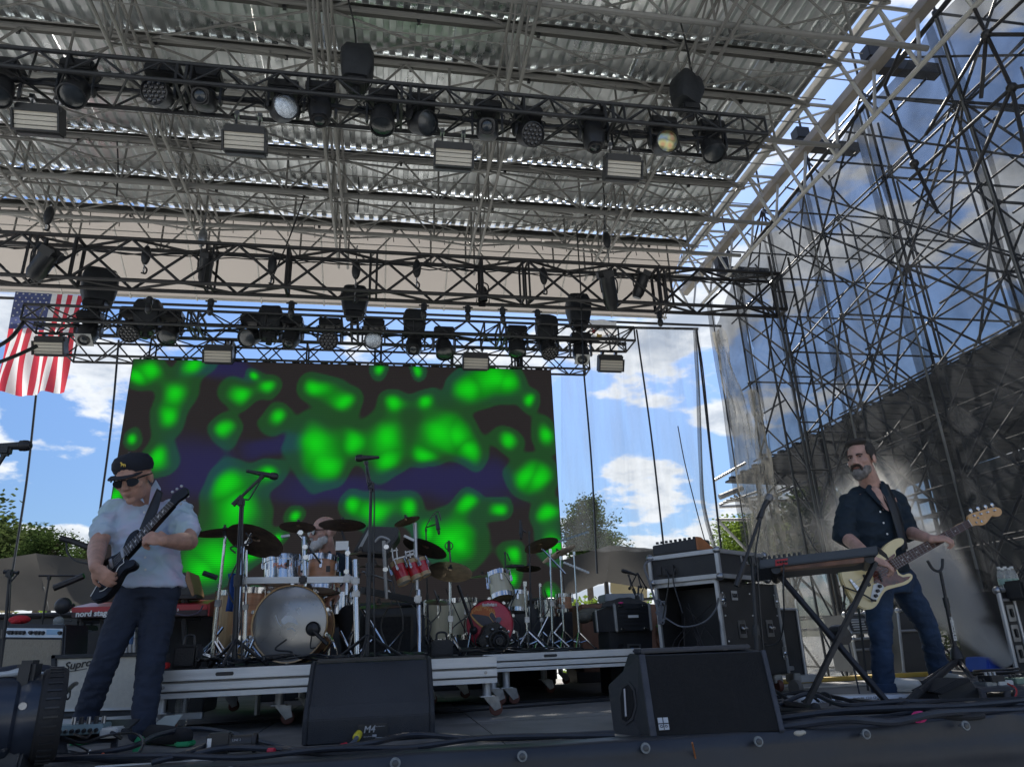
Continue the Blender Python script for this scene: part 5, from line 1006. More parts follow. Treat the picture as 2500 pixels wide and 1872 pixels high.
micstand('black boom stand with its microphone over the flight case', (1858, 1722), 0, 4.35, (1836, 1368), (1797, 1430), (1862, 1246), .015, legs=.28); mic(1874, 1221, 4.35, (.55, -.15, .8), 'vocal microphone on the stand in front of the flight case', .15, .026, silver=True)
micstand('black stand standing at the far left behind the amplifier', (25, 1560), .2, 5.9, (24, 1400), (10, 1395), (45, 1398), .013, legs=.2)
t = thing('microphone_stand', 'black boom end entering at the left edge of the picture', 'microphone stand', at(-30, 1180, 3.6), 'black microphone stands')
rod('boom', at(-60, 1220, 3.6), at(10, 1110, 3.6), .011, BLACK, t); bbox('mic_clip', at(14, 1100, 3.6), (.05, .04, .05), BLACK, t, bevel=.01)
mic(50, 1088, 3.6, (1, -.05, .03), 'black vocal microphone entering at the left edge of the picture', .20, .027)
stand('thin black stand behind the amplifier with the silver panel', (120, 1410), (100, 1560), 6.4, .009, BLACKM, grp='thin black stands at the back', z=.1); tag(rod('cross_bar', at(95, 1405, 6.4), at(190, 1405, 6.4), .008, BLACKM), 'thin black cross bar on the stand behind the left amplifier', 'bar')
for i, (pts, Y, r_, lab, m_) in enumerate([([(148, 1313), (180, 1322), (222, 1338)], 6.0, .022, 'boom arm with a textured grip left of the guitarist hips', BLACKM), ([(132, 1435), (170, 1420), (205, 1405)], 6.2, .026, 'studded black strap hanging beside the guitarist hand', BLACKM)]): tag(MB().tube([at(*p, Y) for p in pts], r_, 7).build('boom_arm', m_), lab, 'boom')
tag(MB().tube([at(162, 1324, 6), at(165, 1350, 6), at(185, 1368, 6), at(215, 1375, 6)], .008, 5).build('cable', BLACK), 'cable looping under the boom arm left of the guitarist', 'cable')
t = thing('overhead_microphone', 'round black microphone with shock mount left of the red keyboard', 'microphone', at(155, 1480, 6.0)); MB().ell(at(154, 1478, 6.0), (.06, .05, .06)).build('capsule', BLACK, t); MB().tube([at(160, 1490, 6), at(175, 1480, 6), at(182, 1475, 6)], .012, 6).build('arm', BLACKM, t); MB().tube([at(146, 1490, 6), at(150, 1510, 6), at(175, 1515, 6)], .006, 5).build('cable', BLACK, t)
OV = [((1068, 1278), (1038, 1288), (1000, 1300), 6.3, (.15, -.1, -1), 1040, 'overhead boom microphone above the golden cymbal'), ((1270, 1290), (1285, 1300), (1289, 1310), 6.5, (0, 0, -1), 1292, 'upright thin microphone above the right cymbals'), ((1245, 1368), (1238, 1350), (1234, 1345), 6.8, (-1, 0, 0), 1233, 'horizontal thin microphone above the cream tom')]
for i, (a, b_, c_, Y, ax, bx, lab) in enumerate(OV):
    mic(a[0]+2, a[1]+14, Y, ax, lab, .13, .013); stand('black stand carrying the %s' % lab, (bx, b_[1]+(0 if i else 6)), (bx+6, 1580), Y+.02, .008, BLACK, .18, boom=(a, b_), grp='thin black stands in the drum kits')
tag(MB().tube([at(1040, 1285, 6.3), at(1055, 1260, 6.3), at(1070, 1248, 6.3), at(1077, 1270, 6.3)], .005, 5).build('cable', BLACK), 'cable arching over the overhead microphone', 'cable')
for i, (a, b_, Y, lab) in enumerate([((1355, 1325), (1436, 1298), 7.4, 'grey chime bar rising to the right behind the high cymbals'), ((1375, 1372), (1438, 1398), 7.4, 'row of bar chimes sloping down to the right behind the stands'), ((640, 1313), (710, 1303), 5.9, 'short pale stick microphone behind the large dark cymbal'), ((985, 1307), (1012, 1320), 5.9, 'pale block clamped above the tiny drums')]):
    p, q = at(*a, Y), at(*b_, Y); t = thing('chime_bar', lab, 'percussion', p); F = frame(q-p, (0, 1, 0)); n_ = 9
    if i == 2: p = at(686, 1313, Y); q = at(708, 1304, Y)
    for k in range(n_ if i < 2 else 1): d = (q-p)/(n_ if i < 2 else 1); MB().box(p+d*(k+.5), (.035, .02, d.length*.93), F).build('bar', ALU if i != 0 else mat('blue_grey_bar', (.22, .28, .31), .4, .3), t, bevel=.003)
t = thing('studio_microphone', 'round shock-mounted microphone over the golden cymbal', 'microphone', at(1096, 1330, 6.0)); MB().torus(at(1096, 1332, 6.0), .032, .005, frame((0, -1, .1)), 18, 5).build('shock_mount', BLACK, t); MB().lathe([(0, -.04), (.013, -.04), (.013, .03), (.008, .05), (0, .052)], at(1096, 1334, 6.0), None, 12).build('capsule', BLACKM, t); MB().tube([at(1098, 1345, 6), at(1100, 1372, 6)], .008, 5, 0).build('arm', BLACK, t)
# ================================================================ FRONT AND SIDES
MON = mat('monitor_lacquer', (.026, .029, .036), .5, 0, .22, 3, .6, 260, dirt=.22)
FOAM = mat('monitor_grille_foam', (.010, .010, .011), .95, 0, .35, 60, .9, 380)
PRN = mat('grey_print', (.42, .43, .45), .5)
# ---- left wedge monitor seen from behind (M4)
t = thing('stage_monitor', 'black wedge monitor seen from behind, with M4 label and yellow plug', 'stage monitor', (-.05, 3.9, 0))
a, b_ = fz(735, 1822), fz(1061, 1800); yb0 = 3.80; xl, xr = at(736, 1820, yb0).x, at(1061, 1800, yb0).x
sec = [(3.80, 0.004), (3.79, .11), (3.83, .165), (4.05, .352), (4.12, .362), (4.42, .33), (4.52, .20), (4.50, .004)]
MB().prism([V((xl+.022, y, z)) for y, z in sec], (xr-xl-.044, 0, 0)).build('cabinet', MON, t, bevel=.004, smooth=False)
for X, w_ in ((xl, .022), (xr-.022, .022)): MB().prism([V((X, (y-4.1)*1.02+4.1, z*1.02)) for y, z in sec], (w_, 0, 0)).build('side_panel', MON, t, bevel=.005)
bbox('handle_bar', ((xl+xr)/2, 4.06, .368), (xr-xl-.06, .03, .018), BLACK, t, bevel=.006)
Ym = 3.793
MB().prism([at(x, y, Ym-.004) for x, y in [(873, 1768), (946, 1764), (947, 1806), (874, 1811)]], (0, .006, 0)).build('connector_plate', BLACK, t, bevel=.001)
text('model_text', 'M4', at(887, 1788, Ym-.007), .042, PRN, t, X=(1, 0, .02), bold=.0006, shear=.2); text('maker_text', 'd&b audiotechnik', at(887, 1799, Ym-.007), .007, PRN, t, X=(1, 0, .02)); text('maker_text', 'www.dbaudio.com', at(916, 1773.5, Ym-.007), .006, PRN, t, X=(1, 0, .02))
for x, y, w_ in [(909, 1795, 10), (916, 1800, 20)]: p = at(x, y, Ym-.006); ubox('printed_mark', p+V((w_*mpp(p)/2, 0, 0)), (w_*mpp(p), .002, .010 if w_ == 10 else .002), PRN, t)
pl_ = thing('speaker_plug', 'yellow speaker plug with grey cable in the back of the monitor', 'plug', at(871, 1800, 3.76)); YEL = mat('yellow_plastic', (.62, .52, .04), .4)
MB().lathe([(0, -.03), (.017, -.03), (.019, -.01), (.019, .012), (.013, .02), (0, .02)], at(872, 1797, 3.765), frame((-.25, -1, -.35)), 16).build('plug_body', YEL, pl_); MB().tube([at(871, 1800, 3.74), at(862, 1812, 3.68), at(845, 1820, 3.62), at(800, 1826, 3.58)], .010, 8).build('cable', mat('grey_cable', (.13, .14, .16), .5), pl_); MB().tube([at(846, 1818, 3.63), at(832, 1822, 3.61)], .0125, 8, 0).build('red_tape', mat('red_tape', (.5, .02, .05), .5), pl_)
# ---- right wedge monitor, grille to the audience
t = thing('stage_monitor', 'large black wedge monitor with grille and white square logo facing the audience', 'stage monitor', (1.5, 3.5, 0))
BLq, BRq = fz(1589, 1802, .006), fz(1914, 1786, .006); TLq, TRq = at(1560, 1600, 3.56), at(1867, 1589, 3.54); zt = TLq.z
def lerp2(u, v): return BLq.lerp(BRq, u).lerp(TLq.lerp(TRq, u), v)
nn = (BRq-BLq).cross(TLq-BLq).normalized()
if nn.y > 0: nn = -nn
bk = V((0, .30, -.02)); 
MB().ring([[lerp2(0, 0), lerp2(0, 1), lerp2(0, 1)+V((.0, .16, .01)), lerp2(0, 0)+V((0, .50, .13)), lerp2(0, 0)+V((0, .50, 0))], [lerp2(1, 0), lerp2(1, 1), lerp2(1, 1)+V((.0, .16, .01)), lerp2(1, 0)+V((0, .50, .13)), lerp2(1, 0)+V((0, .50, 0))]]).build('cabinet', MON, t, bevel=.005)
g_ = MB(); g_.prism([lerp2(.045, .01)+nn*.006, lerp2(.965, .01)+nn*.006, lerp2(.965, .985)+nn*.006, lerp2(.045, .985)+nn*.006], -nn*.01); g_.build('grille', FOAM, t, bevel=.002)
for u0, u1 in ((-.004, .045), (.965, 1.004)): MB().prism([lerp2(u0, 0)+nn*.012, lerp2(u1, 0)+nn*.012, lerp2(u1, 1.0)+nn*.012, lerp2(u0, 1.0)+nn*.012], -nn*.02).build('corner_strip', mat('grey_black_strip', (.055, .058, .068), .5, 0, .3, 8, .3, 60, dirt=.4), t, bevel=.003)
bbox('top_lip', (lerp2(.03, 1)+lerp2(.93, 1))/2+V((0, .10, .022)), ((lerp2(.93, 1)-lerp2(.03, 1)).length, .12, .022), mat('blue_black_lip', (.035, .04, .055), .45), t, bevel=.006)
lg = [lerp2(u, v)+nn*.008 for u, v in ((.068, .07), (.145, .07), (.145, .205), (.068, .205))]
MB().prism(lg, nn*.002).build('logo_plate', mat('pale_logo', (.50, .52, .54), .5), t, smooth=False)
lu, lv = (lg[1]-lg[0]), (lg[3]-lg[0])
for a, b2, c2_, d2 in [(.46, 0, .54, 1), (0, .46, 1, .54)]: MB().prism([lg[0]+lu*a+lv*b2+nn*.002, lg[0]+lu*c2_+lv*b2+nn*.002, lg[0]+lu*c2_+lv*d2+nn*.002, lg[0]+lu*a+lv*d2+nn*.002], nn*.001).build('logo_bar', MON, t, smooth=False)
MB().torus(lg[0]+lu*.27+lv*.27+nn*.003, lu.length*.13, lu.length*.03, frame(nn), 16, 5).build('logo_ring', MON, t); MB().torus(lg[0]+lu*.73+lv*.27+nn*.003, lu.length*.11, lu.length*.03, frame(nn), 16, 5).build('logo_ring', MON, t)
# side panel with hand hole, turned to the left
sp_ = [at(1552, 1599, 3.58), at(1560, 1600, 3.56), at(1591, 1803, 3.30), at(1578, 1803, 3.31), at(1499, 1800, 3.52), at(1484, 1674, 3.72)]
sp_[0].z = zt-.003
MB().prism([at(1560, 1600, 3.565), at(1590, 1802, 3.305), at(1499, 1799, 3.56), at(1484, 1673, 3.74)], (.10, .16, .0)).build('side_panel', MON, t, bevel=.006)
hole = [(1519, 1672), (1538, 1662), (1552, 1680), (1558, 1722), (1548, 1758), (1530, 1772), (1517, 1765), (1511, 1700)]
cx_ = sum(p[0] for p in hole)/8; cy_ = sum(p[1] for p in hole)/8
def onside(x, y, off=0.0):
    A_, B2, C2 = at(1560, 1600, 3.565), at(1590, 1802, 3.305), at(1484, 1673, 3.74); n3 = (B2-A_).cross(C2-A_).normalized(); n3 = -n3 if n3.x > 0 else n3
    return onpl(x, y, A_, n3)+n3*off, n3
pts = [onside(x, y, .006)[0] for x, y in hole]; n3 = onside(0, 0)[1]
MB().prism(pts, -n3*.01).build('handle_frame', PLY, t, bevel=.003)
MB().prism([onside(cx_+(x-cx_)*.72, cy_+(y-cy_)*.82, .009)[0] for x, y in hole], -n3*.01).build('handle_recess', mat('deep_black', (.003, .003, .004), .9), t, smooth=False)
rod('grip', onside(1530, 1684, .012)[0], onside(1534, 1752, .012)[0], .007, DCHROME, t)
# ---- blower fan at the left
FX0 = at(-40, 1745, 3.6).x; t = thing('drum_fan', 'large black barrel fan with a pale carrying bar, cut by the left edge', 'fan', at(60, 1850, 3.6)); FC = at(30, 1747, 3.5); FC.z = .208; Fx = frame((1, .42, 0))
xe = min((abs(((FC+Fx @ V((0, 0, q_*.01))-EYE).dot(c_r)/(FC+Fx @ V((0, 0, q_*.01))-EYE).dot(c_f)*FPX+1250)-108), q_*.01) for q_ in range(5, 120))[1]; BL2 = mat('blue_black_plastic', (.02, .026, .040), .3, 0, .15, 4, .1, 20, coat=.3)
MB().lathe([(.150, -.45), (.168, -.30), (.172, -.1), (.170, .0), (.158, .012), (.170, .03), (.172, xe-.06), (.165, xe-.01)], FC, Fx, 40).build('barrel', BL2, t)
MB().lathe([(.165, xe-.03), (.178, xe-.02), (.184, xe+.02), (.182, xe+.05), (.172, xe+.065), (.160, xe+.05)], FC, Fx, 40).build('guard_ring', RUBBER, t)
for k in range(34): a = k*.185; MB().box(FC+Fx @ V((math.cos(a)*.183, math.sin(a)*.183, xe+.02)), (.008, .007, .05), Fx @ Matrix.Rotation(a, 3, 'Z')).build('guard_rib', BLACK, t, smooth=False)
for k in range(7): MB().torus(FC+Fx @ V((0, 0, xe+.052)), .03+.022*k, .0025, Fx, 30, 5).build('guard_wire', BLACK, t)
fq = FC+Fx @ V((0, 0, xe)); MB().tube([fq+V((-.7, -.32, .165)), fq+V((-.3, -.22, .168)), fq+V((-.14, -.14, .165)), fq+V((-.07, -.11, .172))], lambda f: .011+.014*max(0, f-.75)*4*.6, 10).build('carry_bar', mat('pale_grey_bar', (.45, .48, .50), .35, .3), t)
bbox('bar_mount', FC+Fx @ V((0, 0, xe))+V((-.05, -.09, .15)), (.07, .09, .13), BLACK, t, bevel=.014); bbox('bracket', FC+Fx @ V((0, 0, xe))+V((-.075, -.15, -.03)), (.055, .04, .17), mat('charcoal_plastic', (.04, .042, .05), .5), t, bevel=.006)
fq = FC+Fx @ V((0, 0, xe)); MB().prism([fq+V((-.06, -.13, -.1)), fq+V((.0, -.13, -.1)), fq+V((-.01, -.13, -.215)), fq+V((-.14, -.13, -.215))], (0, .25, 0)).build('foot', mat('charcoal_plastic2', (.035, .04, .048), .5), t, bevel=.01)
MB().lathe([(0, .004), (.014, .004), (.016, 0)], FC+Fx @ V((0, 0, xe))+V((-.01, -.185, .045)), frame((.4, -1, 0)), 14).build('screw_cap', DCHROME, t)
tag(MB().ell(at(60, 1640, 3.85), (.15, .07, .035)).build('dark_cloth', mat('blue_black_cloth', (.022, .026, .038), .9)), 'dark folded cloth lying behind the barrel fan', 'cloth')
# ---- guitar amplifiers at the left
t = thing('guitar_amplifier', 'combo amplifier with silver control panel and beige grille cloth at the far left', 'amplifier', at(70, 1700, 5.5))
A, B2, D_, C2 = at(16, 1522, 5.55), at(160, 1524, 5.55), at(-8, 1700, 5.45), at(150, 1700, 5.45)
def aq(u, v, o=0): return A.lerp(B2, u).lerp(D_.lerp(C2, u), v)+V((0, -o, 0))
MB().prism([aq(0, 0), aq(1, 0), aq(1, 1), aq(0, 1)], (.05, .28, 0)).build('cabinet', BLACK, t, bevel=.01)
GCL = mat('beige_grille_cloth', (.33, .29, .22), .8, 0, .2, 60, .5, 260, stretch=(8, 1, 1))
MB().prism([aq(.03, .22, .012), aq(.955, .22, .012), aq(.955, .99, .012), aq(.03, .99, .012)], (0, .02, 0)).build('grille', GCL, t, bevel=.004)
MB().prism([aq(.03, .06, .012), aq(.97, .06, .012), aq(.965, .19, .012), aq(.03, .19, .012)], (0, .01, 0)).build('control_panel', mat('silver_blue_panel', (.50, .55, .58), .35, .5), t, smooth=False)
MB().prism([aq(.70, .075, .014), aq(.92, .075, .014), aq(.92, .15, .014), aq(.70, .15, .014)], (0, .001, 0)).build('blue_strip', mat('pale_blue_strip', (.25, .42, .58), .4), t, smooth=False)
for u in (.08, .13, .2, .26, .32, .44, .52, .58, .64, .93): MB().lathe([(0, .026), (.009, .026), (.012, .006), (.014, 0)], aq(u, .125, .013), frame((0, -1, .1)), 12).build('knob', BLACK, t)
tag(MB().ell(at(48, 1512, 5.7), (.07, .05, .03)).ell(at(38, 1518, 5.65), (.03, .03, .015)).build('red_cloth', mat('red_cloth', (.5, .02, .03), .8)), 'crumpled red cloth on top of the beige-fronted amplifier', 'cloth'); tag(MB().ell(at(143, 1515, 5.6), (.035, .03, .03)).ell(at(143, 1527, 5.6), (.045, .03, .02)).build('plastic_bottle', mat('cloudy_plastic', (.30, .33, .33), .25, alpha=.6)), 'cloudy plastic bottle top on the right end of the beige-fronted amplifier', 'bottle')
t = thing('speaker_cabinet', 'cream-fronted speaker cabinet lettered Supro in a grey frame behind the guitarist legs', 'amplifier', at(250, 1755, 5.0)); Ys = 5.0
A, B2, D_, C2 = at(127, 1598, Ys), at(386, 1590, Ys), at(128, 1752, Ys), at(380, 1746, Ys)
TOL = mat('black_grey_tolex', (.045, .05, .056), .6, 0, .4, 8, .5, 60, stretch=(1, 1, 6))
MB().prism([A, B2, C2, D_], (0, .27, 0)).build('cabinet', TOL, t, bevel=.01)
for u0, v0, u1, v1 in [(0, 0, 1, .07), (0, .93, 1, 1), (0, 0, .05, 1), (.955, 0, 1, 1)]: MB().prism([aq(u0, v0, .02), aq(u1, v0, .02), aq(u1, v1, .02), aq(u0, v1, .02)], (0, .03, 0)).build('frame', TOL, t, bevel=.005)
MB().prism([aq(.05, .07, .004), aq(.955, .07, .004), aq(.955, .86, .004), aq(.05, .86, .004)], (0, .01, 0)).build('grille', mat('cream_grille', (.60, .585, .52), .75, 0, .06, 40, .3, 200), t, smooth=False)
MB().prism([aq(.05, .86, .012), aq(.955, .86, .012), aq(.955, .90, .012), aq(.05, .90, .012)], (0, .01, 0)).build('piping', ALU, t, smooth=False)
text('maker_script', 'Supro', aq(.115, .255, .006), .062, BLACK, t, X=(1, 0, .14), bold=.0012, shear=.25); rod('underline', aq(.13, .285, .008), aq(.33, .235, .008), .002, BLACK, t, 6)
t = thing('dolly', 'low aluminium dolly with a white fender plate and caster under the cream speaker cabinet', 'dolly', at(250, 1760, 4.95))
MB().box((at(280, 1756, 4.92)), (.98, .05, .035)).build('rail', ALU, t, bevel=.003)
pw = fz(372, 1805, .0); MB().prism([pw+V((.05, 0, .115)), pw+V((.14, 0, .118)), pw+V((.10, 0, .055)), pw+V((.02, 0, .03)), pw+V((-.01, 0, .07))], (0, .012, 0)).build('fender', mat('pale_green_white', (.60, .64, .60), .5), t, bevel=.002); MB().lathe([(0, -.018), (.045, -.018), (.05, 0), (.045, .018), (0, .018)], pw+V((-.01, .02, .05)), frame((0, 1, 0)), 22).build('wheel', mat('pale_wheel', (.35, .34, .32), .5), t)
tag(MB().tube([at(160, 1690, 4.6), at(178, 1672, 4.75), at(186, 1668, 4.9)], .013, 8).tube([at(160, 1692, 4.6), at(163, 1706, 4.6), at(170, 1700, 4.62), at(172, 1680, 4.7)], .005, 5).build('instrument_microphone', BLACK), 'small black instrument microphone aimed at the cream speaker cabinet', 'microphone')
# ---- keyboards behind the guitarist
t = thing('stage_piano', 'red stage piano lettered nord stage behind the guitarist', 'keyboard', at(340, 1500, 6.0)); Yn = 6.0
NR = mat('nord_red', (.42, .018, .03), .38, 0, .08, 6, .1, coat=.2); A, B2, D_, C2 = at(174, 1482, Yn), at(508, 1474, Yn), at(174, 1508, Yn), at(506, 1502, Yn)
MB().prism([aq(0, 0), aq(1, 0), aq(1, .5), aq(0, .5)], (.02, .30, .05)).build('body', NR, t, bevel=.005); MB().prism([aq(0, .5), aq(1, .5), aq(1, 1.0), aq(0, 1.0)], (.01, .28, .0)).build('body', mat('dark_back_panel', (.05, .025, .03), .5), t, bevel=.004); MB().prism([B2+V((.002, -.003, .01)), B2+V((.03, .31, .08)), C2+V((.03, .30, 0)), C2+V((.002, -.003, -.005))], (.012, 0, 0)).build('end_cheek', NR, t, bevel=.004)
text('maker_text', 'nord stage', at(184, 1505, Yn-.006), .056, WHITE, t, X=(1, 0, .015), bold=.002); text('maker_text', 'stage 3', at(412, 1492, Yn-.006), .025, WHITE, t, X=(1, 0, .02), bold=.001)
MB().tube([at(420, 1494, 5.9), at(455, 1502, 5.88), at(485, 1494, 5.9), at(495, 1478, 5.95)], .006, 5).build('cable', mat('purple_grey_cable', (.07, .06, .10), .5), t)
for x in (200, 250, 450): rod('stand_leg', at(x, 1510, 6.1), at(x+8, 1700, 6.1), .022, BLACKM, t)
rod('stand_bar', at(190, 1516, 6.1), at(490, 1508, 6.1), .02, BLACKM, t)
t = thing('organ_module', 'black keyboard with wooden end cheek standing on the red stage piano', 'keyboard', at(450, 1460, 6.1)); Yo = 6.05
MB().prism([at(*p, Yo) for p in [(300, 1398), (455, 1396), (462, 1405), (470, 1448), (462, 1455), (300, 1452)]], (0, .32, 0)).build('body', BLACK, t, bevel=.01); MB().prism([at(*p, Yo-.01) for p in [(455, 1394), (461, 1394), (473, 1440), (474, 1452), (469, 1456), (452, 1416)]], (.0, .34, 0)).build('end_cheek', mat('walnut_cheek', (.30, .16, .07), .4, 0, .2, 4, stretch=(1, 1, 6)), t, bevel=.004)
rod('support', at(452, 1458, Yo+.1), at(452, 1476, Yo+.1), .03, BLACKM, t); bbox('shelf', at(452, 1458, Yo+.1), (.22, .2, .03), BLACKM, t)
t = thing('vibraphone', 'silver bars and resonator tubes of a vibraphone under the red stage piano', 'percussion', at(250, 1560, 5.9))
for x0_, x1_ in ((173, 207), (292, 330)):
    MB().prism([at(x0_, 1543, 5.85), at(x1_, 1542, 5.85), at(x1_, 1556, 5.85), at(x0_, 1557, 5.85)], (0, .04, 0)).build('rail', ALU, t, bevel=.003)
    for k in range(4): x = x0_+5+k*(x1_-x0_-8)/3; bbox('bar', at(x, 1539, 5.9), (.03, .25, .012), ALU, t, bevel=.003); rod('resonator', at(x, 1557, 5.9), at(x, 1573+(40 if x0_ > 200 else 0), 5.9), .017, DCHROME, t, 12)
tag(MB().lathe([(0, 0), (.03, 0), (.03, .13), (.012, .17), (.012, .19), (0, .19)], at(313, 1572, 5.6), None, 12).build('water_bottle', mat('blue_bottle', (.10, .22, .45), .2, alpha=.8)), 'blue water bottle between the guitarist legs under the keyboards', 'bottle')
tag(MB().lathe([(0, 0), (.038, 0), (.04, .02), (.036, .10), (.04, .15), (.03, .2), (.015, .23), (.015, .25), (0, .25)], fz(437, 1783), None, 16).build('water_bottle', mat('clear_bottle', (.55, .6, .62), .08, trans=.6, alpha=.45)), 'clear plastic water bottle standing on the deck under the front riser', 'bottle')
# ---- pedals of the guitarist
t = thing('pedalboard', 'black slotted pedalboard with effects pedals at the guitarist feet', 'pedalboard', at(220, 1850, 3.75)); Yp = 3.82
A, B2, D_, C2 = at(120, 1803, Yp), at(287, 1797, Yp), at(130, 1850, Yp-.1), at(282, 1846, Yp-.1)
for u0, v0, u1, v1 in [(0, 0, 1, .30), (0, .75, 1, 1), (.9, .3, 1, .75), (0, .3, .22, .75)]: MB().prism([aq(u0, v0), aq(u1, v0), aq(u1, v1), aq(u0, v1)], (0, .02, 0)).build('frame_bar', mat('charcoal_steel', (.05, .052, .06), .45, .3), t, bevel=.002)
MB().prism([aq(0, 0)+V((0, .01, 0)), aq(1, 0)+V((0, .01, 0)), aq(1, 0)+V((0, .3, .05)), aq(0, 0)+V((0, .3, .05))], (0, 0, -.01)).build('top_plate', BLACK, t)
t2 = thing('effects_pedal', 'wide teal grey effects unit with knobs and black jacks on the pedalboard', 'effects pedal', at(205, 1798, 3.8)); A, B2, D_, C2 = at(120, 1772, 3.80), at(252, 1766, 3.80), at(120, 1797, 3.78), at(247, 1790, 3.78)
MB().prism([aq(0, 0), aq(1, 0), aq(1, 1), aq(0, 1)], (0, .12, 0)).build('housing', mat('teal_grey_metal', (.20, .28, .30), .4, .3), t2, bevel=.004)
for k in range(7): MB().lathe([(0, .012), (.007, .012), (.010, 0)], aq(.2+k*.115, .6, .002), frame((0, -1, 0)), 10).build('jack', BLACK if k != 1 else DCHROME, t2)
for k in range(5): MB().lathe([(0, .03), (.009, .03), (.011, 0)], aq(.38+k*.14, 0)+V((0, .04, 0)), None, 10).build('knob', BLACK if k % 2 else DCHROME, t2)
t2 = thing('effects_pedal', 'small white box pedal at the right end of the pedalboard', 'effects pedal', at(275, 1798, 3.8)); bbox('housing', at(274, 1786, 3.82), (.075, .1, .042), mat('white_metal', (.55, .57, .58), .4, .2), t2); MB().tube([at(272, 1787, 3.76), at(285, 1794, 3.74), at(297, 1802, 3.75)], .008, 6).build('jack_plug', BLACK, t2); rod('switch', at(270, 1777, 3.82), at(270, 1771, 3.82), .006, DCHROME, t2); bbox('jack_block', at(300, 1784, 3.84), (.07, .05, .025), mat('charcoal_steel', (.05, .052, .06)), t2)
tag(MB().prism([at(*p, 3.62) for p in [(243, 1843), (250, 1836), (258, 1845), (257, 1850), (244, 1849)]], (0, .015, 0)).build('orange_pick', mat('orange_plastic', (.85, .14, .05), .4), bevel=.002), 'small orange triangular tag lying in front of the pedalboard', 'tag'); tag(MB().tube([at(220, 1830, 3.68), at(217, 1838, 3.66), at(215, 1848, 3.66)], .004, 6).build('cable_tie', WHITE), 'white cable tie on the pedalboard edge', 'cable tie')
tag(MB().tube([at(155, 1800, 3.7), at(200, 1812, 3.68), at(240, 1800, 3.68), at(285, 1790, 3.7), at(330, 1790, 3.8), at(350, 1810, 3.7), at(330, 1845, 3.62), at(290, 1850, 3.6)], .006, 6).tube([at(160, 1808, 3.7), at(190, 1820, 3.68), at(215, 1832, 3.66)], .004, 5).tube([at(180, 1790, 3.74), at(210, 1800, 3.7), at(225, 1785, 3.74)], .005, 5).build('patch_cable', BLACK), 'black patch cables looping over the pedalboard', 'cable')
# ---- cables along the stage lip
def floorcable(pts, r, lab, m_=RUBBER, grp='black cables along the stage front'):
    o = MB().tube([fz(x, y, r)+V((0, 0, r*(.2+1.5*h_))) for x, y, h_ in pts], r, 8, 8).build('cable', m_); tag(o, lab, 'cable', grp); return o
CB = mat('blue_black_cable', (.022, .026, .036), .42, 0, .2, 10, .1)
floorcable([(-60, 1852, 0), (120, 1846, 1), (260, 1856, 0), (420, 1852, 0), (560, 1838, 1), (760, 1832, 0), (900, 1828, 1), (1010, 1806, 1), (1200, 1803, 0), (1500, 1790, 0)], .013, 'thick cable from the left edge passing in front of the left monitor', CB)
floorcable([(-60, 1866, 0), (200, 1862, 1), (400, 1857, 1), (600, 1849, 0), (800, 1840, 1), (1000, 1825, 0), (1200, 1812, 1), (1500, 1796, 0)], .012, 'second thick cable along the lip, under the first', CB)
floorcable([(60, 1862, 0), (300, 1850, 2), (380, 1826, 3), (470, 1808, 3), (560, 1810, 2), (660, 1828, 1), (760, 1836, 0), (880, 1832, 0)], .012, 'cable arching over the connector box at the left', CB)
floorcable([(370, 1862, 0), (450, 1852, 1), (520, 1834, 2)], .012, 'short cable plugged into the connector box', CB)
floorcable([(600, 1828, 2), (660, 1834, 1), (800, 1842, 0), (1020, 1830, 0)], .009, 'thinner cable with red tape leaving the connector box')
for i, pts in enumerate([[(1900, 1735, 0), (2000, 1745, 1), (2150, 1735, 0), (2300, 1722, 1), (2560, 1706, 0)], [(1900, 1722, 0), (1980, 1712, 2), (2060, 1722, 0), (2200, 1724, 1), (2400, 1712, 0), (2560, 1700, 0)], [(1905, 1748, 0), (2050, 1752, 1), (2250, 1744, 1), (2420, 1716, 0), (2560, 1712, 0)], [(1905, 1758, 0), (2100, 1756, 0), (2240, 1748, 1), (2330, 1730, 1), (2560, 1722, 0)], [(1910, 1768, 0), (2050, 1765, 0), (2200, 1756, 0), (2380, 1750, 0), (2380, 1744, 0), (2260, 1748, 1)], [(1910, 1776, 0), (2060, 1772, 1), (2180, 1764, 0), (2300, 1756, 1), (2480, 1735, 0), (2560, 1730, 0)], [(1900, 1710, 1), (1960, 1705, 2), (2050, 1712, 1), (2120, 1722, 0), (2200, 1720, 0)], [(1910, 1766, 1), (2060, 1760, 2), (2230, 1752, 2), (2360, 1735, 1), (2560, 1716, 1)]]):
    floorcable(pts, .012+.002*(i % 3), '%s of the bundle right of the large monitor' % ['first strand at the back', 'top strand nearest the keyboard stand', 'long middle strand', 'strand just behind the pink tape', 'strand with a loop under the pedals', 'front strand', 'short curled strand by the case wheel', 'thick strand passing the pink tape'][i], CB if i % 2 else RUBBER)
tag(MB().tube([fz(2238, 1750, .03), fz(2250, 1748, .03)], .024, 10, 0).build('pink_tape', mat('pink_tape', (.85, .05, .25), .5)), 'pink tape wrapped round the cable bundle', 'tape'); tag(MB().tube([fz(655, 1832, .02), fz(670, 1832, .02)], .012, 8, 0).build('red_tape_band', mat('red_tape', (.5, .02, .05), .5)), 'red tape on the thin cable by the connector box', 'tape')
t = thing('connector_box', 'black cable connector with a white marked label by the left monitor', 'connector', fz(540, 1850)); c = fz(530, 1846)
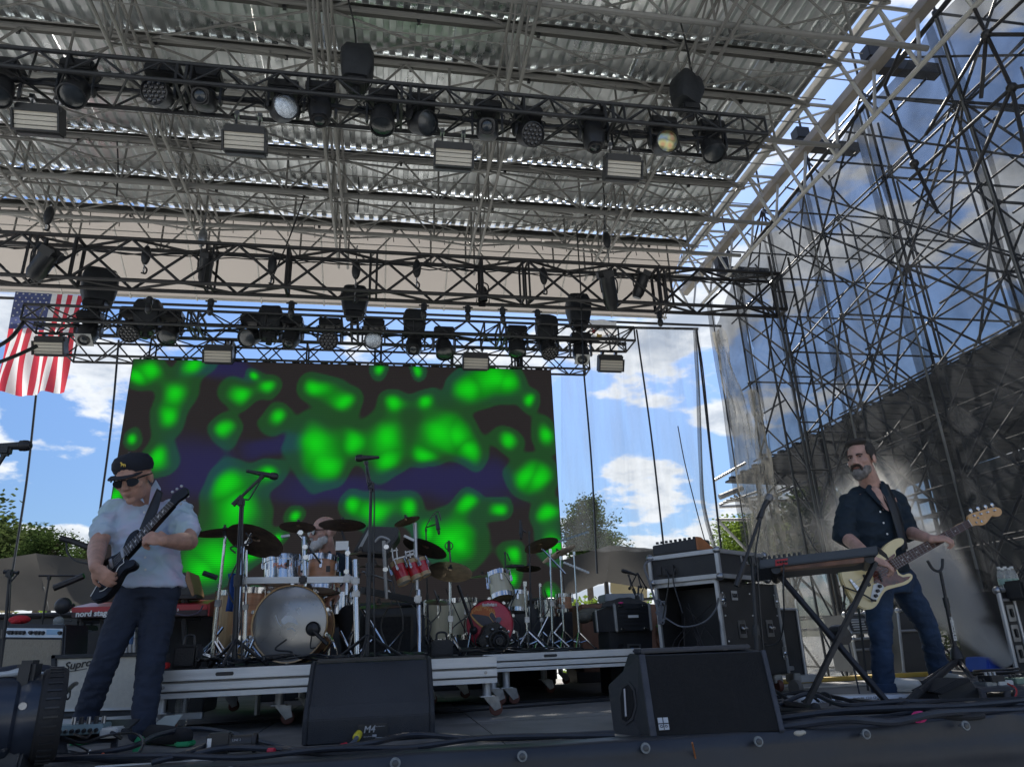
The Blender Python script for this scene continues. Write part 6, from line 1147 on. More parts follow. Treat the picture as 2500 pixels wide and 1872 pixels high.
bbox('housing', c+V((.0, .02, .05)), (.10, .07, .085), BLACK, t, bevel=.008); bbox('label', c+V((-.035, -.018, .05)), (.018, .003, .05), WHITE, t, bevel=.001); MB().cyl(c+V((.05, .02, .045)), c+V((.15, .02, .045)), .034, n=18).build('plug', BLACK, t); MB().lathe([(.036, 0), (.04, .004), (.04, .016), (.036, .02)], c+V((.14, .02, .045)), frame((1, 0, 0)), 18).build('ring', BLACKM, t)
text('marking', '19 20', c+V((-.041, -.02, .03)), .010, BLACK, t, X=(0, 0, 1), Z=(-1, 0, 0)); text('marking', 'LINE 2', c+V((.06, -.016, .058)), .013, PRN, t, X=(1, 0, .02))
tag(MB().box(fz(430, 1858, .003), (.62, .03, .004)).build('white_tape', WHITE), 'strip of white tape on the deck at the left front', 'tape')
for k, (x, y) in enumerate([(1948, 1792), (1956, 1786)]): pass
tag(MB().ell(fz(1950, 1789, .012), (.022, .016, .011)).ell(fz(1960, 1787, .01), (.014, .012, .009)).build('paper_scrap', mat('crumpled_paper', (.5, .46, .38), .8)), 'small crumpled paper scrap on the lip right of the large monitor', 'litter')
tag(MB().tube([fz(1690, 1812, .004)+V((0, -.0, 0)), at(1698, 1850, 3.16), at(1705, 1900, 3.15)], .004, 5).build('orange_paint_line', mat('orange_paint', (.45, .16, .05), .7)), 'orange paint mark running down the skirt under the large monitor', 'paint mark')
for i, pts in enumerate([[(1030, 1640, .1), (1010, 1720, 0), (1060, 1738, 0), (1200, 1730, 0), (1490, 1708, 0)], [(1000, 1712, 0), (1200, 1716, 0), (1480, 1700, 0)], [(420, 1775, 0), (560, 1765, 0), (720, 1755, 0)]]): floorcable(pts, .007, 'thin cable on the deck %s' % ['curling round the riser caster', 'behind the riser casters', 'under the left riser'][i], RUBBER, 'thin deck cables')
# ---- flight cases right of centre
def oq(c, X, Y_, Z, u, v, w_): return c+X*u+Y_*v+Z*w_
c0 = fz(1788, 1712); c0.z = 0; Xd = V((.80, .60, 0)).normalized(); Xd = (fz(1932, 1688)-c0); Xd.z = 0; WR = Xd.length; Xd.normalize(); Yd = V((-Xd.y, Xd.x, 0))
ztop = at(1757, 1417, c0.y).z; WL = .50
t = thing('flight_case', 'tall black rack case with aluminium edges, its open front full of cables', 'flight case', c0)
zb = .13
def cp(u, v, z): return c0+Xd*u+Yd*v+V((0, 0, z))
Rm = Matrix((Xd, Yd, V((0, 0, 1)))).transposed(); HH = ztop-zb
MB().box(cp(WR/2, WL, zb+HH/2), (WR, .012, HH), Rm).box(cp(WR/2, 0.006, zb+HH/2), (WR, .012, HH), Rm).box(cp(WR-.006, WL/2, zb+HH/2), (.012, WL, HH), Rm).box(cp(WR/2, WL/2, zb+.006), (WR, WL, .012), Rm).box(cp(WR/2, WL/2, ztop-.006), (WR, WL, .012), Rm).build('body', CASE, t, smooth=False)
bbox('rack_interior', cp(WR*.55, WL/2, zb+HH/2), (WR*.55, WL-.05, HH-.05), BLACK, t, Rm)
ED = mat('aluminium_edging', (.50, .51, .52), .4, .7, .12, 8, .1, dirt=.2)
def edge(p, q, w_=.026): F = frame(q-p, Xd); MB().box((p+q)/2, (w_, w_, (q-p).length), F).build('edging', ED, t, bevel=.003)
for u, v in ((0, 0), (0, WL), (WR, 0)): edge(cp(u, v, zb), cp(u, v, ztop))
for z in (zb, ztop): edge(cp(0, 0, z), cp(0, WL, z)); edge(cp(0, 0, z), cp(WR, 0, z))
edge(cp(0, -.004, zb+.06), cp(WR, -.004, zb+.06), .03)
def ch(u, z, s=.11):          # recessed handle dish
    c = cp(u, -.006, z); MB().box(c, (s, .006, s*1.1), Rm).build('handle_dish', DCHROME, t, bevel=.003); bbox('handle_well', c-Yd*.004, (s*.62, .004, s*.6), BLACK, t, Rm, .001); MB().tube([c-Yd*.012+Xd*(-s*.27)+V((0, 0, .01)), c-Yd*.024+Xd*(-s*.22), c-Yd*.024+Xd*(s*.22), c-Yd*.012+Xd*(s*.27)+V((0, 0, .01))], .009, 8).build('handle', DCHROME, t)
for u, z in ((WR*.30, zb+HH*.50), (WR*.78, zb+HH*.50)): ch(u, z)
def latch(u, z, s=.075): c = cp(u, -.008, z); MB().box(c, (s*.9, .008, s*1.2), Rm).build('latch_dish', DCHROME, t, bevel=.003); MB().lathe([(0, .012), (.014, .012), (.018, 0)], c-Yd*.004, frame(-Yd), 12).box(c-Yd*.01, (s*.2, .006, s*.8), Rm).build('butterfly_latch', CHROME, t, bevel=.002)
for u, z in ((.045, zb+HH*.80), (WR-.02, zb+HH*.80), (WR-.02, zb+HH*.22)): latch(u, z)
for u in (.05, WR*.5, WR-.05):
    for z in (zb+.12, zb+HH*.38, zb+HH*.64, ztop-.08): MB().ell(cp(u, -.008, z), (.007, .004, .007), n=8, m=4).build('rivet', ED, t)
lb = cp(WR*.24, -.009, ztop-.095); MB().box(lb, (.085, .002, .065), Rm).build('maker_plate', mat('silver_plate', (.55, .56, .56), .4, .4), t, smooth=False); text('maker_text', 'R&R', lb-Yd*.002-Xd*.036-V((0, 0, .014)), .04, BLACK, t, X=Xd, bold=.001)
for u, v in ((.08, .06), (WR-.08, .06), (.08, WL-.08), (WR-.06, WL-.1)): p = cp(u, v, .05); MB().lathe([(0, -.02), (.045, -.02), (.05, 0), (.045, .02), (0, .02)], p, frame((1, .2, 0)), 20).build('wheel', mat('brown_caster_wheel', (.14, .05, .035), .5), t); bbox('caster', p+V((0, 0, .045)), (.07, .06, .06), DCHROME, t)
MB().box(cp(WR+.05, .1, zb+.03), (.14, .2, .03), Rm).build('foot_tray', ED, t, bevel=.004)
# cables in the open front
rs = random.Random(3); b = MB()
for k in range(7): b.tube([cp(-.02, WL-.03+rs.uniform(-.05, .04), zb+HH*.72+rs.uniform(-.08, .08)) for _ in range(8)], .005, 5, 5)
b.tube([cp(-.01, WL-.05, zb+HH*.66), cp(-.03, WL*.6, zb+HH*.55), cp(-.03, WL*.25, zb+HH*.58), cp(-.01, .03, zb+HH*.70), cp(-.02, -.01, zb+HH*.82)], .006, 6); b.tube([cp(0, .0, zb+HH*.8), cp(-.01, .01, zb+HH*.5), cp(0, .02, zb+.2)], .006, 6)
tag(b.build('cable_coil', mat('grey_cable', (.13, .14, .16), .5)), 'tangled grey cable hanging in the open front of the tall rack case', 'cables')
b = MB()
for k in range(9): b.tube([cp(.05, rs.uniform(.06, WL-.06), zb+HH*rs.uniform(.5, .9)), cp(.02, rs.uniform(.06, WL-.06), zb+HH*.35), cp(.05, rs.uniform(.06, WL-.06), zb+HH*rs.uniform(.05, .25))], .004, 5)
tag(b.build('rack_cables', BLACKM), 'thin cables inside the tall rack case', 'cables')
# case on top
t2_ = thing('flight_case', 'black road case with ball corners lying on the tall rack case', 'flight case', cp(.1, .2, ztop+.02)); tt = t; t = t2_
z0c = ztop+.02; hc = at(1745, 1345, (c0+Xd*.03).y).z-z0c
def cq(u, v, z): return c0+Xd*(u-.03)+Yd*(v-.05)+V((0, 0, z0c+z))
W2, L2_ = WR*.80, WL+.06; bbox('body', cq(W2/2, L2_/2, hc/2), (W2, L2_, hc), CASE, t, Rm, .004)
for u, v in ((0, 0), (0, L2_), (W2, 0)): edge(cq(u, v, 0), cq(u, v, hc), .03)
for z in (.01, hc-.005): edge(cq(0, 0, z), cq(0, L2_, z), .03); edge(cq(0, 0, z), cq(W2, 0, z), .03)
for u in (0, W2):
    for v in (0, L2_):
        for z in (.005, hc): MB().ell(cq(u, v, z), .028, n=12, m=8).build('ball_corner', DCHROME, t)
MB().box(cq(W2*.72, -.006, hc*.62), (W2*.5, .006, .02), Rm).box(cq(W2*.47, -.006, hc*.8), (.02, .006, hc*.36), Rm).build('lid_edging', ED, t, smooth=False); MB().box(cq(-.012, L2_*.72, hc*.45), (.012, .10, .07), Rm).box(cq(-.014, L2_*.86, hc*.45), (.010, .05, .06), Rm).build('latch', BLACKM, t, bevel=.003)
t = thing('bass_amplifier', 'small amplifier with orange wooden end lying on the upper road case', 'amplifier', cq(.1, .3, hc)); pA = cq(.02, L2_*.28, hc+.012)
def aw(u, v, z): return cq(.03+u, L2_*.30+v, hc+.02+z)
MB().prism([aw(0, 0, 0), aw(0, .38, 0), aw(0, .38, .075), aw(0, 0, .085)], Xd*.20).build('chassis', BLACK, t, bevel=.006); MB().prism([aw(-.002, -.012, 0), aw(.21, -.012, 0), aw(.21, -.012, .03), aw(.06, -.012, .095), aw(-.002, -.012, .095)], Yd*.014).build('end_cheek', mat('orange_wood', (.42, .16, .06), .45, 0, .2, 5), t, bevel=.002)
for k in range(9): MB().lathe([(0, .016), (.011, .016), (.012, 0)], aw(.03, .03+k*.04, .085), None, 10).build('knob', BLACKM, t)
tag(MB().tube([cq(-.04, L2_*.9, hc-.01), cq(-.08, L2_, hc-.06), cq(-.05, L2_*.97, -.02), cq(-.05, L2_*.9, -.2)], .009, 6).build('cable', mat('grey_cable', (.13, .14, .16), .5)), 'grey cable hanging from the small amplifier over the case corner', 'cable')
tag(MB().tube([cq(-.02, L2_*.75, hc*.5), cq(-.04, L2_*.7, .0), cq(-.04, L2_*.85, -.25)], .005, 5).tube([cq(-.02, L2_*.6, hc*.5), cq(-.03, L2_*.64, .0), cq(-.04, L2_*.55, -.22)], .005, 5).build('cable', BLACK), 'two thin cables running from the upper case down into the rack case', 'cable')
# dark case behind at the right
t = thing('flight_case', 'narrow dark case with a thin metal edge behind the tall rack case', 'flight case', fz(1945, 1668)); A, B2, D_, C2 = at(1900, 1487, 5.45), at(1943, 1487, 5.45), at(1930, 1650, 5.45), at(1966, 1645, 5.45)
MB().prism([A, B2, C2, D_], (.1, .55, 0)).build('body', CASE, t, bevel=.004); rod('edging', B2+V((0, -.01, 0)), C2+V((0, -.01, 0)), .012, ED, t); rod('edging', A+V((0, -.01, 0)), B2+V((0, -.01, 0)), .010, ED, t); bbox('tray', at(1960, 1655, 5.4), (.22, .12, .05), ED, t); MB().lathe([(0, -.02), (.05, -.02), (.055, 0), (.05, .02), (0, .02)], fz(1982, 1700)+V((-.05, .1, .055)), frame((1, .3, 0)), 22).build('wheel', mat('grey_rubber_wheel', (.12, .11, .10), .6), t)
bbox('caster_fork', fz(1972, 1690)+V((-.02, .1, .10)), (.06, .07, .06), DCHROME, t)
# ---- small rack case on a black cabinet, brown upright behind
t = thing('speaker_cabinet', 'black speaker cabinet with a blue round sticker, carrying the small rack case', 'amplifier', at(1545, 1700, 6.0)); Y5 = 6.0; A, B2, D_, C2 = at(1487, 1541, Y5), at(1592, 1537, Y5), at(1498, 1720, Y5), at(1598, 1716, Y5)
MB().prism([aq(0, 0), aq(1, 0), aq(1, 1), aq(0, 1)], (.02, .4, 0)).build('cabinet', PLY, t, bevel=.008)
MB().torus(at(1517, 1580, Y5-.01), .028, .005, frame((0, -1, 0)), 20, 5).build('port_ring', BLACKM, t); MB().torus(at(1517, 1580, Y5-.01), .014, .004, frame((0, -1, 0)), 14, 5).build('port_ring', BLACKM, t)
for u0, v0, u1, v1 in [(1533, 1571, 1565, 1575), (1533, 1575, 1537, 1612), (1561, 1575, 1565, 1612)]: MB().prism([at(u0, v0, Y5-.012), at(u1, v0, Y5-.012), at(u1, v1, Y5-.012), at(u0, v1, Y5-.012)], (0, .01, 0)).build('panel_frame', mat('grey_frame', (.10, .10, .10), .5), t, smooth=False)
MB().lathe([(0, .003), (.024, .003), (.024, 0)], at(1544, 1588, Y5-.004), frame((0, -1, 0)), 24).build('blue_sticker', mat('blue_sticker', (.06, .18, .50), .4), t)
t = thing('rack_case', 'small black rack case with rounded aluminium ends under a black cloth', 'flight case', at(1545, 1540, Y5)); A, B2, D_, C2 = at(1499, 1474, Y5-.05), at(1583, 1472, Y5-.05), at(1506, 1541, Y5-.05), at(1589, 1538, Y5-.05)
MB().prism([aq(0, 0), aq(1, 0), aq(1, 1), aq(0, 1)], (.0, .4, 0)).build('body', mat('black_moulded_case', (.022, .024, .028), .45), t, bevel=.006)
for k in range(5): MB().prism([aq(.06, .17+k*.15, .008), aq(.94, .17+k*.15, .008), aq(.94, .19+k*.15, .008), aq(.06, .19+k*.15, .008)], (0, .01, 0)).build('moulded_rib', BLACK, t, smooth=False)
for u in (-.03, .98): MB().prism([aq(u, -.02, .015), aq(u+.07, -.02, .015), aq(u+.07, 1.02, .015), aq(u, 1.02, .015)], (0, .05, 0)).build('aluminium_end', ED, t, bevel=.008)
MB().prism([aq(-.40, .16, -.15), aq(-.36, .16, -.15), aq(-.36, 1.0, -.15), aq(-.40, 1.0, -.15)], (0, .05, 0)).build('aluminium_end', ED, t, bevel=.006); MB().prism([aq(-.38, .2, -.16), aq(0, .0, 0), aq(0, 1, 0), aq(-.38, 1, -.16)], (.02, .2, 0)).build('rack_front', BLACK, t, bevel=.003)
for u, v in ((.12, .08), (.8, .08), (.12, .92), (.8, .92)): MB().prism([aq(u, v-.05, .012), aq(u+.12, v-.05, .012), aq(u+.12, v+.04, .012), aq(u, v+.04, .012)], (0, .01, 0)).build('latch', CHROME, t, bevel=.002)
MB().prism([aq(.36, .42, .014), aq(.66, .42, .014), aq(.66, .52, .014), aq(.36, .52, .014)], (0, .004, 0)).build('white_label', WHITE, t, smooth=False); MB().prism([aq(.34+.16*(1+math.cos(a)), .36-.16*math.sin(a)*.9, .012) for a in [math.pi*k/8 for k in range(9)]], (0, .004, 0)).build('handle_recess', BLACK, t, smooth=False)
cl = grid(20, 8, lambda u, v: at(1468+118*u, 1478-20*math.sin(u*math.pi)**.7*(1-v)-3*nz(u*6, v*3)+v*3, 5.95+.3*(1-v)), 'black_cloth', mat('black_cloth', (.018, .018, .02), .95, 0, .3, 9, .6)); tag(cl, 'black cloth thrown over the small rack case', 'cloth'); tag(MB().ell(at(1516, 1471, 5.93), (.022, .01, .008)).build('pink_tag', mat('pink_tape', (.85, .05, .25))), 'small pink tag on the black cloth', 'tag')
BRW = mat('brown_piano_wood', (.24, .115, .068), .5, 0, .2, 5, .2, 30, stretch=(4, 4, .6))
t = thing('upright_cabinet', 'brown wooden upright cabinet behind the rack cases', 'cabinet', at(1600, 1600, 7.0)); Yu = 7.0
MB().prism([at(1418, 1476, Yu), at(1648, 1474, Yu), at(1655, 1640, Yu), at(1425, 1640, Yu)], (0, .35, 0)).build('carcass', BRW, t, bevel=.008)
for x0_, x1_, y0_, y1_ in [(1418, 1646, 1474, 1484), (1588, 1601, 1484, 1600), (1628, 1646, 1484, 1600), (1480, 1500, 1484, 1600)]: MB().prism([at(x0_, y0_, Yu-.02), at(x1_, y0_, Yu-.02), at(x1_+3, y1_, Yu-.02), at(x0_+3, y1_, Yu-.02)], (0, .025, 0)).build('frame_rail', BRW, t, bevel=.003)
for a, b2 in [((1624, 1492), (1612, 1510)), ((1603, 1560), (1614, 1580)), ((1626, 1565), (1618, 1585))]: rod('brace', at(*a, Yu-.02), at(*b2, Yu-.02), .012, BRW, t)
t = thing('green_ornament', 'plump green ornament with two round knobs hanging on the brown cabinet', 'ornament', at(1618, 1550, 6.9)); GN = mat('moss_green_felt', (.13, .20, .05), .9, 0, .2, 14, .4)
for x, y, rx, rz in [(1612, 1516, 5.5, 6.5), (1627, 1516, 5.5, 6.5), (1618, 1540, 13, 12), (1606, 1528, 5, 4), (1631, 1530, 4, 5)]: p = at(x, y, 6.93); MB().ell(p, (rx*mpp(p), .03, rz*mpp(p))).build('green_lobe', GN, t)
tag(MB().ell(at(1440, 1500, 6.7), (.13, .1, .06)).ell(at(1425, 1508, 6.65), (.07, .08, .05)).build('khaki_bundle', mat('khaki_cloth', (.12, .11, .085), .9, 0, .3, 8, .6)), 'khaki cloth bundle lying left of the small rack case', 'cloth')
tag(MB().prism([at(1478, 1449, 7.6), at(1572, 1447, 7.6), at(1573, 1466, 7.6), at(1479, 1468, 7.6)], (0, .3, 0)).build('grey_console', mat('grey_blue_metal', (.30, .33, .36), .5, .3), bevel=.01), 'pale grey console edge behind the small rack case', 'console')
micstand('thin black stand with microphone behind the small rack case', (1572, 1560), .9, 7.2, (1556, 1460), (1552, 1450), (1534, 1402), .009, BLACK, .1); mic(1528, 1395, 7.2, (-1, 0, .3), 'black microphone tilted left behind the small rack case', .12, .022)
# ---- keyboard on X stand
KB = mat('blue_grey_plastic', (.045, .055, .068), .5, 0, .1, 5, .1); KW = mat('brown_wood_base', (.16, .075, .045), .5, 0, .4, 3, .2, stretch=(3, 3, 1), dirt=.5)
t = thing('keyboard', 'small blue grey keyboard with red connector panel on the X stand', 'keyboard', at(2000, 1370, 4.2)); pL, pR = at(1853, 1366, 4.35), at(2143, 1331, 4.05); L_ = (pR-pL); dn = V((0, 0, -1)); ka = V((.10, .30, -.065)); dnl = (at(1853, 1387, 4.35)-pL)
MB().ring([[pL, pL+dnl, pL+ka*1.0+dnl*.9, pL+ka+V((0, 0, .01))], [pR, at(2145, 1353, 4.05), at(2145, 1353, 4.05)+ka*1.0, pR+ka+V((0, 0, .01))]]).build('body', KB, t, bevel=.006)
MB().ring([[at(1905, 1392, 4.32), at(1905, 1392, 4.32)+V((.06, .2, -.005)), at(1905, 1386, 4.32)+V((.06, .2, .005)), at(1905, 1383, 4.32)], [at(2110, 1372, 4.10), at(2110, 1372, 4.10)+V((.06, .2, -.005)), at(2110, 1362, 4.10)+V((.06, .2, .005)), at(2110, 1358, 4.10)]]).build('wood_base', KW, t, bevel=.003)
MB().prism([at(2143, 1334, 4.045), at(2146, 1352, 4.045), at(2169, 1367, 4.25), at(2163, 1352, 4.25)], (.01, .005, 0)).build('end_cheek', BLACK, t, bevel=.003)
def kk(u, v, o=.004): return pL.lerp(pR, u).lerp((pL+dnl).lerp(at(2145, 1353, 4.05), u), v)+V((-.0, -o, 0))
MB().prism([kk(.14, .25), kk(.245, .2), kk(.245, .92), kk(.14, .95)], (0, .006, 0)).build('connector_panel', mat('red_panel', (.45, .02, .03), .45), t, bevel=.001)
for u in (.16, .185, .21, .23): MB().lathe([(0, .01), (.006, .01), (.008, 0)], kk(u, .55, .006), frame((0, -1, 0)), 10).build('jack', BLACK, t)
for k in range(9): p = kk(.02+k*.043, -.0, -.02); MB().lathe([(0, .018), (.008, .018), (.010, 0)], p, None, 10).build('knob', BLACK, t)
tag(MB().tube([kk(.20, .8, .02), at(1912, 1440, 4.25), at(1914, 1500, 4.3), at(1905, 1560, 4.4), at(1880, 1575, 4.5), at(1860, 1568, 4.6)], .005, 6).build('cable', BLACK), 'thin cable dropping from the red connector panel', 'cable')
t = thing('keyboard_stand', 'black X-shaped keyboard stand', 'keyboard stand', fz(2060, 1722))
def sq(a, b_, w_=.034, nm='leg'): F = frame(b_-a, (0, 1, 0)); MB().box((a+b_)/2, (w_, w_*.8, (b_-a).length), F).build(nm, BLACKM, t, bevel=.003)
l1a, l1b = at(2137, 1372, 4.12), fz(1966, 1724, .02)+V((0, 0, 0)); l2a, l2b = at(1907, 1398, 4.36), fz(2182, 1720, .02); l1b.y = 4.2; l1b = V((fz(1966, 1724, .02).x, fz(1966, 1724, .02).y, .02))
sq(l1a, l1b); sq(l2a+V((0, .04, 0)), l2b+V((0, .04, 0)))
MB().lathe([(0, -.05), (.035, -.05), (.038, 0), (.035, .05), (0, .05)], at(2047, 1540, 4.17), frame((0, 1, 0)), 18).build('pivot', BLACK, t); MB().lathe([(0, 0), (.05, 0), (.052, .02), (0, .02)], at(2062, 1552, 4.22), frame((0, 1, 0)), 18).build('locking_disc', BLACKM, t)
rod('foot_bar', l1b+V((0, -.1, 0)), l1b+V((0, .35, 0)), .018, BLACKM, t); rod('foot_bar', l2b+V((0, -.1, 0)), l2b+V((0, .35, 0)), .018, BLACKM, t); rod('support_arm', l1a+V((-.05, -.02, .02)), l1a+V((.12, .28, 0)), .03, BLACK, t); rod('support_arm', l2a+V((-.05, -.03, .02)), l2a+V((.10, .25, -.02)), .03, BLACK, t)
for p in (l1b, l2b): MB().ell(p+V((0, -.1, 0)), .028, n=10, m=6).build('rubber_foot', RUBBER, t)
# power strips on the deck
t = thing('rack_unit', 'long silver rack unit lying on the deck under the keyboard', 'equipment', fz(2100, 1722)); A, B2, D_, C2 = at(1948, 1700, 4.42), at(2232, 1694, 4.42), at(1950, 1722, 4.40), at(2234, 1716, 4.40)
SV = mat('satin_silver', (.52, .54, .56), .4, .5, .08, 6, .05, dirt=.1); MB().prism([aq(0, 0), aq(1, 0), aq(1, 1), aq(0, 1)], (0, .14, 0)).build('housing', SV, t, bevel=.004)
for u, w_ in ((.15, .02), (.31, .055), (.425, .035), (.86, .03)): MB().prism([aq(u, .3, .004), aq(u+w_, .3, .004), aq(u+w_, .62, .004), aq(u, .62, .004)], (0, .004, 0)).build('socket', BLACK, t, bevel=.001)
text('printing', 'OUTPUT   INPUT   115V   GND', aq(.18, .85, .004), .022, mat('dark_print', (.12, .12, .13)), t, X=(1, 0, .02)); text('printing', 'FUSE  CH1 CH2', aq(.50, .5, .004), .022, mat('dark_print', (.12, .12, .13)), t, X=(1, 0, .02))
for u in (.03, .27, .5, .68, .95): MB().lathe([(0, .004), (.006, .003), (.007, 0)], aq(u, .5, .002), frame((0, -1, 0)), 8).build('screw', BLACK, t)
tag(MB().tube([at(1990, 1704, 4.3), at(2010, 1690, 4.28), at(2027, 1700, 4.26), at(2026, 1728, 4.2)], .007, 6).tube([at(1960, 1712, 4.35), at(1980, 1700, 4.3), at(2000, 1712, 4.3)], .007, 6).build('cable', BLACK), 'black cables plugged into the silver rack unit', 'cable')
tag(bbox('black_adapter', at(2190, 1722, 4.25), (.12, .07, .04), BLACK), 'black power adapter in front of the right end of the silver unit', 'adapter')
tag(MB().tube([at(2096, 1485, 5.2), at(2105, 1560, 5.15), at(2120, 1690, 5.1)], .008, 6).build('instrument_cable', BLACK), 'black instrument cable falling from the bass guitar to the deck', 'cable')
# pedals of the bass player
t = thing('foot_pedal', 'large black foot pedal wedge at the bass player foot', 'effects pedal', fz(2340, 1720)); q0 = fz(2296, 1722, .0); q0.y = 4.15
MB().prism([at(*p, 4.12) for p in [(2290, 1705), (2284, 1690), (2345, 1665), (2372, 1660), (2392, 1690), (2395, 1714), (2302, 1721)]], (0, .22, 0)).build('wedge', BLACK, t, bevel=.008); MB().prism([at(2278, 1688, 4.1), at(2340, 1657, 4.1), at(2368, 1655, 4.1), at(2372, 1662, 4.1), at(2300, 1695, 4.1)], (0, .2, 0)).build('treadle', RUBBER, t, bevel=.005)
for x in (2300, 2385): MB().ell(at(x, 1719, 4.14), .016, n=8, m=5).build('rubber_foot', RUBBER, t)
t = thing('pedalboard', 'grey steel pedalboard with a slot at the right edge', 'pedalboard', fz(2450, 1715)); A, B2, D_, C2 = at(2392, 1680, 4.1), at(2560, 1668, 4.1), at(2400, 1714, 4.0), at(2560, 1700, 4.0)
for u0, v0, u1, v1 in [(0, 0, 1, .32), (0, .8, 1, 1), (0, .3, .08, .8), (.36, .3, .44, .8), (.5, .3, 1, .8)]: MB().prism([aq(u0, v0), aq(u1, v0), aq(u1, v1), aq(u0, v1)], (0, .02, 0)).build('frame_bar', mat('charcoal_steel', (.05, .052, .06)), t, bevel=.002)
MB().prism([A, B2, B2+V((0, .35, .04)), A+V((0, .35, .04))], (0, 0, -.01)).build('top_plate', mat('charcoal_steel', (.05, .052, .06)), t)
for i, (x, y, w_, m_, lab) in enumerate([(2405, 1672, .08, mat('silver_sparkle', (.3, .32, .33), .3, .6), 'silver pedal at the left of the right pedalboard'), (2440, 1668, .11, SV, 'white and silver pedal in the middle of the right pedalboard'), (2478, 1662, .09, mat('green_grey_metal', (.18, .26, .22), .4, .4), 'green grey pedal at the right picture edge'), (2420, 1656, .10, BLACK, 'black pedal at the back of the right pedalboard')]):
    t2 = thing('effects_pedal', lab, 'effects pedal', at(x, y+6, 4.2)); bbox('housing', at(x, y, 4.2), (w_, .11, .04), m_, t2, bevel=.005)
    for k in range(3): MB().lathe([(0, .018), (.008, .018), (.010, 0)], at(x, y, 4.2)+V(((k-1)*w_*.3, .0, .02)), None, 8).build('knob', BLACKM if i != 3 else DCHROME, t2)
tag(MB().tube([at(2460, 1668, 4.05), at(2480, 1680, 3.98), at(2478, 1700, 3.95), at(2450, 1716, 3.95)], .005, 6).build('red_cable', mat('red_cable', (.45, .03, .03), .4)), 'thin red cable over the right pedalboard', 'cable')
b = MB(); rs = random.Random(12)
for k in range(9):
    c = at(2438+rs.uniform(-3, 3), 1650+rs.uniform(-4, 4), 4.6+.02*k); R1 = rs.uniform(.12, .19); b.torus(c+V((0, 0, -.01+.006*k)), R1, .008, Matrix.Rotation(rs.uniform(-.08, .08), 3, 'X') @ Matrix.Diagonal((1, .6, 1)), 26, 5)
tag(b.build('coiled_cable', BLACK), 'coil of black cable lying in front of the blue fog machine', 'cable')
# guitar stand
t = thing('guitar_stand', 'black guitar stand with a yoke, lettering down its tube and a red ring', 'guitar stand', fz(2340, 1700)); Yg = 4.75; p0, p1 = at(2296, 1395, Yg), at(2334, 1592, Yg); pm = p0.lerp(p1, .42)
rod('upper_tube', p0, pm, .011, BLACKM, t, 12); rod('lower_tube', pm, p1, .015, BLACKM, t, 12); rod('clutch', pm-V((0, 0, .02)), pm+V((0, 0, .05)), .019, BLACK, t, 12)
MB().tube([at(2264, 1368, Yg), at(2277, 1388, Yg), at(2292, 1394, Yg), at(2300, 1385, Yg), at(2301, 1364, Yg)], .010, 8).build('yoke', BLACK, t)
hub = at(2336, 1600, Yg); MB().lathe([(0, -.05), (.03, -.05), (.045, -.02), (.035, .03), (.018, .06), (0, .06)], hub, None, 16).build('hub', BLACKM, t); MB().torus(hub+V((0, 0, -.055)), .022, .006, None, 16, 6).build('red_ring', mat('red_plastic', (.6, .03, .03)), t)
for q in (fz(2248, 1716, .02)+V((0, .1, 0)), fz(2400, 1690, .02), fz(2352, 1690, .02)+V((0, .45, 0))): rod('leg', hub+V((0, 0, -.03)), q, .018, BLACKM, t, 10); rod('rubber_foot', hub.lerp(q, .82), q, .022, RUBBER, t, 10)
d_ = (p1-pm).normalized(); text('lettering', 'HERCULES', pm.lerp(p1, .26)+V((-.010, -.017, 0)), .034, WHITE, t, X=d_, Z=V((1, 0, .2)), off=.0, bold=.0008)
# fog machine
t = thing('fog_machine', 'blue fog machine blowing fog at the right back', 'fog machine', at(2435, 1640, 5.6)); BLU = mat('bright_blue_metal', (.03, .08, .45), .4, .1, .08, 5)
MB().prism([at(*p, 5.6) for p in [(2410, 1604), (2438, 1602), (2458, 1622), (2460, 1638), (2412, 1640)]], (0, .25, 0)).build('housing', BLU, t, bevel=.01); rod('nozzle', at(2455, 1620, 5.6), at(2464, 1617, 5.5), .02, ALU, t)
# rack case with bottles at the right edge
t = thing('rack_case', 'black rack case with chrome handles cut by the right edge', 'flight case', at(2480, 1650, 5.5)); A, B2, D_, C2 = at(2434, 1441, 5.5), at(2620, 1428, 5.5), at(2482, 1648, 5.5), at(2660, 1632, 5.5)
MB().prism([A, B2, C2, D_], (0, .55, 0)).build('body', CASE, t, bevel=.004); rod('edging', aq(0, 0, .01), aq(0, 1, .01), .02, ED, t); rod('edging', aq(.17, .05, .01), aq(.20, 1, .01), .014, ED, t); rod('edging', aq(0, 0, .01), aq(1, 0, .01), .02, ED, t); rod('edging', aq(0, .12, .01), aq(1, .12, .01), .012, ED, t)
MB().ell(aq(0, 0, .0), .035).build('ball_corner', DCHROME, t); MB().ell(aq(0, 1, .0), .035).build('ball_corner', DCHROME, t)
for v in (.28, .52, .76): MB().prism([aq(.055, v-.10, .014), aq(.155, v-.10, .014), aq(.155, v+.10, .014), aq(.055, v+.10, .014)], (0, .01, 0)).build('handle_dish', DCHROME, t, bevel=.004); bbox('handle', aq(.105, v, .02), (.03, .01, .07), BLACK, t)
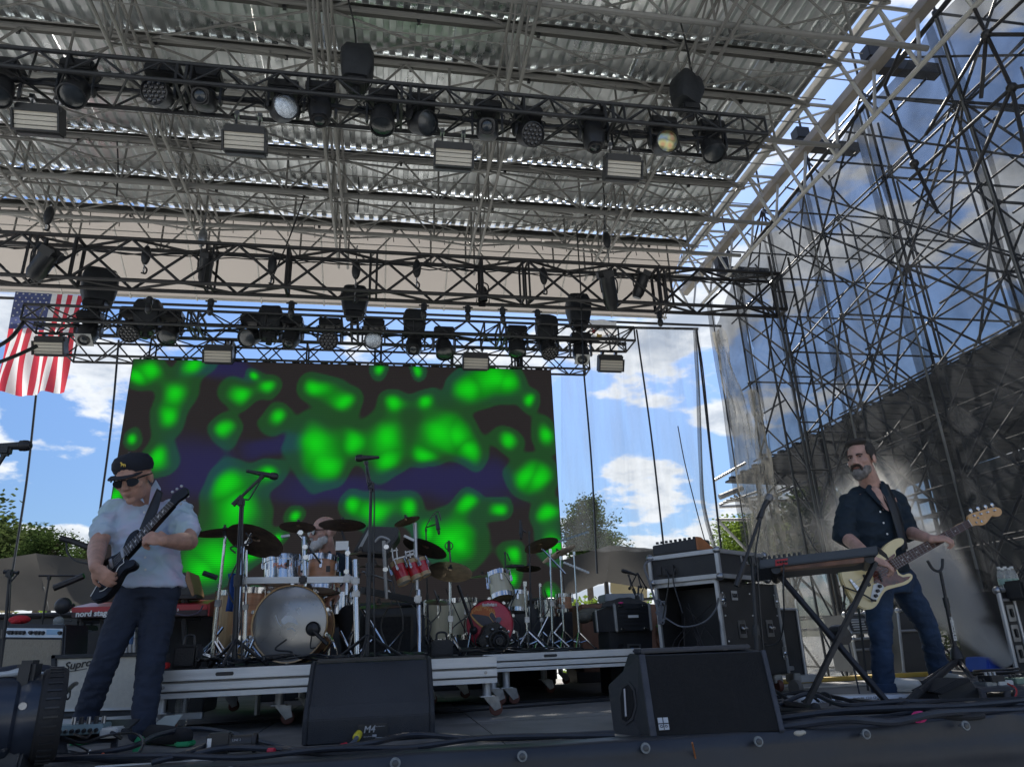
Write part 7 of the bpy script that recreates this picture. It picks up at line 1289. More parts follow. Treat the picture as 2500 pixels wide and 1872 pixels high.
for k, (x, y) in enumerate([(2453, 1442), (2468, 1440), (2484, 1438), (2460, 1436), (2476, 1434)]):
    p = at(x, y, 5.6+.12*(k > 2)); z_ = aq(0, 0).z; p.z = z_+.0; PET = mat('clear_bottle', (.55, .6, .62))
    b2_ = thing('water_bottle', 'clear water bottle on the right rack case, %s' % ['front left', 'front middle', 'front right', 'back left', 'back right'][k], 'bottle', p, 'water bottles on the right rack case')
    MB().lathe([(0, 0), (.03, 0), (.032, .01), (.03, .05), (.032, .09), (.030, .13), (.02, .165), (.012, .18), (.012, .19)], p, None, 14).build('bottle_body', PET, b2_); MB().lathe([(.014, .185), (.014, .205), (0, .205)], p, None, 12).build('cap', WHITE, b2_); MB().lathe([(.0325, .05), (.0325, .10)], p, None, 14).build('label', mat('pale_green_label', (.35, .5, .42), .5, alpha=.7), b2_)
tag(MB().box(at(2500, 1440, 5.4), (.22, .2, .16)).build('black_gear', BLACK, bevel=.02), 'black piece of gear standing on the right rack case at the picture edge', 'equipment')
# rack cases half hidden behind the netting
GC = mat('dusty_case', (.10, .10, .10), .6, 0, .2, 4, .1)
for i, (x0_, x1_, y0_, y1_, Y, lab) in enumerate([(2190, 2262, 1490, 1645, 7.0, 'grey case with pale edges standing behind the bass player legs'), (2080, 2130, 1560, 1640, 7.4, 'small grey case behind the keyboard stand'), (2060, 2110, 1500, 1545, 7.6, 'grey louvred case on the small case behind the stand')]):
    A, B2, D_, C2 = at(x0_, y0_, Y), at(x1_, y0_-3, Y), at(x0_+16, y1_, Y), at(x1_+18, y1_-3, Y); t = thing('flight_case', lab, 'flight case', D_, 'grey cases behind the netting'); MB().prism([A, B2, C2, D_], (.05, .5, 0)).build('body', GC, t, bevel=.005)
    for a, b_ in ((0, 0), (0, 1), (1, 1), (1, 0)): MB().ell(aq(a, b_, .01), .03, n=8, m=6).build('ball_corner', ED, t)
    for a, b_ in (((0, 0), (1, 0)), ((0, 0), (0, 1)), ((1, 0), (1, 1)), ((0, 1), (1, 1)), ((0, .33), (1, .33))): rod('edging', aq(*a, .01), aq(*b_, .01), .014, ED, t)
    if i == 2:
        for k in range(5): rod('louvre', aq(.2, .3+k*.13, .012), aq(.8, .3+k*.13, .012), .008, WHITE, t)
# ================================================================ PEOPLE
def capsule(b, a, c, r1, r2, n=12):
    a, c = V(a), V(c); d = c-a; L_ = max(d.length, 1e-5); F = frame(d if d.length > 1e-5 else V((0, 0, 1))); rg = []
    for k in range(5): t = math.pi/2*(1-k/4); t = min(t, 1.52); rg.append((r1*math.cos(t), -r1*math.sin(t)))
    for k in range(5): t = math.pi/2*k/4; t = min(t, 1.52); rg.append((r2*math.cos(t), L_+r2*math.sin(t)))
    b.ring([[a+F @ V((r*math.cos(2*math.pi*j/n), r*math.sin(2*math.pi*j/n), z)) for j in range(n)] for r, z in rg])
def chain(b, pts, n=12):
    for (p, r), (q, s) in zip(pts[:-1], pts[1:]): capsule(b, p, q, r, s, n)
def loft(b, rings, n=28, e=.8):
    """rings: (centre, half width, half depth, yaw)"""
    rr = []
    for c, rx, ry, yw in rings:
        R1 = Matrix.Rotation(yw, 3, 'Z'); rr.append([V(c)+R1 @ V((math.copysign(abs(math.cos(a))**e, math.cos(a))*rx, math.copysign(abs(math.sin(a))**e, math.sin(a))*ry, 0)) for a in [2*math.pi*j/n for j in range(n)]])
    b.ring(rr)
def blob(b, name, m, parent, voxel=.008, smooth=3, fold=0, fscale=.12, seed=0, stretch=(1, 1, 1)):
    me = bpy.data.meshes.new('tmp'); me.from_pydata(b.v, [], b.f); bm = bmesh.new(); bm.from_mesh(me); bmesh.ops.recalc_face_normals(bm, faces=bm.faces); bm.to_mesh(me); bm.free()
    o = bpy.data.objects.new('tmp', me); COL.objects.link(o); md = o.modifiers.new('r', 'REMESH'); md.mode = 'VOXEL'; md.voxel_size = voxel; md.use_smooth_shade = True
    ms = o.modifiers.new('s', 'SMOOTH'); ms.factor = .5; ms.iterations = smooth
    dg = bpy.context.evaluated_depsgraph_get(); out_ = bpy.data.meshes.new_from_object(o.evaluated_get(dg)); bpy.data.objects.remove(o)
    if fold:
        nrm = [v.normal.copy() for v in out_.vertices]
        for v, nn_ in zip(out_.vertices, nrm):
            p = V((v.co.x*stretch[0], v.co.y*stretch[1], v.co.z*stretch[2]))/fscale
            h_ = (1-abs(noise.noise(p+V((seed, 0, 0)))*2))*.6+(1-abs(noise.noise(p*2.1+V((0, seed, 3)))*2))*.3-.45
            v.co += nn_*h_*fold
    out_.name = name; out_.materials.clear(); out_.materials.append(m); out_.polygons.foreach_set('use_smooth', [True]*len(out_.polygons)); out_.update()
    ob = bpy.data.objects.new(name, out_); COL.objects.link(ob); return attach(ob, parent)
def hframe(f, up=(0, 0, 1)):
    f = V(f).normalized(); s = f.cross(V(up)).normalized(); u = s.cross(f).normalized(); return Matrix((s, f, u)).transposed()
def head(b, c, F, s, neck=None, nr=.056):
    def p(x, y, z): return V(c)+F @ V((x*s, y*s, z*s))
    def e(q, r): b.ell(p(*q), tuple(k*s for k in r), F, 18, 12)
    e((0, -.012, .035), (.077, .098, .088)); e((0, .034, -.030), (.061, .062, .080)); e((0, .028, -.072), (.053, .056, .042)); e((0, .074, -.098), (.024, .020, .020)); e((0, .080, .030), (.050, .014, .011))
    capsule(b, p(0, .088, .022), p(0, .112, -.026), .0095*s, .0135*s); e((.013, .102, -.032), (.009, .011, .008)); e((-.013, .102, -.032), (.009, .011, .008))
    for k in (-1, 1): e((k*.042, .058, -.022), (.023, .030, .022)); e((k*.080, -.004, -.008), (.010, .021, .033)); e((k*.031, .076, -.004), (.018, .014, .006))
    e((0, .092, -.058), (.023, .010, .005)); e((0, .090, -.069), (.019, .010, .006))
    if neck is not None: capsule(b, p(0, -.015, -.055), neck, nr*s, nr*1.15*s, 16)
    return p
def hand(b, w_, d, n_, side, curl=(35, 45, 30), s=1.1, spread=.0, thumb=.5):
    d = V(d).normalized(); n_ = V(n_); n_ = (n_-d*n_.dot(d)).normalized(); l_ = d.cross(n_)*side; w_ = V(w_)
    b.ell(w_+d*.045*s, (.041*s, .050*s, .017*s), Matrix((l_, d, n_)).transposed(), 14, 9); capsule(b, w_, w_+d*.04*s, .026*s, .024*s)
    for k, (o_, ln) in enumerate(((.031, .93), (.010, 1.04), (-.011, .98), (-.031, .78))):
        p = w_+d*(.083-.006*abs(k-1))*s+l_*o_*s; a = 0
        for (seg, r1, r2), c_ in zip(((.043, .0100, .0092), (.027, .0090, .0083), (.021, .0082, .0070)), curl):
            a += R_(c_+k*4); dd = (d*math.cos(a)+n_*math.sin(a)+l_*(o_*spread)).normalized(); q = p+dd*seg*ln*s; capsule(b, p, q, r1*s, r2*s, 10); p = q
    p = w_+d*.022*s+l_*.034*s; q = p+(d*.65+l_*.55+n_*thumb).normalized()*.042*s; r = q+(d*.85+l_*.1+n_*(thumb+.3)).normalized()*.032*s
    capsule(b, p, q, .0135*s, .0115*s, 10); capsule(b, q, r, .0112*s, .0088*s, 10)
def band(L_, R__, name, m, parent, th=.004, k=8):
    A_ = catmull([at(*p) for p in L_], k); B__ = catmull([at(*p) for p in R__], k); n_ = len(A_)
    return grid(3, n_-1, lambda u, v: A_[round(v*(n_-1))].lerp(B__[round(v*(n_-1))], u), name, m, parent, thick=th)
def plate(pts, P, n_, th, name, m, parent, off=0, bevel=0, to=None):
    n_ = V(n_).normalized(); return MB().prism([onpl(x, y, V(P)+n_*off, n_) for x, y in pts], -n_*th).build(name, m, parent, bevel=bevel)
DENIM = mat('dark_denim', (.018, .026, .048), .85, 0, .25, 10, .5, 220)
DENIMB = mat('blue_denim', (.020, .044, .095), .85, 0, .4, 5, .5, 220)
NAVY = mat('navy_cotton', (.010, .022, .036), .85, 0, .18, 8, .4, 200)
# shirt with pale pink, blue and green dye
shm = mat('dyed_cotton', (.42, .46, .56), .9, 0, .05, 3, .3, 180); n = shm.node_tree.nodes; l = shm.node_tree.links; b_ = n['Principled BSDF']
tcn = n.new('ShaderNodeTexCoord'); nn1 = n.new('ShaderNodeTexNoise'); nn1.inputs['Scale'].default_value = 5.5; nn1.inputs['Detail'].default_value = 3; l.new(tcn.outputs['Object'], nn1.inputs[0]); rp = n.new('ShaderNodeValToRGB'); l.new(nn1.outputs[0], rp.inputs[0])
for i, (ps, c_) in enumerate([(.32, (.42, .56, .60)), (.45, (.44, .56, .68)), (.56, (.48, .54, .68)), (.70, (.56, .50, .66))]):
    e_ = rp.color_ramp.elements[i] if i < 2 else rp.color_ramp.elements.new(ps); e_.position = ps; e_.color = (*c_, 1)
l.new(rp.outputs[0], b_.inputs['Base Color'])
HAIR = mat('dark_hair', (.055, .047, .041), .7, 0, .4, 40, .9, 160, stretch=(1, 1, 3)); BEARD = mat('grey_beard', (.22, .20, .185), .85, 0, .6, 22, 1, 240); WB = mat('white_beard', (.68, .66, .64), .85, 0, .2, 40, 1, 260); GLASS = mat('dark_glasses', (.008, .008, .009), .12, 0, .1, 5, 0, coat=1)

# ---------------------------------------------------------------- guitarist
g = thing('person', 'guitarist in pastel dyed short sleeve shirt, dark jeans, black cap and sunglasses, looking down', 'person', at(310, 1800, 4.45))
HF = hframe((-.10, -.88, -.44), (-.12, 0, 1)); HC = at(327, 1166, 4.50); SG = 1.2
b = MB(); nb = at(352, 1222, 4.64); hp = head(b, HC, HF, SG, nb)
loft(b, [(at(360, 1430, 4.64), .15, .10, 0), (at(357, 1350, 4.68), .14, .08, 0), (at(355, 1280, 4.70), .14, .07, 0), (at(354, 1240, 4.70), .14, .05, 0), (at(352, 1222, 4.66), .07, .06, 0)])
sR, sL = at(276, 1250, 4.66), at(438, 1250, 4.68); eR, eL = at(238, 1332, 4.52), at(462, 1322, 4.48); wR, wL = at(233, 1384, 4.20), at(399, 1320, 4.22)
chain(b, [(sR, .058), (eR, .050), (eR.lerp(wR, .3), .050), (wR, .032)]); chain(b, [(sL, .058), (eL, .050), (eL.lerp(wL, .3), .052), (wL, .031)])
hand(b, wR, (.60, -.05, -.55), (.35, .75, -.1), -1, (35, 40, 25), 1.0, thumb=.3); hand(b, wL, (-1, .10, .28), (-.10, .75, -.45), -1, (45, 50, 35), 1.1)
hR, hL = at(330, 1440, 4.64), at(394, 1438, 4.66); kR, kL = at(262, 1600, 4.50), at(370, 1605, 4.50); aR, aL = at(210, 1745, 4.52), at(350, 1762, 4.36)
chain(b, [(hR, .075), (kR, .055), (aR, .04)]); chain(b, [(hL, .075), (kL, .055), (aL, .04)])
blob(b, 'body', SKIN, g, .0062, 3)
b = MB()
loft(b, [(at(364, 1436, 4.64), .202, .135, 0), (at(362, 1400, 4.64), .188, .13, 0), (at(358, 1350, 4.66), .178, .13, 0), (at(356, 1300, 4.67), .190, .135, 0), (at(356, 1262, 4.68), .205, .125, 0), (at(356, 1240, 4.68), .185, .10, 0), (at(355, 1226, 4.67), .10, .085, 0)], e=.85)
chain(b, [(at(290, 1246, 4.68), .080), (sR, .076), (sR.lerp(eR, .62), .076)]); chain(b, [(at(420, 1246, 4.68), .080), (sL, .078), (sL.lerp(eL, .66), .080)])
sh = blob(b, 'shirt', shm, g, .009, 3, .027, .13, 3, (1, 1, 1.5))
for pts in ([(352, 1228, 4.50), (338, 1216, 4.50), (333, 1196, 4.54), (345, 1206, 4.52)], [(362, 1232, 4.50), (388, 1210, 4.50), (392, 1192, 4.56), (380, 1170, 4.62), (368, 1190, 4.56)]): MB().prism([at(*p) for p in pts], (0, .012, 0)).build('collar', shm, sh, bevel=.003)
for y in (1250, 1278, 1330, 1360, 1390): MB().lathe([(0, .003), (.006, .003), (.007, 0)], at(352+(y-1250)*.02, y, 4.505), frame((0, -1, 0)), 10).build('button', WHITE, sh)
tail = MB(); 
b = MB(); loft(b, [(at(362, 1412, 4.64), .165, .115, 0), (at(362, 1440, 4.64), .175, .125, 0), (at(362, 1462, 4.64), .17, .12, 0)])
chain(b, [(hR+V((.01, 0, -.02)), .100), (hR.lerp(kR, .5), .088), (kR, .070), (kR.lerp(aR, .5), .066), (aR, .062), (aR-V((0, 0, .04)), .064)], 16); chain(b, [(hL+V((-.005, 0, -.02)), .104), (hL.lerp(kL, .5), .092), (kL, .074), (kL.lerp(aL, .5), .069), (aL, .062), (aL-V((0, 0, .035)), .068)], 16)
blob(b, 'jeans', DENIM, g, .009, 3, .012, .08, 9, (1, 1, 1.8))
for toe, heel, nm in ((fz(345, 1843, .045), aL+V((0, .02, -.03)), ''), (fz(175, 1800, .045)+V((0, .1, 0)), aR+V((0, .05, -.03)), '')):
    b = MB(); heel = V((heel.x, heel.y, .05)); toe = V((toe.x, max(toe.y, heel.y-.27), .045)); chain(b, [(heel, .045), (heel.lerp(toe, .5), .047), (toe, .040)]); s_ = blob(b, 'shoe', mat('black_suede', (.014, .014, .016), .9), g, .008, 3)
    MB().prism([V((heel.x-.045, heel.y+.04, .004)), V((heel.x+.045, heel.y+.04, .004)), V((toe.x+.052, toe.y+.02, .004)), V((toe.x+.03, toe.y-.045, .004)), V((toe.x-.03, toe.y-.045, .004)), V((toe.x-.052, toe.y+.02, .004))], (0, 0, .022)).build('sole', mat('green_rubber', (.03, .36, .14), .5), s_, bevel=.006)
gs = mat('green_rubber', (.03, .36, .14), .5)
plate([(322, 1832), (328, 1806), (338, 1792), (352, 1796), (354, 1808), (340, 1836), (326, 1850)], at(338, 1820, 4.04), (0, -1, .35), .02, 'green_toe', gs, g, bevel=.006)
for (x, y) in [(0, 0)]:
    cr = MB(); cc = hp(0, -.012, .050)
    def cappt(r, th, ph): return None
    cr.lathe([(.088*SG, -.020*SG), (.096*SG, .005*SG), (.092*SG, .032*SG), (.076*SG, .056*SG), (.045*SG, .070*SG), (0, .075*SG)], cc, hframe(HF @ V((1, 0, 0)), HF @ V((0, -.12, 1))) , 26); cap_ = cr.build('cap', mat('black_cap_cloth', (.010, .012, .020), .85, 0, .2, 20, .3, 200), g)
    brim = MB(); pts_t = []; 
    for k in range(13): a = math.pi*k/12; pts_t.append(hp(-.078*math.cos(a), .060+.115*math.sin(a), .040-.010*math.sin(a)-.010*abs(math.cos(a))))
    brim.prism(pts_t, HF @ V((0, 0, .006))); brim.build('brim', mat('black_cap_cloth', (.010, .012, .020)), g, bevel=.002)
    MB().lathe([(.011, 0), (.009, .006), (0, .008)], cc+HF @ V((0, 0, .076*SG)), HF, 10).build('cap_button', BLACK, g)
    lp = hp(-.004, .082, .085); YL = mat('yellow_thread', (.60, .42, .06), .6)
    Fx_ = HF @ V((-1, 0, 0)); Fu = (HF @ V((0, -.35, 1))).normalized(); Fn = Fx_.cross(Fu)
    if Fn.dot(EYE-lp) < 0: Fn = -Fn
    Fxr = V((1, 0, 0))-Fn*Fn.x; Fxr.normalize(); Fu = Fn.cross(Fxr); Fu = Fu if Fu.z > 0 else -Fu
    MB().prism([lp+Fn*.006+Fxr*(x*.0011)+Fu*(y*.0011) for x, y in [(-14, -6), (-9, -2), (-10, 4), (-16, 8), (-13, 13), (-6, 12), (-4, 5), (6, 4), (12, 2), (16, -2), (14, -13), (11, -13), (11, -4), (6, -4), (5, -12), (2, -12), (2, -4), (-4, -4), (-8, -11), (-11, -11), (-7, -4)]], Fn*.002).build('horse_badge', YL, g, smooth=False)
gl = MB()
for k in (-1, 1):
    gl.ring([[hp(k*.034+math.cos(a)*.028, y_-.010*max(0, k*math.cos(a)), -.004+math.sin(a)*.020) for a in [2*math.pi*j/16 for j in range(16)]] for y_ in (.094, .101)]); gl.tube([hp(k*.064, .096, .012), hp(k*.084, .04, .012), hp(k*.088, -.01, .008)], .005, 6)
gl.tube([hp(-.01, .104, .012), hp(.01, .104, .012)], .004, 6, 0); gl.build('sunglasses', GLASS, g)
MB().ell(hp(.092, .0, -.006), .009, n=8, m=6).build('earpiece', BLACK, g)
band([(383, 1192, 4.52), (362, 1240, 4.47), (340, 1292, 4.42)], [(398, 1203, 4.52), (384, 1250, 4.47), (362, 1296, 4.43)], 'guitar_strap', BLACK, None)
tag(bpy.data.objects['guitar_strap'], 'wide black strap across the guitarist chest', 'strap')
# electric guitar, tilted in the player's hands
GP, GN_ = at(262, 1405, 4.30), V((-.28, -.86, .36)); gt = thing('electric_guitar', 'black electric guitar with white binding in the guitarist hands', 'guitar', GP)
GB = mat('black_gloss_lacquer', (.006, .006, .007), .3, 0, .1, 5, 0, spec=.3, coat=.25)
out1 = [(219, 1460), (226, 1444), (236, 1424), (243, 1408), (241, 1392), (246, 1374), (262, 1360), (284, 1350), (298, 1336), (306, 1318), (316, 1302), (330, 1292), (338, 1293), (334, 1306), (322, 1322), (316, 1338), (310, 1352), (305, 1362), (312, 1366), (324, 1364), (331, 1369), (330, 1378), (320, 1386), (306, 1391), (297, 1401), (289, 1417), (278, 1435), (262, 1453), (244, 1463), (228, 1466)]
out1 = [(p.x, p.y) for p in catmull([V((x, y, 0)) for x, y in out1], 3)]
gb_ = plate(out1, GP, GN_, .045, 'body', GB, gt, 0, .006)
gpts = [onpl(x, y, GP+GN_.normalized()*.002, GN_) for x, y in [(306, 1353), (301, 1366), (302, 1373), (291, 1382), (283, 1396), (275, 1412), (264, 1430), (252, 1440), (243, 1443)]]
MB().tube(gpts, .0022, 5, 5).tube([onpl(x, y, GP+GN_.normalized()*.002, GN_) for x, y in [(221, 1455), (230, 1440), (240, 1422), (248, 1405), (258, 1402)]], .0022, 5, 4).build('binding', WHITE, gb_)
plate([(300, 1337), (311, 1358), (425, 1231), (414, 1222)], GP, GN_, .03, 'neck', GB, gt, .014, .002); plate([(301, 1338), (311, 1356), (423, 1230), (414, 1222)], GP, GN_, .003, 'fingerboard', mat('ebony', (.02, .016, .014), .4), gt, .018)
plate([(413, 1223), (420, 1207), (436, 1196), (450, 1188), (458, 1192), (460, 1204), (449, 1214), (434, 1224), (427, 1233)], GP, GN_, .018, 'headstock', GB, gt, .012, .003)
for k in range(21):
    t_ = k/20; t2_ = 1-(1-t_)**1.0; a = V((301+112*t_, 1338-115*t_, 0)); c_ = V((311+112*t_, 1356-126*t_, 0)); gq = GP+GN_.normalized()*.020
    rod('fret', onpl(a.x, a.y, gq, GN_), onpl(c_.x, c_.y, gq, GN_), .0016, DCHROME, gt, 5)
for k in (2, 4, 6, 8, 11, 14, 16): t_ = (k+.5)/20; x, y = 306+112*t_, 1347-120.5*t_; MB().prism([onpl(x+u, y+v, GP+GN_.normalized()*.0205, GN_) for u, v in ((-3.2, 2), (-.6, -4), (1.6, -1.2), (-1, 4.4))], GN_*.0006).build('inlay', WHITE, gt, smooth=False)
for x, y in ((268, 1382), (296, 1356)): plate([(x-4, y-16), (x+4, y-20), (x+8, y+2), (x+1, y+6)], GP, GN_, .008, 'pickup', mat('nickel_cover', (.40, .40, .40), .3, .9), gt, .009, .001)
plate([(258, 1381), (263, 1378), (264, 1398), (259, 1402)], GP, GN_, .008, 'bridge', CHROME, gt, .012, .001)
for x, y in ((255, 1419), (246, 1434), (266, 1416), (270, 1390)): MB().lathe([(0, .014), (.010, .013), (.012, 0)], onpl(x, y, GP, GN_), frame(GN_), 12).build('knob', BLACK if x != 255 else DCHROME, gt)
for i in range(6):
    t_ = i/5; rod('string', onpl(258+6*t_, 1384+14*t_, GP+GN_*.024, GN_), onpl(415+9*t_, 1224+7*t_, GP+GN_*.024, GN_), .0006, DCHROME, gt, 4)
    s_ = -1 if i < 3 else 1; x, y = (424+(i % 3)*11, 1206-(i % 3)*7) if i < 3 else (436+(i % 3)*9, 1224-(i % 3)*9); p = onpl(x, y, GP, GN_); MB().ell(p+V((-.008 if i < 3 else .012, 0, .014 if i < 3 else -.012)), (.010, .005, .009), n=8, m=5).build('tuner', DCHROME, gt)
# ---------------------------------------------------------------- bass player
h = thing('person', 'bearded bass player in a dark blue open shirt and blue jeans, looking to the left', 'person', fz(2220, 1690))
HF2 = hframe((-.88, -.50, -.06), (.03, 0, 1)); HC2 = at(2103, 1122, 4.88); S2 = 1.2; b = MB(); nb2 = at(2128, 1192, 4.96); hq = head(b, HC2, HF2, S2, nb2, .058)
Yc = 4.97
loft(b, [(at(2168, 1405, Yc), .15, .10, 0), (at(2150, 1330, Yc), .15, .10, 0), (at(2138, 1250, Yc), .18, .12, 0), (at(2132, 1210, Yc), .17, .09, 0), (at(2130, 1192, Yc), .07, .06, 0)])
capsule(b, at(2136, 1200, 4.87), at(2164, 1236, 4.835), .040, .030); capsule(b, at(2146, 1205, 4.88), at(2166, 1232, 4.85), .04, .035)
s1, s2 = at(2070, 1226, 4.98), at(2192, 1224, 5.0); e1, e2 = at(2062, 1308, 5.0), at(2212, 1296, 4.96); w1, w2 = at(2134, 1368, 4.56), at(2274, 1316, 4.66)
chain(b, [(s1, .06), (e1, .052), (e1.lerp(w1, .3), .050), (w1, .031)]); chain(b, [(s2, .06), (e2, .052), (e2.lerp(w2, .3), .050), (w2, .031)])
hand(b, w1, (.85, -.12, -.28), (.0, .55, -.8), 1, (25, 45, 30), 1.2, thumb=.2); hand(b, w2, (.85, -.42, .0), (-.05, .55, -.8), 1, (28, 48, 35), 1.15)
q1, q2 = at(2142, 1420, 4.96), at(2200, 1416, 5.02); k1, k2_ = at(2150, 1560, 4.84), at(2264, 1532, 5.08); a1, a2 = at(2158, 1672, 4.88), at(2298, 1652, 5.14)
chain(b, [(q1, .08), (k1, .056), (a1, .04)]); chain(b, [(q2, .08), (k2_, .056), (a2, .04)])
blob(b, 'body', SKINP, h, .0062, 3)
b = MB(); loft(b, [(at(2160, 1400, Yc), .185, .125, 0), (at(2150, 1340, Yc), .185, .13, 0), (at(2140, 1280, Yc), .195, .14, 0), (at(2135, 1245, Yc), .200, .13, 0), (at(2132, 1212, Yc), .165, .10, 0), (at(2128, 1188, 5.0), .115, .075, 0), (at(2128, 1178, 5.0), .08, .065, 0)], e=.85)
chain(b, [(at(2096, 1208, 5.0), .058), (s1, .070), (s1.lerp(e1, .5), .074), (e1-V((.012, 0, -.01)), .078)], 16); chain(b, [(at(2166, 1207, 5.0), .058), (s2, .070), (s2.lerp(e2, .5), .074), (e2, .078)], 16)
chain(b, [(e1+V((-.01, -.01, .0)), .080), (e1+V((.012, -.03, -.03)), .074)], 16); chain(b, [(e2+V((0, 0, .0)), .078), (e2.lerp(w2, .08), .072)], 16)
sh2 = blob(b, 'shirt', NAVY, h, .009, 3, .028, .14, 21, (1, 1, 1.3))
for pts in ([(2124, 1176, 4.90), (2112, 1196, 4.86), (2160, 1244, 4.80), (2171, 1250, 4.80), (2140, 1210, 4.82)], [(2148, 1172, 4.92), (2158, 1180, 4.86), (2186, 1240, 4.82), (2176, 1250, 4.79), (2162, 1222, 4.80), (2150, 1196, 4.84)]): MB().prism([at(*p) for p in pts], (0, .012, 0)).build('collar', NAVY, sh2, bevel=.003)
plate([(2136, 1186), (2149, 1196), (2160, 1222), (2171, 1247), (2163, 1244), (2146, 1222), (2134, 1200)], at(2150, 1215, 4.825), (0, -1, .25), .01, 'chest_opening', SKINP, sh2, 0, .002)
for x, y in ((2149, 1249), (2157, 1276), (2166, 1303)): MB().lathe([(0, .004), (.007, .003), (.008, 0)], at(x, y, 4.815), frame((0, -1, 0)), 10).build('button', WHITE, sh2)
b = MB(); loft(b, [(at(2166, 1395, 4.98), .165, .12, 0), (at(2168, 1425, 4.98), .18, .13, 0), (at(2170, 1448, 4.98), .175, .12, 0)])
chain(b, [(q1, .108), (q1.lerp(k1, .5), .092), (k1, .074), (k1.lerp(a1, .5), .072), (a1, .074), (a1-V((0, 0, .02)), .077)], 16); chain(b, [(q2, .110), (q2.lerp(k2_, .5), .096), (k2_, .078), (k2_.lerp(a2, .5), .074), (a2, .078), (a2-V((0, 0, .02)), .080)], 16)
jn = blob(b, 'jeans', DENIMB, h, .009, 3, .016, .12, 33, (1, 1, 1.6))
for a_ in (a1, a2): MB().lathe([(.084, -.055), (.090, -.05), (.090, .01), (.084, .015)], a_, None, 24).build('cuff', DENIMB, jn)
for a_, d_, lab in ((a1, V((.14, -.17, 0)), ''), (a2, V((-.03, -.25, 0)), '')):
    b = MB(); hl = V((a_.x, a_.y+.03, .055)); tt_ = hl+d_; tt_.z = .045; chain(b, [(hl, .042), (hl.lerp(tt_, .5), .046), (tt_, .040)]); s_ = blob(b, 'shoe', mat('white_leather', (.55, .54, .50), .5), h, .008, 3); capd = (tt_-hl).normalized(); sd_ = V((-capd.y, capd.x, 0)); MB().prism([p+V((0, 0, .003-p.z)) for p in (hl-capd*.05-sd_*.04, hl-capd*.05+sd_*.04, tt_+sd_*.05, tt_+capd*.05, tt_-sd_*.05)], (0, 0, .02)).build('sole', mat('pale_rubber', (.45, .43, .38), .6), s_, bevel=.004)
b = MB()
def E2(bb, q, r): bb.ell(hq(*q), tuple(k*S2 for k in r), HF2, 16, 11)
E2(b, (0, -.030, .050), (.083, .098, .083)); E2(b, (-.012, .038, .112), (.062, .045, .022)); E2(b, (.03, .02, .108), (.05, .05, .025))
for k in (-1, 1): E2(b, (k*.072, -.015, .02), (.012, .045, .045)); E2(b, (k*.068, .03, .045), (.012, .025, .03))
blob(b, 'hair', HAIR, h, .006, 1, .006, .02, 4)
b = MB(); E2(b, (0, .062, -.092), (.050, .050, .040)); E2(b, (0, .088, -.112), (.034, .028, .030)); E2(b, (-.04, .035, -.066), (.020, .045, .034)); E2(b, (.04, .035, -.066), (.020, .045, .034)); blob(b, 'beard', BEARD, h, .005, 1, .006, .014, 4)
b = MB(); E2(b, (-.016, .104, -.048), (.019, .012, .009)); E2(b, (.016, .104, -.048), (.019, .012, .009)); E2(b, (-.030, .094, -.066), (.008, .010, .018)); E2(b, (.030, .094, -.066), (.008, .010, .018)); blob(b, 'moustache', mat('brown_moustache', (.065, .042, .032), .85, 0, .4, 30, 1, 200), h, .004, 1, .003, .012, 4)
LIP = mat('lips', (.30, .12, .10), .5); b = MB(); E2(b, (0, .101, -.064), (.018, .007, .004)); b.build('lower_lip', LIP, h)
EYEW = mat('eye_white', (.36, .33, .31), .3); IR = mat('iris', (.03, .02, .015), .15)
def eyes(hpf, F, s, par, look):
    for k in (-1, 1):
        c = hpf(k*.031, .0805, .010); MB().ell(c, tuple(q*s for q in (.0135, .0105, .0048)), F, 14, 9).build('eye', EYEW, par); MB().ell(c+F @ V((look*s, .0085*s, 0)), tuple(q*s for q in (.0055, .004, .0055)), F, 10, 7).build('iris', IR, par)
        MB().tube([hpf(k*.014, .0925, .022), hpf(k*.030, .095, .0255), hpf(k*.050, .081, .021)], .0044*s, 6).build('eyebrow', HAIR, par); MB().tube([hpf(k*.017, .088, .0155), hpf(k*.031, .0925, .0185), hpf(k*.046, .082, .0135)], .0034*s, 6).build('eyelid', mat('shaded_eyelid_skin', (.26, .13, .10), .5), par)  # lids coloured darker than the face to imitate eye socket shading
eyes(hq, HF2, S2, h, -.004)
MB().ell(hq(.092, -.004, -.012), .010, n=8, m=6).build('earpiece', WHITE, h)
band([(2146, 1180, 4.88), (2168, 1232, 4.80), (2186, 1290, 4.78), (2202, 1344, 4.72)], [(2168, 1182, 4.90), (2190, 1232, 4.82), (2206, 1290, 4.80), (2216, 1340, 4.74)], 'bass_strap', BLACK, None); tag(bpy.data.objects['bass_strap'], 'black strap over the bass player shoulder', 'strap')
# bass guitar
BP, BN = at(2140, 1430, 4.66), V((0, -1, .10)).normalized(); bg_ = thing('bass_guitar', 'cream bass guitar with tortoiseshell plate and amber headstock in the bass player hands', 'guitar', BP)
def Z(x, y): return (2040+x/4.87, 1220+y/4.87)
bo = [(820, 472), (790, 452), (735, 455), (675, 480), (615, 520), (565, 575), (520, 640), (440, 690), (330, 715), (210, 730), (120, 755), (70, 810), (62, 880), (90, 985), (140, 1085), (195, 1180), (260, 1250), (330, 1293), (400, 1300), (460, 1280), (510, 1230), (550, 1150), (605, 1078), (700, 1042), (820, 1010), (890, 970), (922, 920), (910, 878), (865, 872), (810, 888), (770, 870), (745, 838), (745, 800), (760, 765), (700, 700), (725, 660), (718, 610), (740, 575), (785, 545), (822, 512)]
bo = [(p.x, p.y) for p in catmull([V((*Z(*q), 0)) for q in bo], 3)]
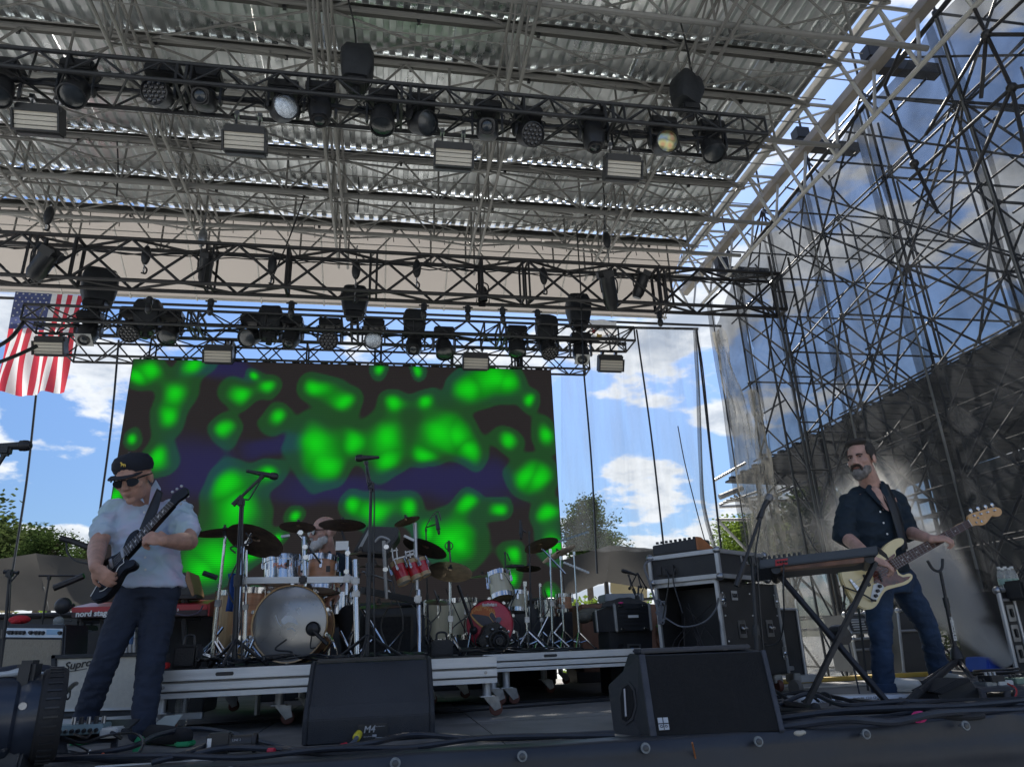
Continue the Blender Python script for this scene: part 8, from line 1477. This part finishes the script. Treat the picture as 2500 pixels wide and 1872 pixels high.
CRM = mat('cream_lacquer', (.70, .57, .29), .22, 0, .05, 3, 0, coat=.8); TORT = mat('tortoiseshell', (.11, .028, .018), .25, 0, .7, 26, 0, coat=.8); ROSE = mat('rosewood', (.085, .045, .035), .5, 0, .25, 20, .1); AMB = mat('amber_maple', (.52, .27, .075), .25, 0, .12, 5, 0, coat=.8)
plate(bo, BP, BN, .042, 'body', CRM, bg_, 0, .007)
PG = [(640, 680), (700, 636), (712, 662), (660, 715), (728, 800), (722, 840), (745, 890), (800, 918), (895, 905), (868, 942), (800, 977), (700, 1002), (612, 1020), (585, 1036), (555, 1002), (500, 985), (458, 992), (455, 930), (425, 850), (388, 768), (520, 760)]
plate([Z(*q) for q in PG], BP, BN, .002, 'pickguard', TORT, bg_, .004); plate([Z(*q) for q in [(450, 1010), (500, 985), (560, 1010), (577, 1045), (520, 1130), (490, 1190), (430, 1217), (413, 1190)]], BP, BN, .003, 'control_plate', ED, bg_, .005)
plate([Z(*q) for q in [(640, 722), (722, 832), (1625, 312), (1573, 232)]], BP, BN, .02, 'neck', AMB, bg_, .012, .002); plate([Z(*q) for q in [(640, 722), (722, 832), (1625, 312), (1573, 232)]], BP, BN, .004, 'fingerboard', ROSE, bg_, .0165)
hs = [(1573, 228), (1578, 182), (1640, 150), (1750, 120), (1850, 92), (1920, 86), (1968, 108), (1982, 150), (1955, 188), (1905, 196), (1862, 190), (1830, 232), (1790, 280), (1740, 300), (1690, 298), (1625, 312)]
plate([(p.x, p.y) for p in catmull([V((*Z(*q), 0)) for q in hs], 3)], BP, BN, .018, 'headstock', AMB, bg_, .010, .003)
nk = lambda t_, s_: Z(640+933*t_+(82+(-30)*t_)*s_, 722-490*t_+(110-30*t_)*s_)
for k in range(20): t_ = 1-(1-2**(-(k+1)/12))/(1-2**(-21/12)); a_, c_ = nk(t_, 0), nk(t_, 1); rod('fret', onpl(*a_, BP+BN*.018, BN), onpl(*c_, BP+BN*.018, BN), .0016, DCHROME, bg_, 5)
rod('nut', onpl(*nk(1, 0), BP+BN*.019, BN), onpl(*nk(1, 1), BP+BN*.019, BN), .003, WHITE, bg_, 6)
for k in (3, 5, 7, 9, 12, 15, 17): t_ = 1-(1-2**(-(k-.5)/12))/(1-2**(-21/12)); MB().lathe([(0, .001), (.005, .001), (.005, 0)], onpl(*nk(t_, .5), BP+BN*.0168, BN), frame(BN), 10).build('inlay_dot', WHITE, bg_)
for i in range(4): rod('string', onpl(*Z(200+i*24, 985+i*32), BP+BN*.022, BN), onpl(*nk(1, .15+.23*i), BP+BN*.022, BN), .0010, DCHROME, bg_, 4)
for pts in ([(165, 950), (185, 935), (300, 1060), (318, 1072), (265, 1082), (250, 1070)],): plate([Z(*q) for q in pts], BP, BN, .012, 'bridge', CHROME, bg_, .012, .002)
plate([Z(*q) for q in [(325, 890), (350, 880), (428, 1015), (400, 1030)]], BP, BN, .010, 'pickup', BLACK, bg_, .010, .002); plate([Z(*q) for q in [(505, 890), (525, 880), (570, 965), (548, 975)]], BP, BN, .010, 'pickup', BLACK, bg_, .010, .002)
for x, y in ((520, 1027), (495, 1082), (472, 1140)): MB().lathe([(0, .018), (.011, .017), (.013, 0)], onpl(*Z(x, y), BP+BN*.004, BN), frame(BN), 14).build('knob', BLACK, bg_)
for x, y, tx, ty in ((1640, 190, -30, -65), (1722, 170, -25, -70), (1802, 148, -15, -70), (1885, 126, -20, -70)):
    MB().lathe([(0, .014), (.006, .014), (.009, .004), (.011, 0)], onpl(*Z(x, y), BP+BN*.010, BN), frame(BN), 12).build('tuning_post', CHROME, bg_); p, q = onpl(*Z(x, y), BP, BN), onpl(*Z(x+tx, y+ty), BP, BN); rod('tuner_shaft', p, q, .004, CHROME, bg_, 8); MB().ell(q, (.018, .004, .015), n=12, m=7).build('tuning_key', CHROME, bg_)
MB().lathe([(0, .010), (.010, .008), (.012, 0)], onpl(*Z(1732, 258), BP+BN*.01, BN), frame(BN), 12).build('string_tree', CHROME, bg_)
for x, y in ((1690, 213), (1670, 268)): MB().lathe([(0, .008), (.006, .008), (.008, 0)], onpl(*Z(x, y), BP+BN*.01, BN), frame(BN), 10).build('tuning_post', DCHROME, bg_)
tag(MB().tube([onpl(*Z(455, 1195), BP+BN*.02, BN), onpl(*Z(300, 1110), BP+BN*.02, BN), onpl(*Z(110, 1040), BP+BN*.01, BN), onpl(*Z(95, 1045), BP, BN), at(2064, 1500, 4.7), at(2070, 1560, 4.7), at(2100, 1700, 4.6)], .0055, 6).tube([onpl(*Z(480, 1195), BP+BN*.02, BN), onpl(*Z(425, 1190), BP+BN*.015, BN)], .008, 8, 0).build('instrument_cable', BLACK), 'black cable plugged into the cream bass guitar', 'cable')
# ---------------------------------------------------------------- drummer
dm = thing('person', 'bald drummer with white beard, dark glasses and navy polo shirt, seated behind the drums', 'person', at(800, 1600, 6.35))
HF3 = hframe((-.86, -.48, -.08)); HC3 = at(791, 1300, 6.25); S3 = 1.1; b = MB(); nb3 = at(800, 1350, 6.35); hd = head(b, HC3, HF3, S3, nb3)
loft(b, [(at(805, 1470, 6.4), .15, .10, 0), (at(803, 1400, 6.4), .16, .10, 0), (at(800, 1362, 6.4), .15, .09, 0), (at(800, 1350, 6.4), .06, .05, 0)])
e5, w5 = at(852, 1430, 6.3), at(820, 1458, 6.0); e6, w6 = at(728, 1425, 6.3), at(752, 1420, 5.95)
chain(b, [(at(840, 1372, 6.4), .05), (e5, .045), (w5, .03)]); chain(b, [(at(752, 1368, 6.4), .05), (e6, .045), (w6, .03)]); hand(b, w5, (-.6, -.6, -.1), (0, .1, -1), 1, (50, 60, 40), 1.0); hand(b, w6, (.3, -.8, .1), (0, -.1, -1), -1, (50, 60, 40), 1.0)
chain(b, [(at(790, 1490, 6.35), .08), (at(770, 1500, 5.95), .06), (at(772, 1590, 5.95), .04)]); chain(b, [(at(820, 1490, 6.35), .08), (at(850, 1500, 6.0), .06), (at(852, 1590, 6.0), .04)])
blob(b, 'body', SKINP, dm, .0068, 3)
b = MB(); loft(b, [(at(805, 1480, 6.4), .19, .12, 0), (at(803, 1430, 6.4), .19, .13, 0), (at(801, 1385, 6.42), .205, .13, 0), (at(800, 1362, 6.42), .18, .10, 0), (at(800, 1350, 6.42), .10, .07, 0)]); chain(b, [(at(838, 1372, 6.42), .075), (at(848, 1405, 6.36), .070)]); chain(b, [(at(755, 1370, 6.42), .075), (at(738, 1402, 6.36), .070)])
sp = blob(b, 'polo_shirt', NAVY, dm, .010, 3, .014, .14, 51)
for pts in ([(790, 1352, 6.22), (800, 1372, 6.2), (812, 1358, 6.22), (806, 1344, 6.26)], [(782, 1352, 6.24), (776, 1364, 6.22), (796, 1374, 6.2)]): MB().prism([at(*p) for p in pts], (0, .012, 0)).build('collar', NAVY, sp, bevel=.002)
def E3(bb, q, r): bb.ell(hd(*q), tuple(k*S3 for k in r), HF3, 16, 11)
b = MB(); E3(b, (0, .060, -.088), (.050, .050, .040)); E3(b, (0, .088, -.108), (.034, .028, .030)); E3(b, (-.045, .030, -.055), (.018, .045, .040)); E3(b, (.045, .030, -.055), (.018, .045, .040)); E3(b, (0, .105, -.046), (.028, .011, .009)); blob(b, 'beard', WB, dm, .007, 6, .002, .014, 4)
gl = MB()
for k in (-1, 1): gl.ring([[hd(k*.034+math.cos(a)*.029, y_+.004, .006+math.sin(a)*.026) for a in [2*math.pi*j/16 for j in range(16)]] for y_ in (.094, .102)]); gl.tube([hd(k*.058, .098, .012), hd(k*.08, .04, .014), hd(k*.084, -.01, .008)], .004, 6)
gl.build('glasses', mat('brown_round_lens', (.03, .010, .008), .15, coat=1), dm)
b = MB(); loft(b, [(at(805, 1485, 6.38), .18, .13, 0), (at(805, 1505, 6.38), .17, .13, 0)]); chain(b, [(at(790, 1492, 6.35), .09), (at(770, 1502, 5.95), .075), (at(772, 1592, 5.95), .06)], 14); chain(b, [(at(820, 1492, 6.35), .09), (at(850, 1502, 6.0), .075), (at(852, 1592, 6.0), .06)], 14); blob(b, 'trousers', mat('black_cotton', (.014, .014, .016), .9), dm, .012, 3, .012, .12, 61)
t = thing('drum_throne', 'round black drum stool under the drummer', 'stool', at(805, 1600, 6.4)); sc_ = at(805, 1518, 6.4); MB().lathe([(0, .04), (.15, .04), (.17, .02), (.16, -.04), (0, -.04)], sc_, None, 24).build('seat', BLACK, t); rod('post', sc_, V((sc_.x, sc_.y, DK)), .02, CHROME, t)
tag(MB().tube([hd(.06, .10, -.05), hd(.0, .16, -.07)], .006, 6, 0).ell(hd(-.01, .165, -.07), .016, n=10, m=7).build('vocal_microphone', BLACK), 'small black microphone close to the drummer mouth', 'microphone')
# drum sticks
tag(rod('drum_stick', w5+V((.06, .08, 0)), w5+V((-.28, -.18, .05)), .007, PALEW), 'pale drum stick in the drummer hand', 'drum stick')
# ---------------------------------------------------------------- fog
fm = bpy.data.materials.new('stage_fog'); fm.use_nodes = True; n = fm.node_tree.nodes; l = fm.node_tree.links; n.clear()
o_ = n.new('ShaderNodeOutputMaterial'); pv = n.new('ShaderNodeVolumePrincipled'); l.new(pv.outputs[0], o_.inputs['Volume']); pv.inputs['Color'].default_value = (.97, .95, .91, 1); pv.inputs['Anisotropy'].default_value = .2
A_, B__ = at(2462, 1617, 5.5), at(2050, 1180, 6.5); D__ = (B__-A_); FL = D__.length; Dn = D__.normalized()
geo = n.new('ShaderNodeNewGeometry'); sb = n.new('ShaderNodeVectorMath'); sb.operation = 'SUBTRACT'; l.new(geo.outputs['Position'], sb.inputs[0]); sb.inputs[1].default_value = A_
dt = n.new('ShaderNodeVectorMath'); dt.operation = 'DOT_PRODUCT'; l.new(sb.outputs[0], dt.inputs[0]); dt.inputs[1].default_value = Dn
sc1 = n.new('ShaderNodeVectorMath'); sc1.operation = 'SCALE'; sc1.inputs[0].default_value = Dn; l.new(dt.outputs['Value'], sc1.inputs['Scale'])
pr = n.new('ShaderNodeVectorMath'); pr.operation = 'DISTANCE'; l.new(sb.outputs[0], pr.inputs[0]); l.new(sc1.outputs[0], pr.inputs[1])
def fmath(op, a, b2=None, cl=False):
    m = n.new('ShaderNodeMath'); m.operation = op; m.use_clamp = cl
    for i, x in enumerate((a, b2)):
        if x is None: continue
        if isinstance(x, (int, float)): m.inputs[i].default_value = x
        else: l.new(x, m.inputs[i])
    return m.outputs[0]
T_ = dt.outputs['Value']; rad = fmath('ADD', fmath('MULTIPLY', T_, .38), .09); fall = fmath('SUBTRACT', 1.0, fmath('DIVIDE', pr.outputs['Value'], rad), True)
nf_ = n.new('ShaderNodeTexNoise'); nf_.inputs['Scale'].default_value = 1.9; nf_.inputs['Detail'].default_value = 5; nf_.inputs['Distortion'].default_value = .6; l.new(geo.outputs['Position'], nf_.inputs[0])
nn_ = fmath('MULTIPLY', fmath('SUBTRACT', nf_.outputs[0], .34, True), 3.2, True)
dn_ = fmath('ADD', fmath('MULTIPLY', fmath('POWER', 2.718, fmath('MULTIPLY', T_, -1.9)), 110.0), .22)
endf = fmath('SUBTRACT', 1.0, fmath('POWER', fmath('DIVIDE', T_, FL), 4.0), True)
l.new(fmath('MULTIPLY', fmath('MULTIPLY', fmath('MULTIPLY', fmath('POWER', fall, 2.0), nn_), dn_), fmath('MULTIPLY', endf, 1.9)), pv.inputs['Density'])
F = frame(Dn); MB().lathe([(.07, -.02), (.13, .1), (.09+.38*FL*.5, FL*.5), (.09+.38*FL, FL), (0, FL+.01)], A_, F, 20, cap=True).build('fog_plume', fm); tag(bpy.data.objects['fog_plume'], 'pale fog drifting up to the left behind the bass player', 'fog', kind='stuff')
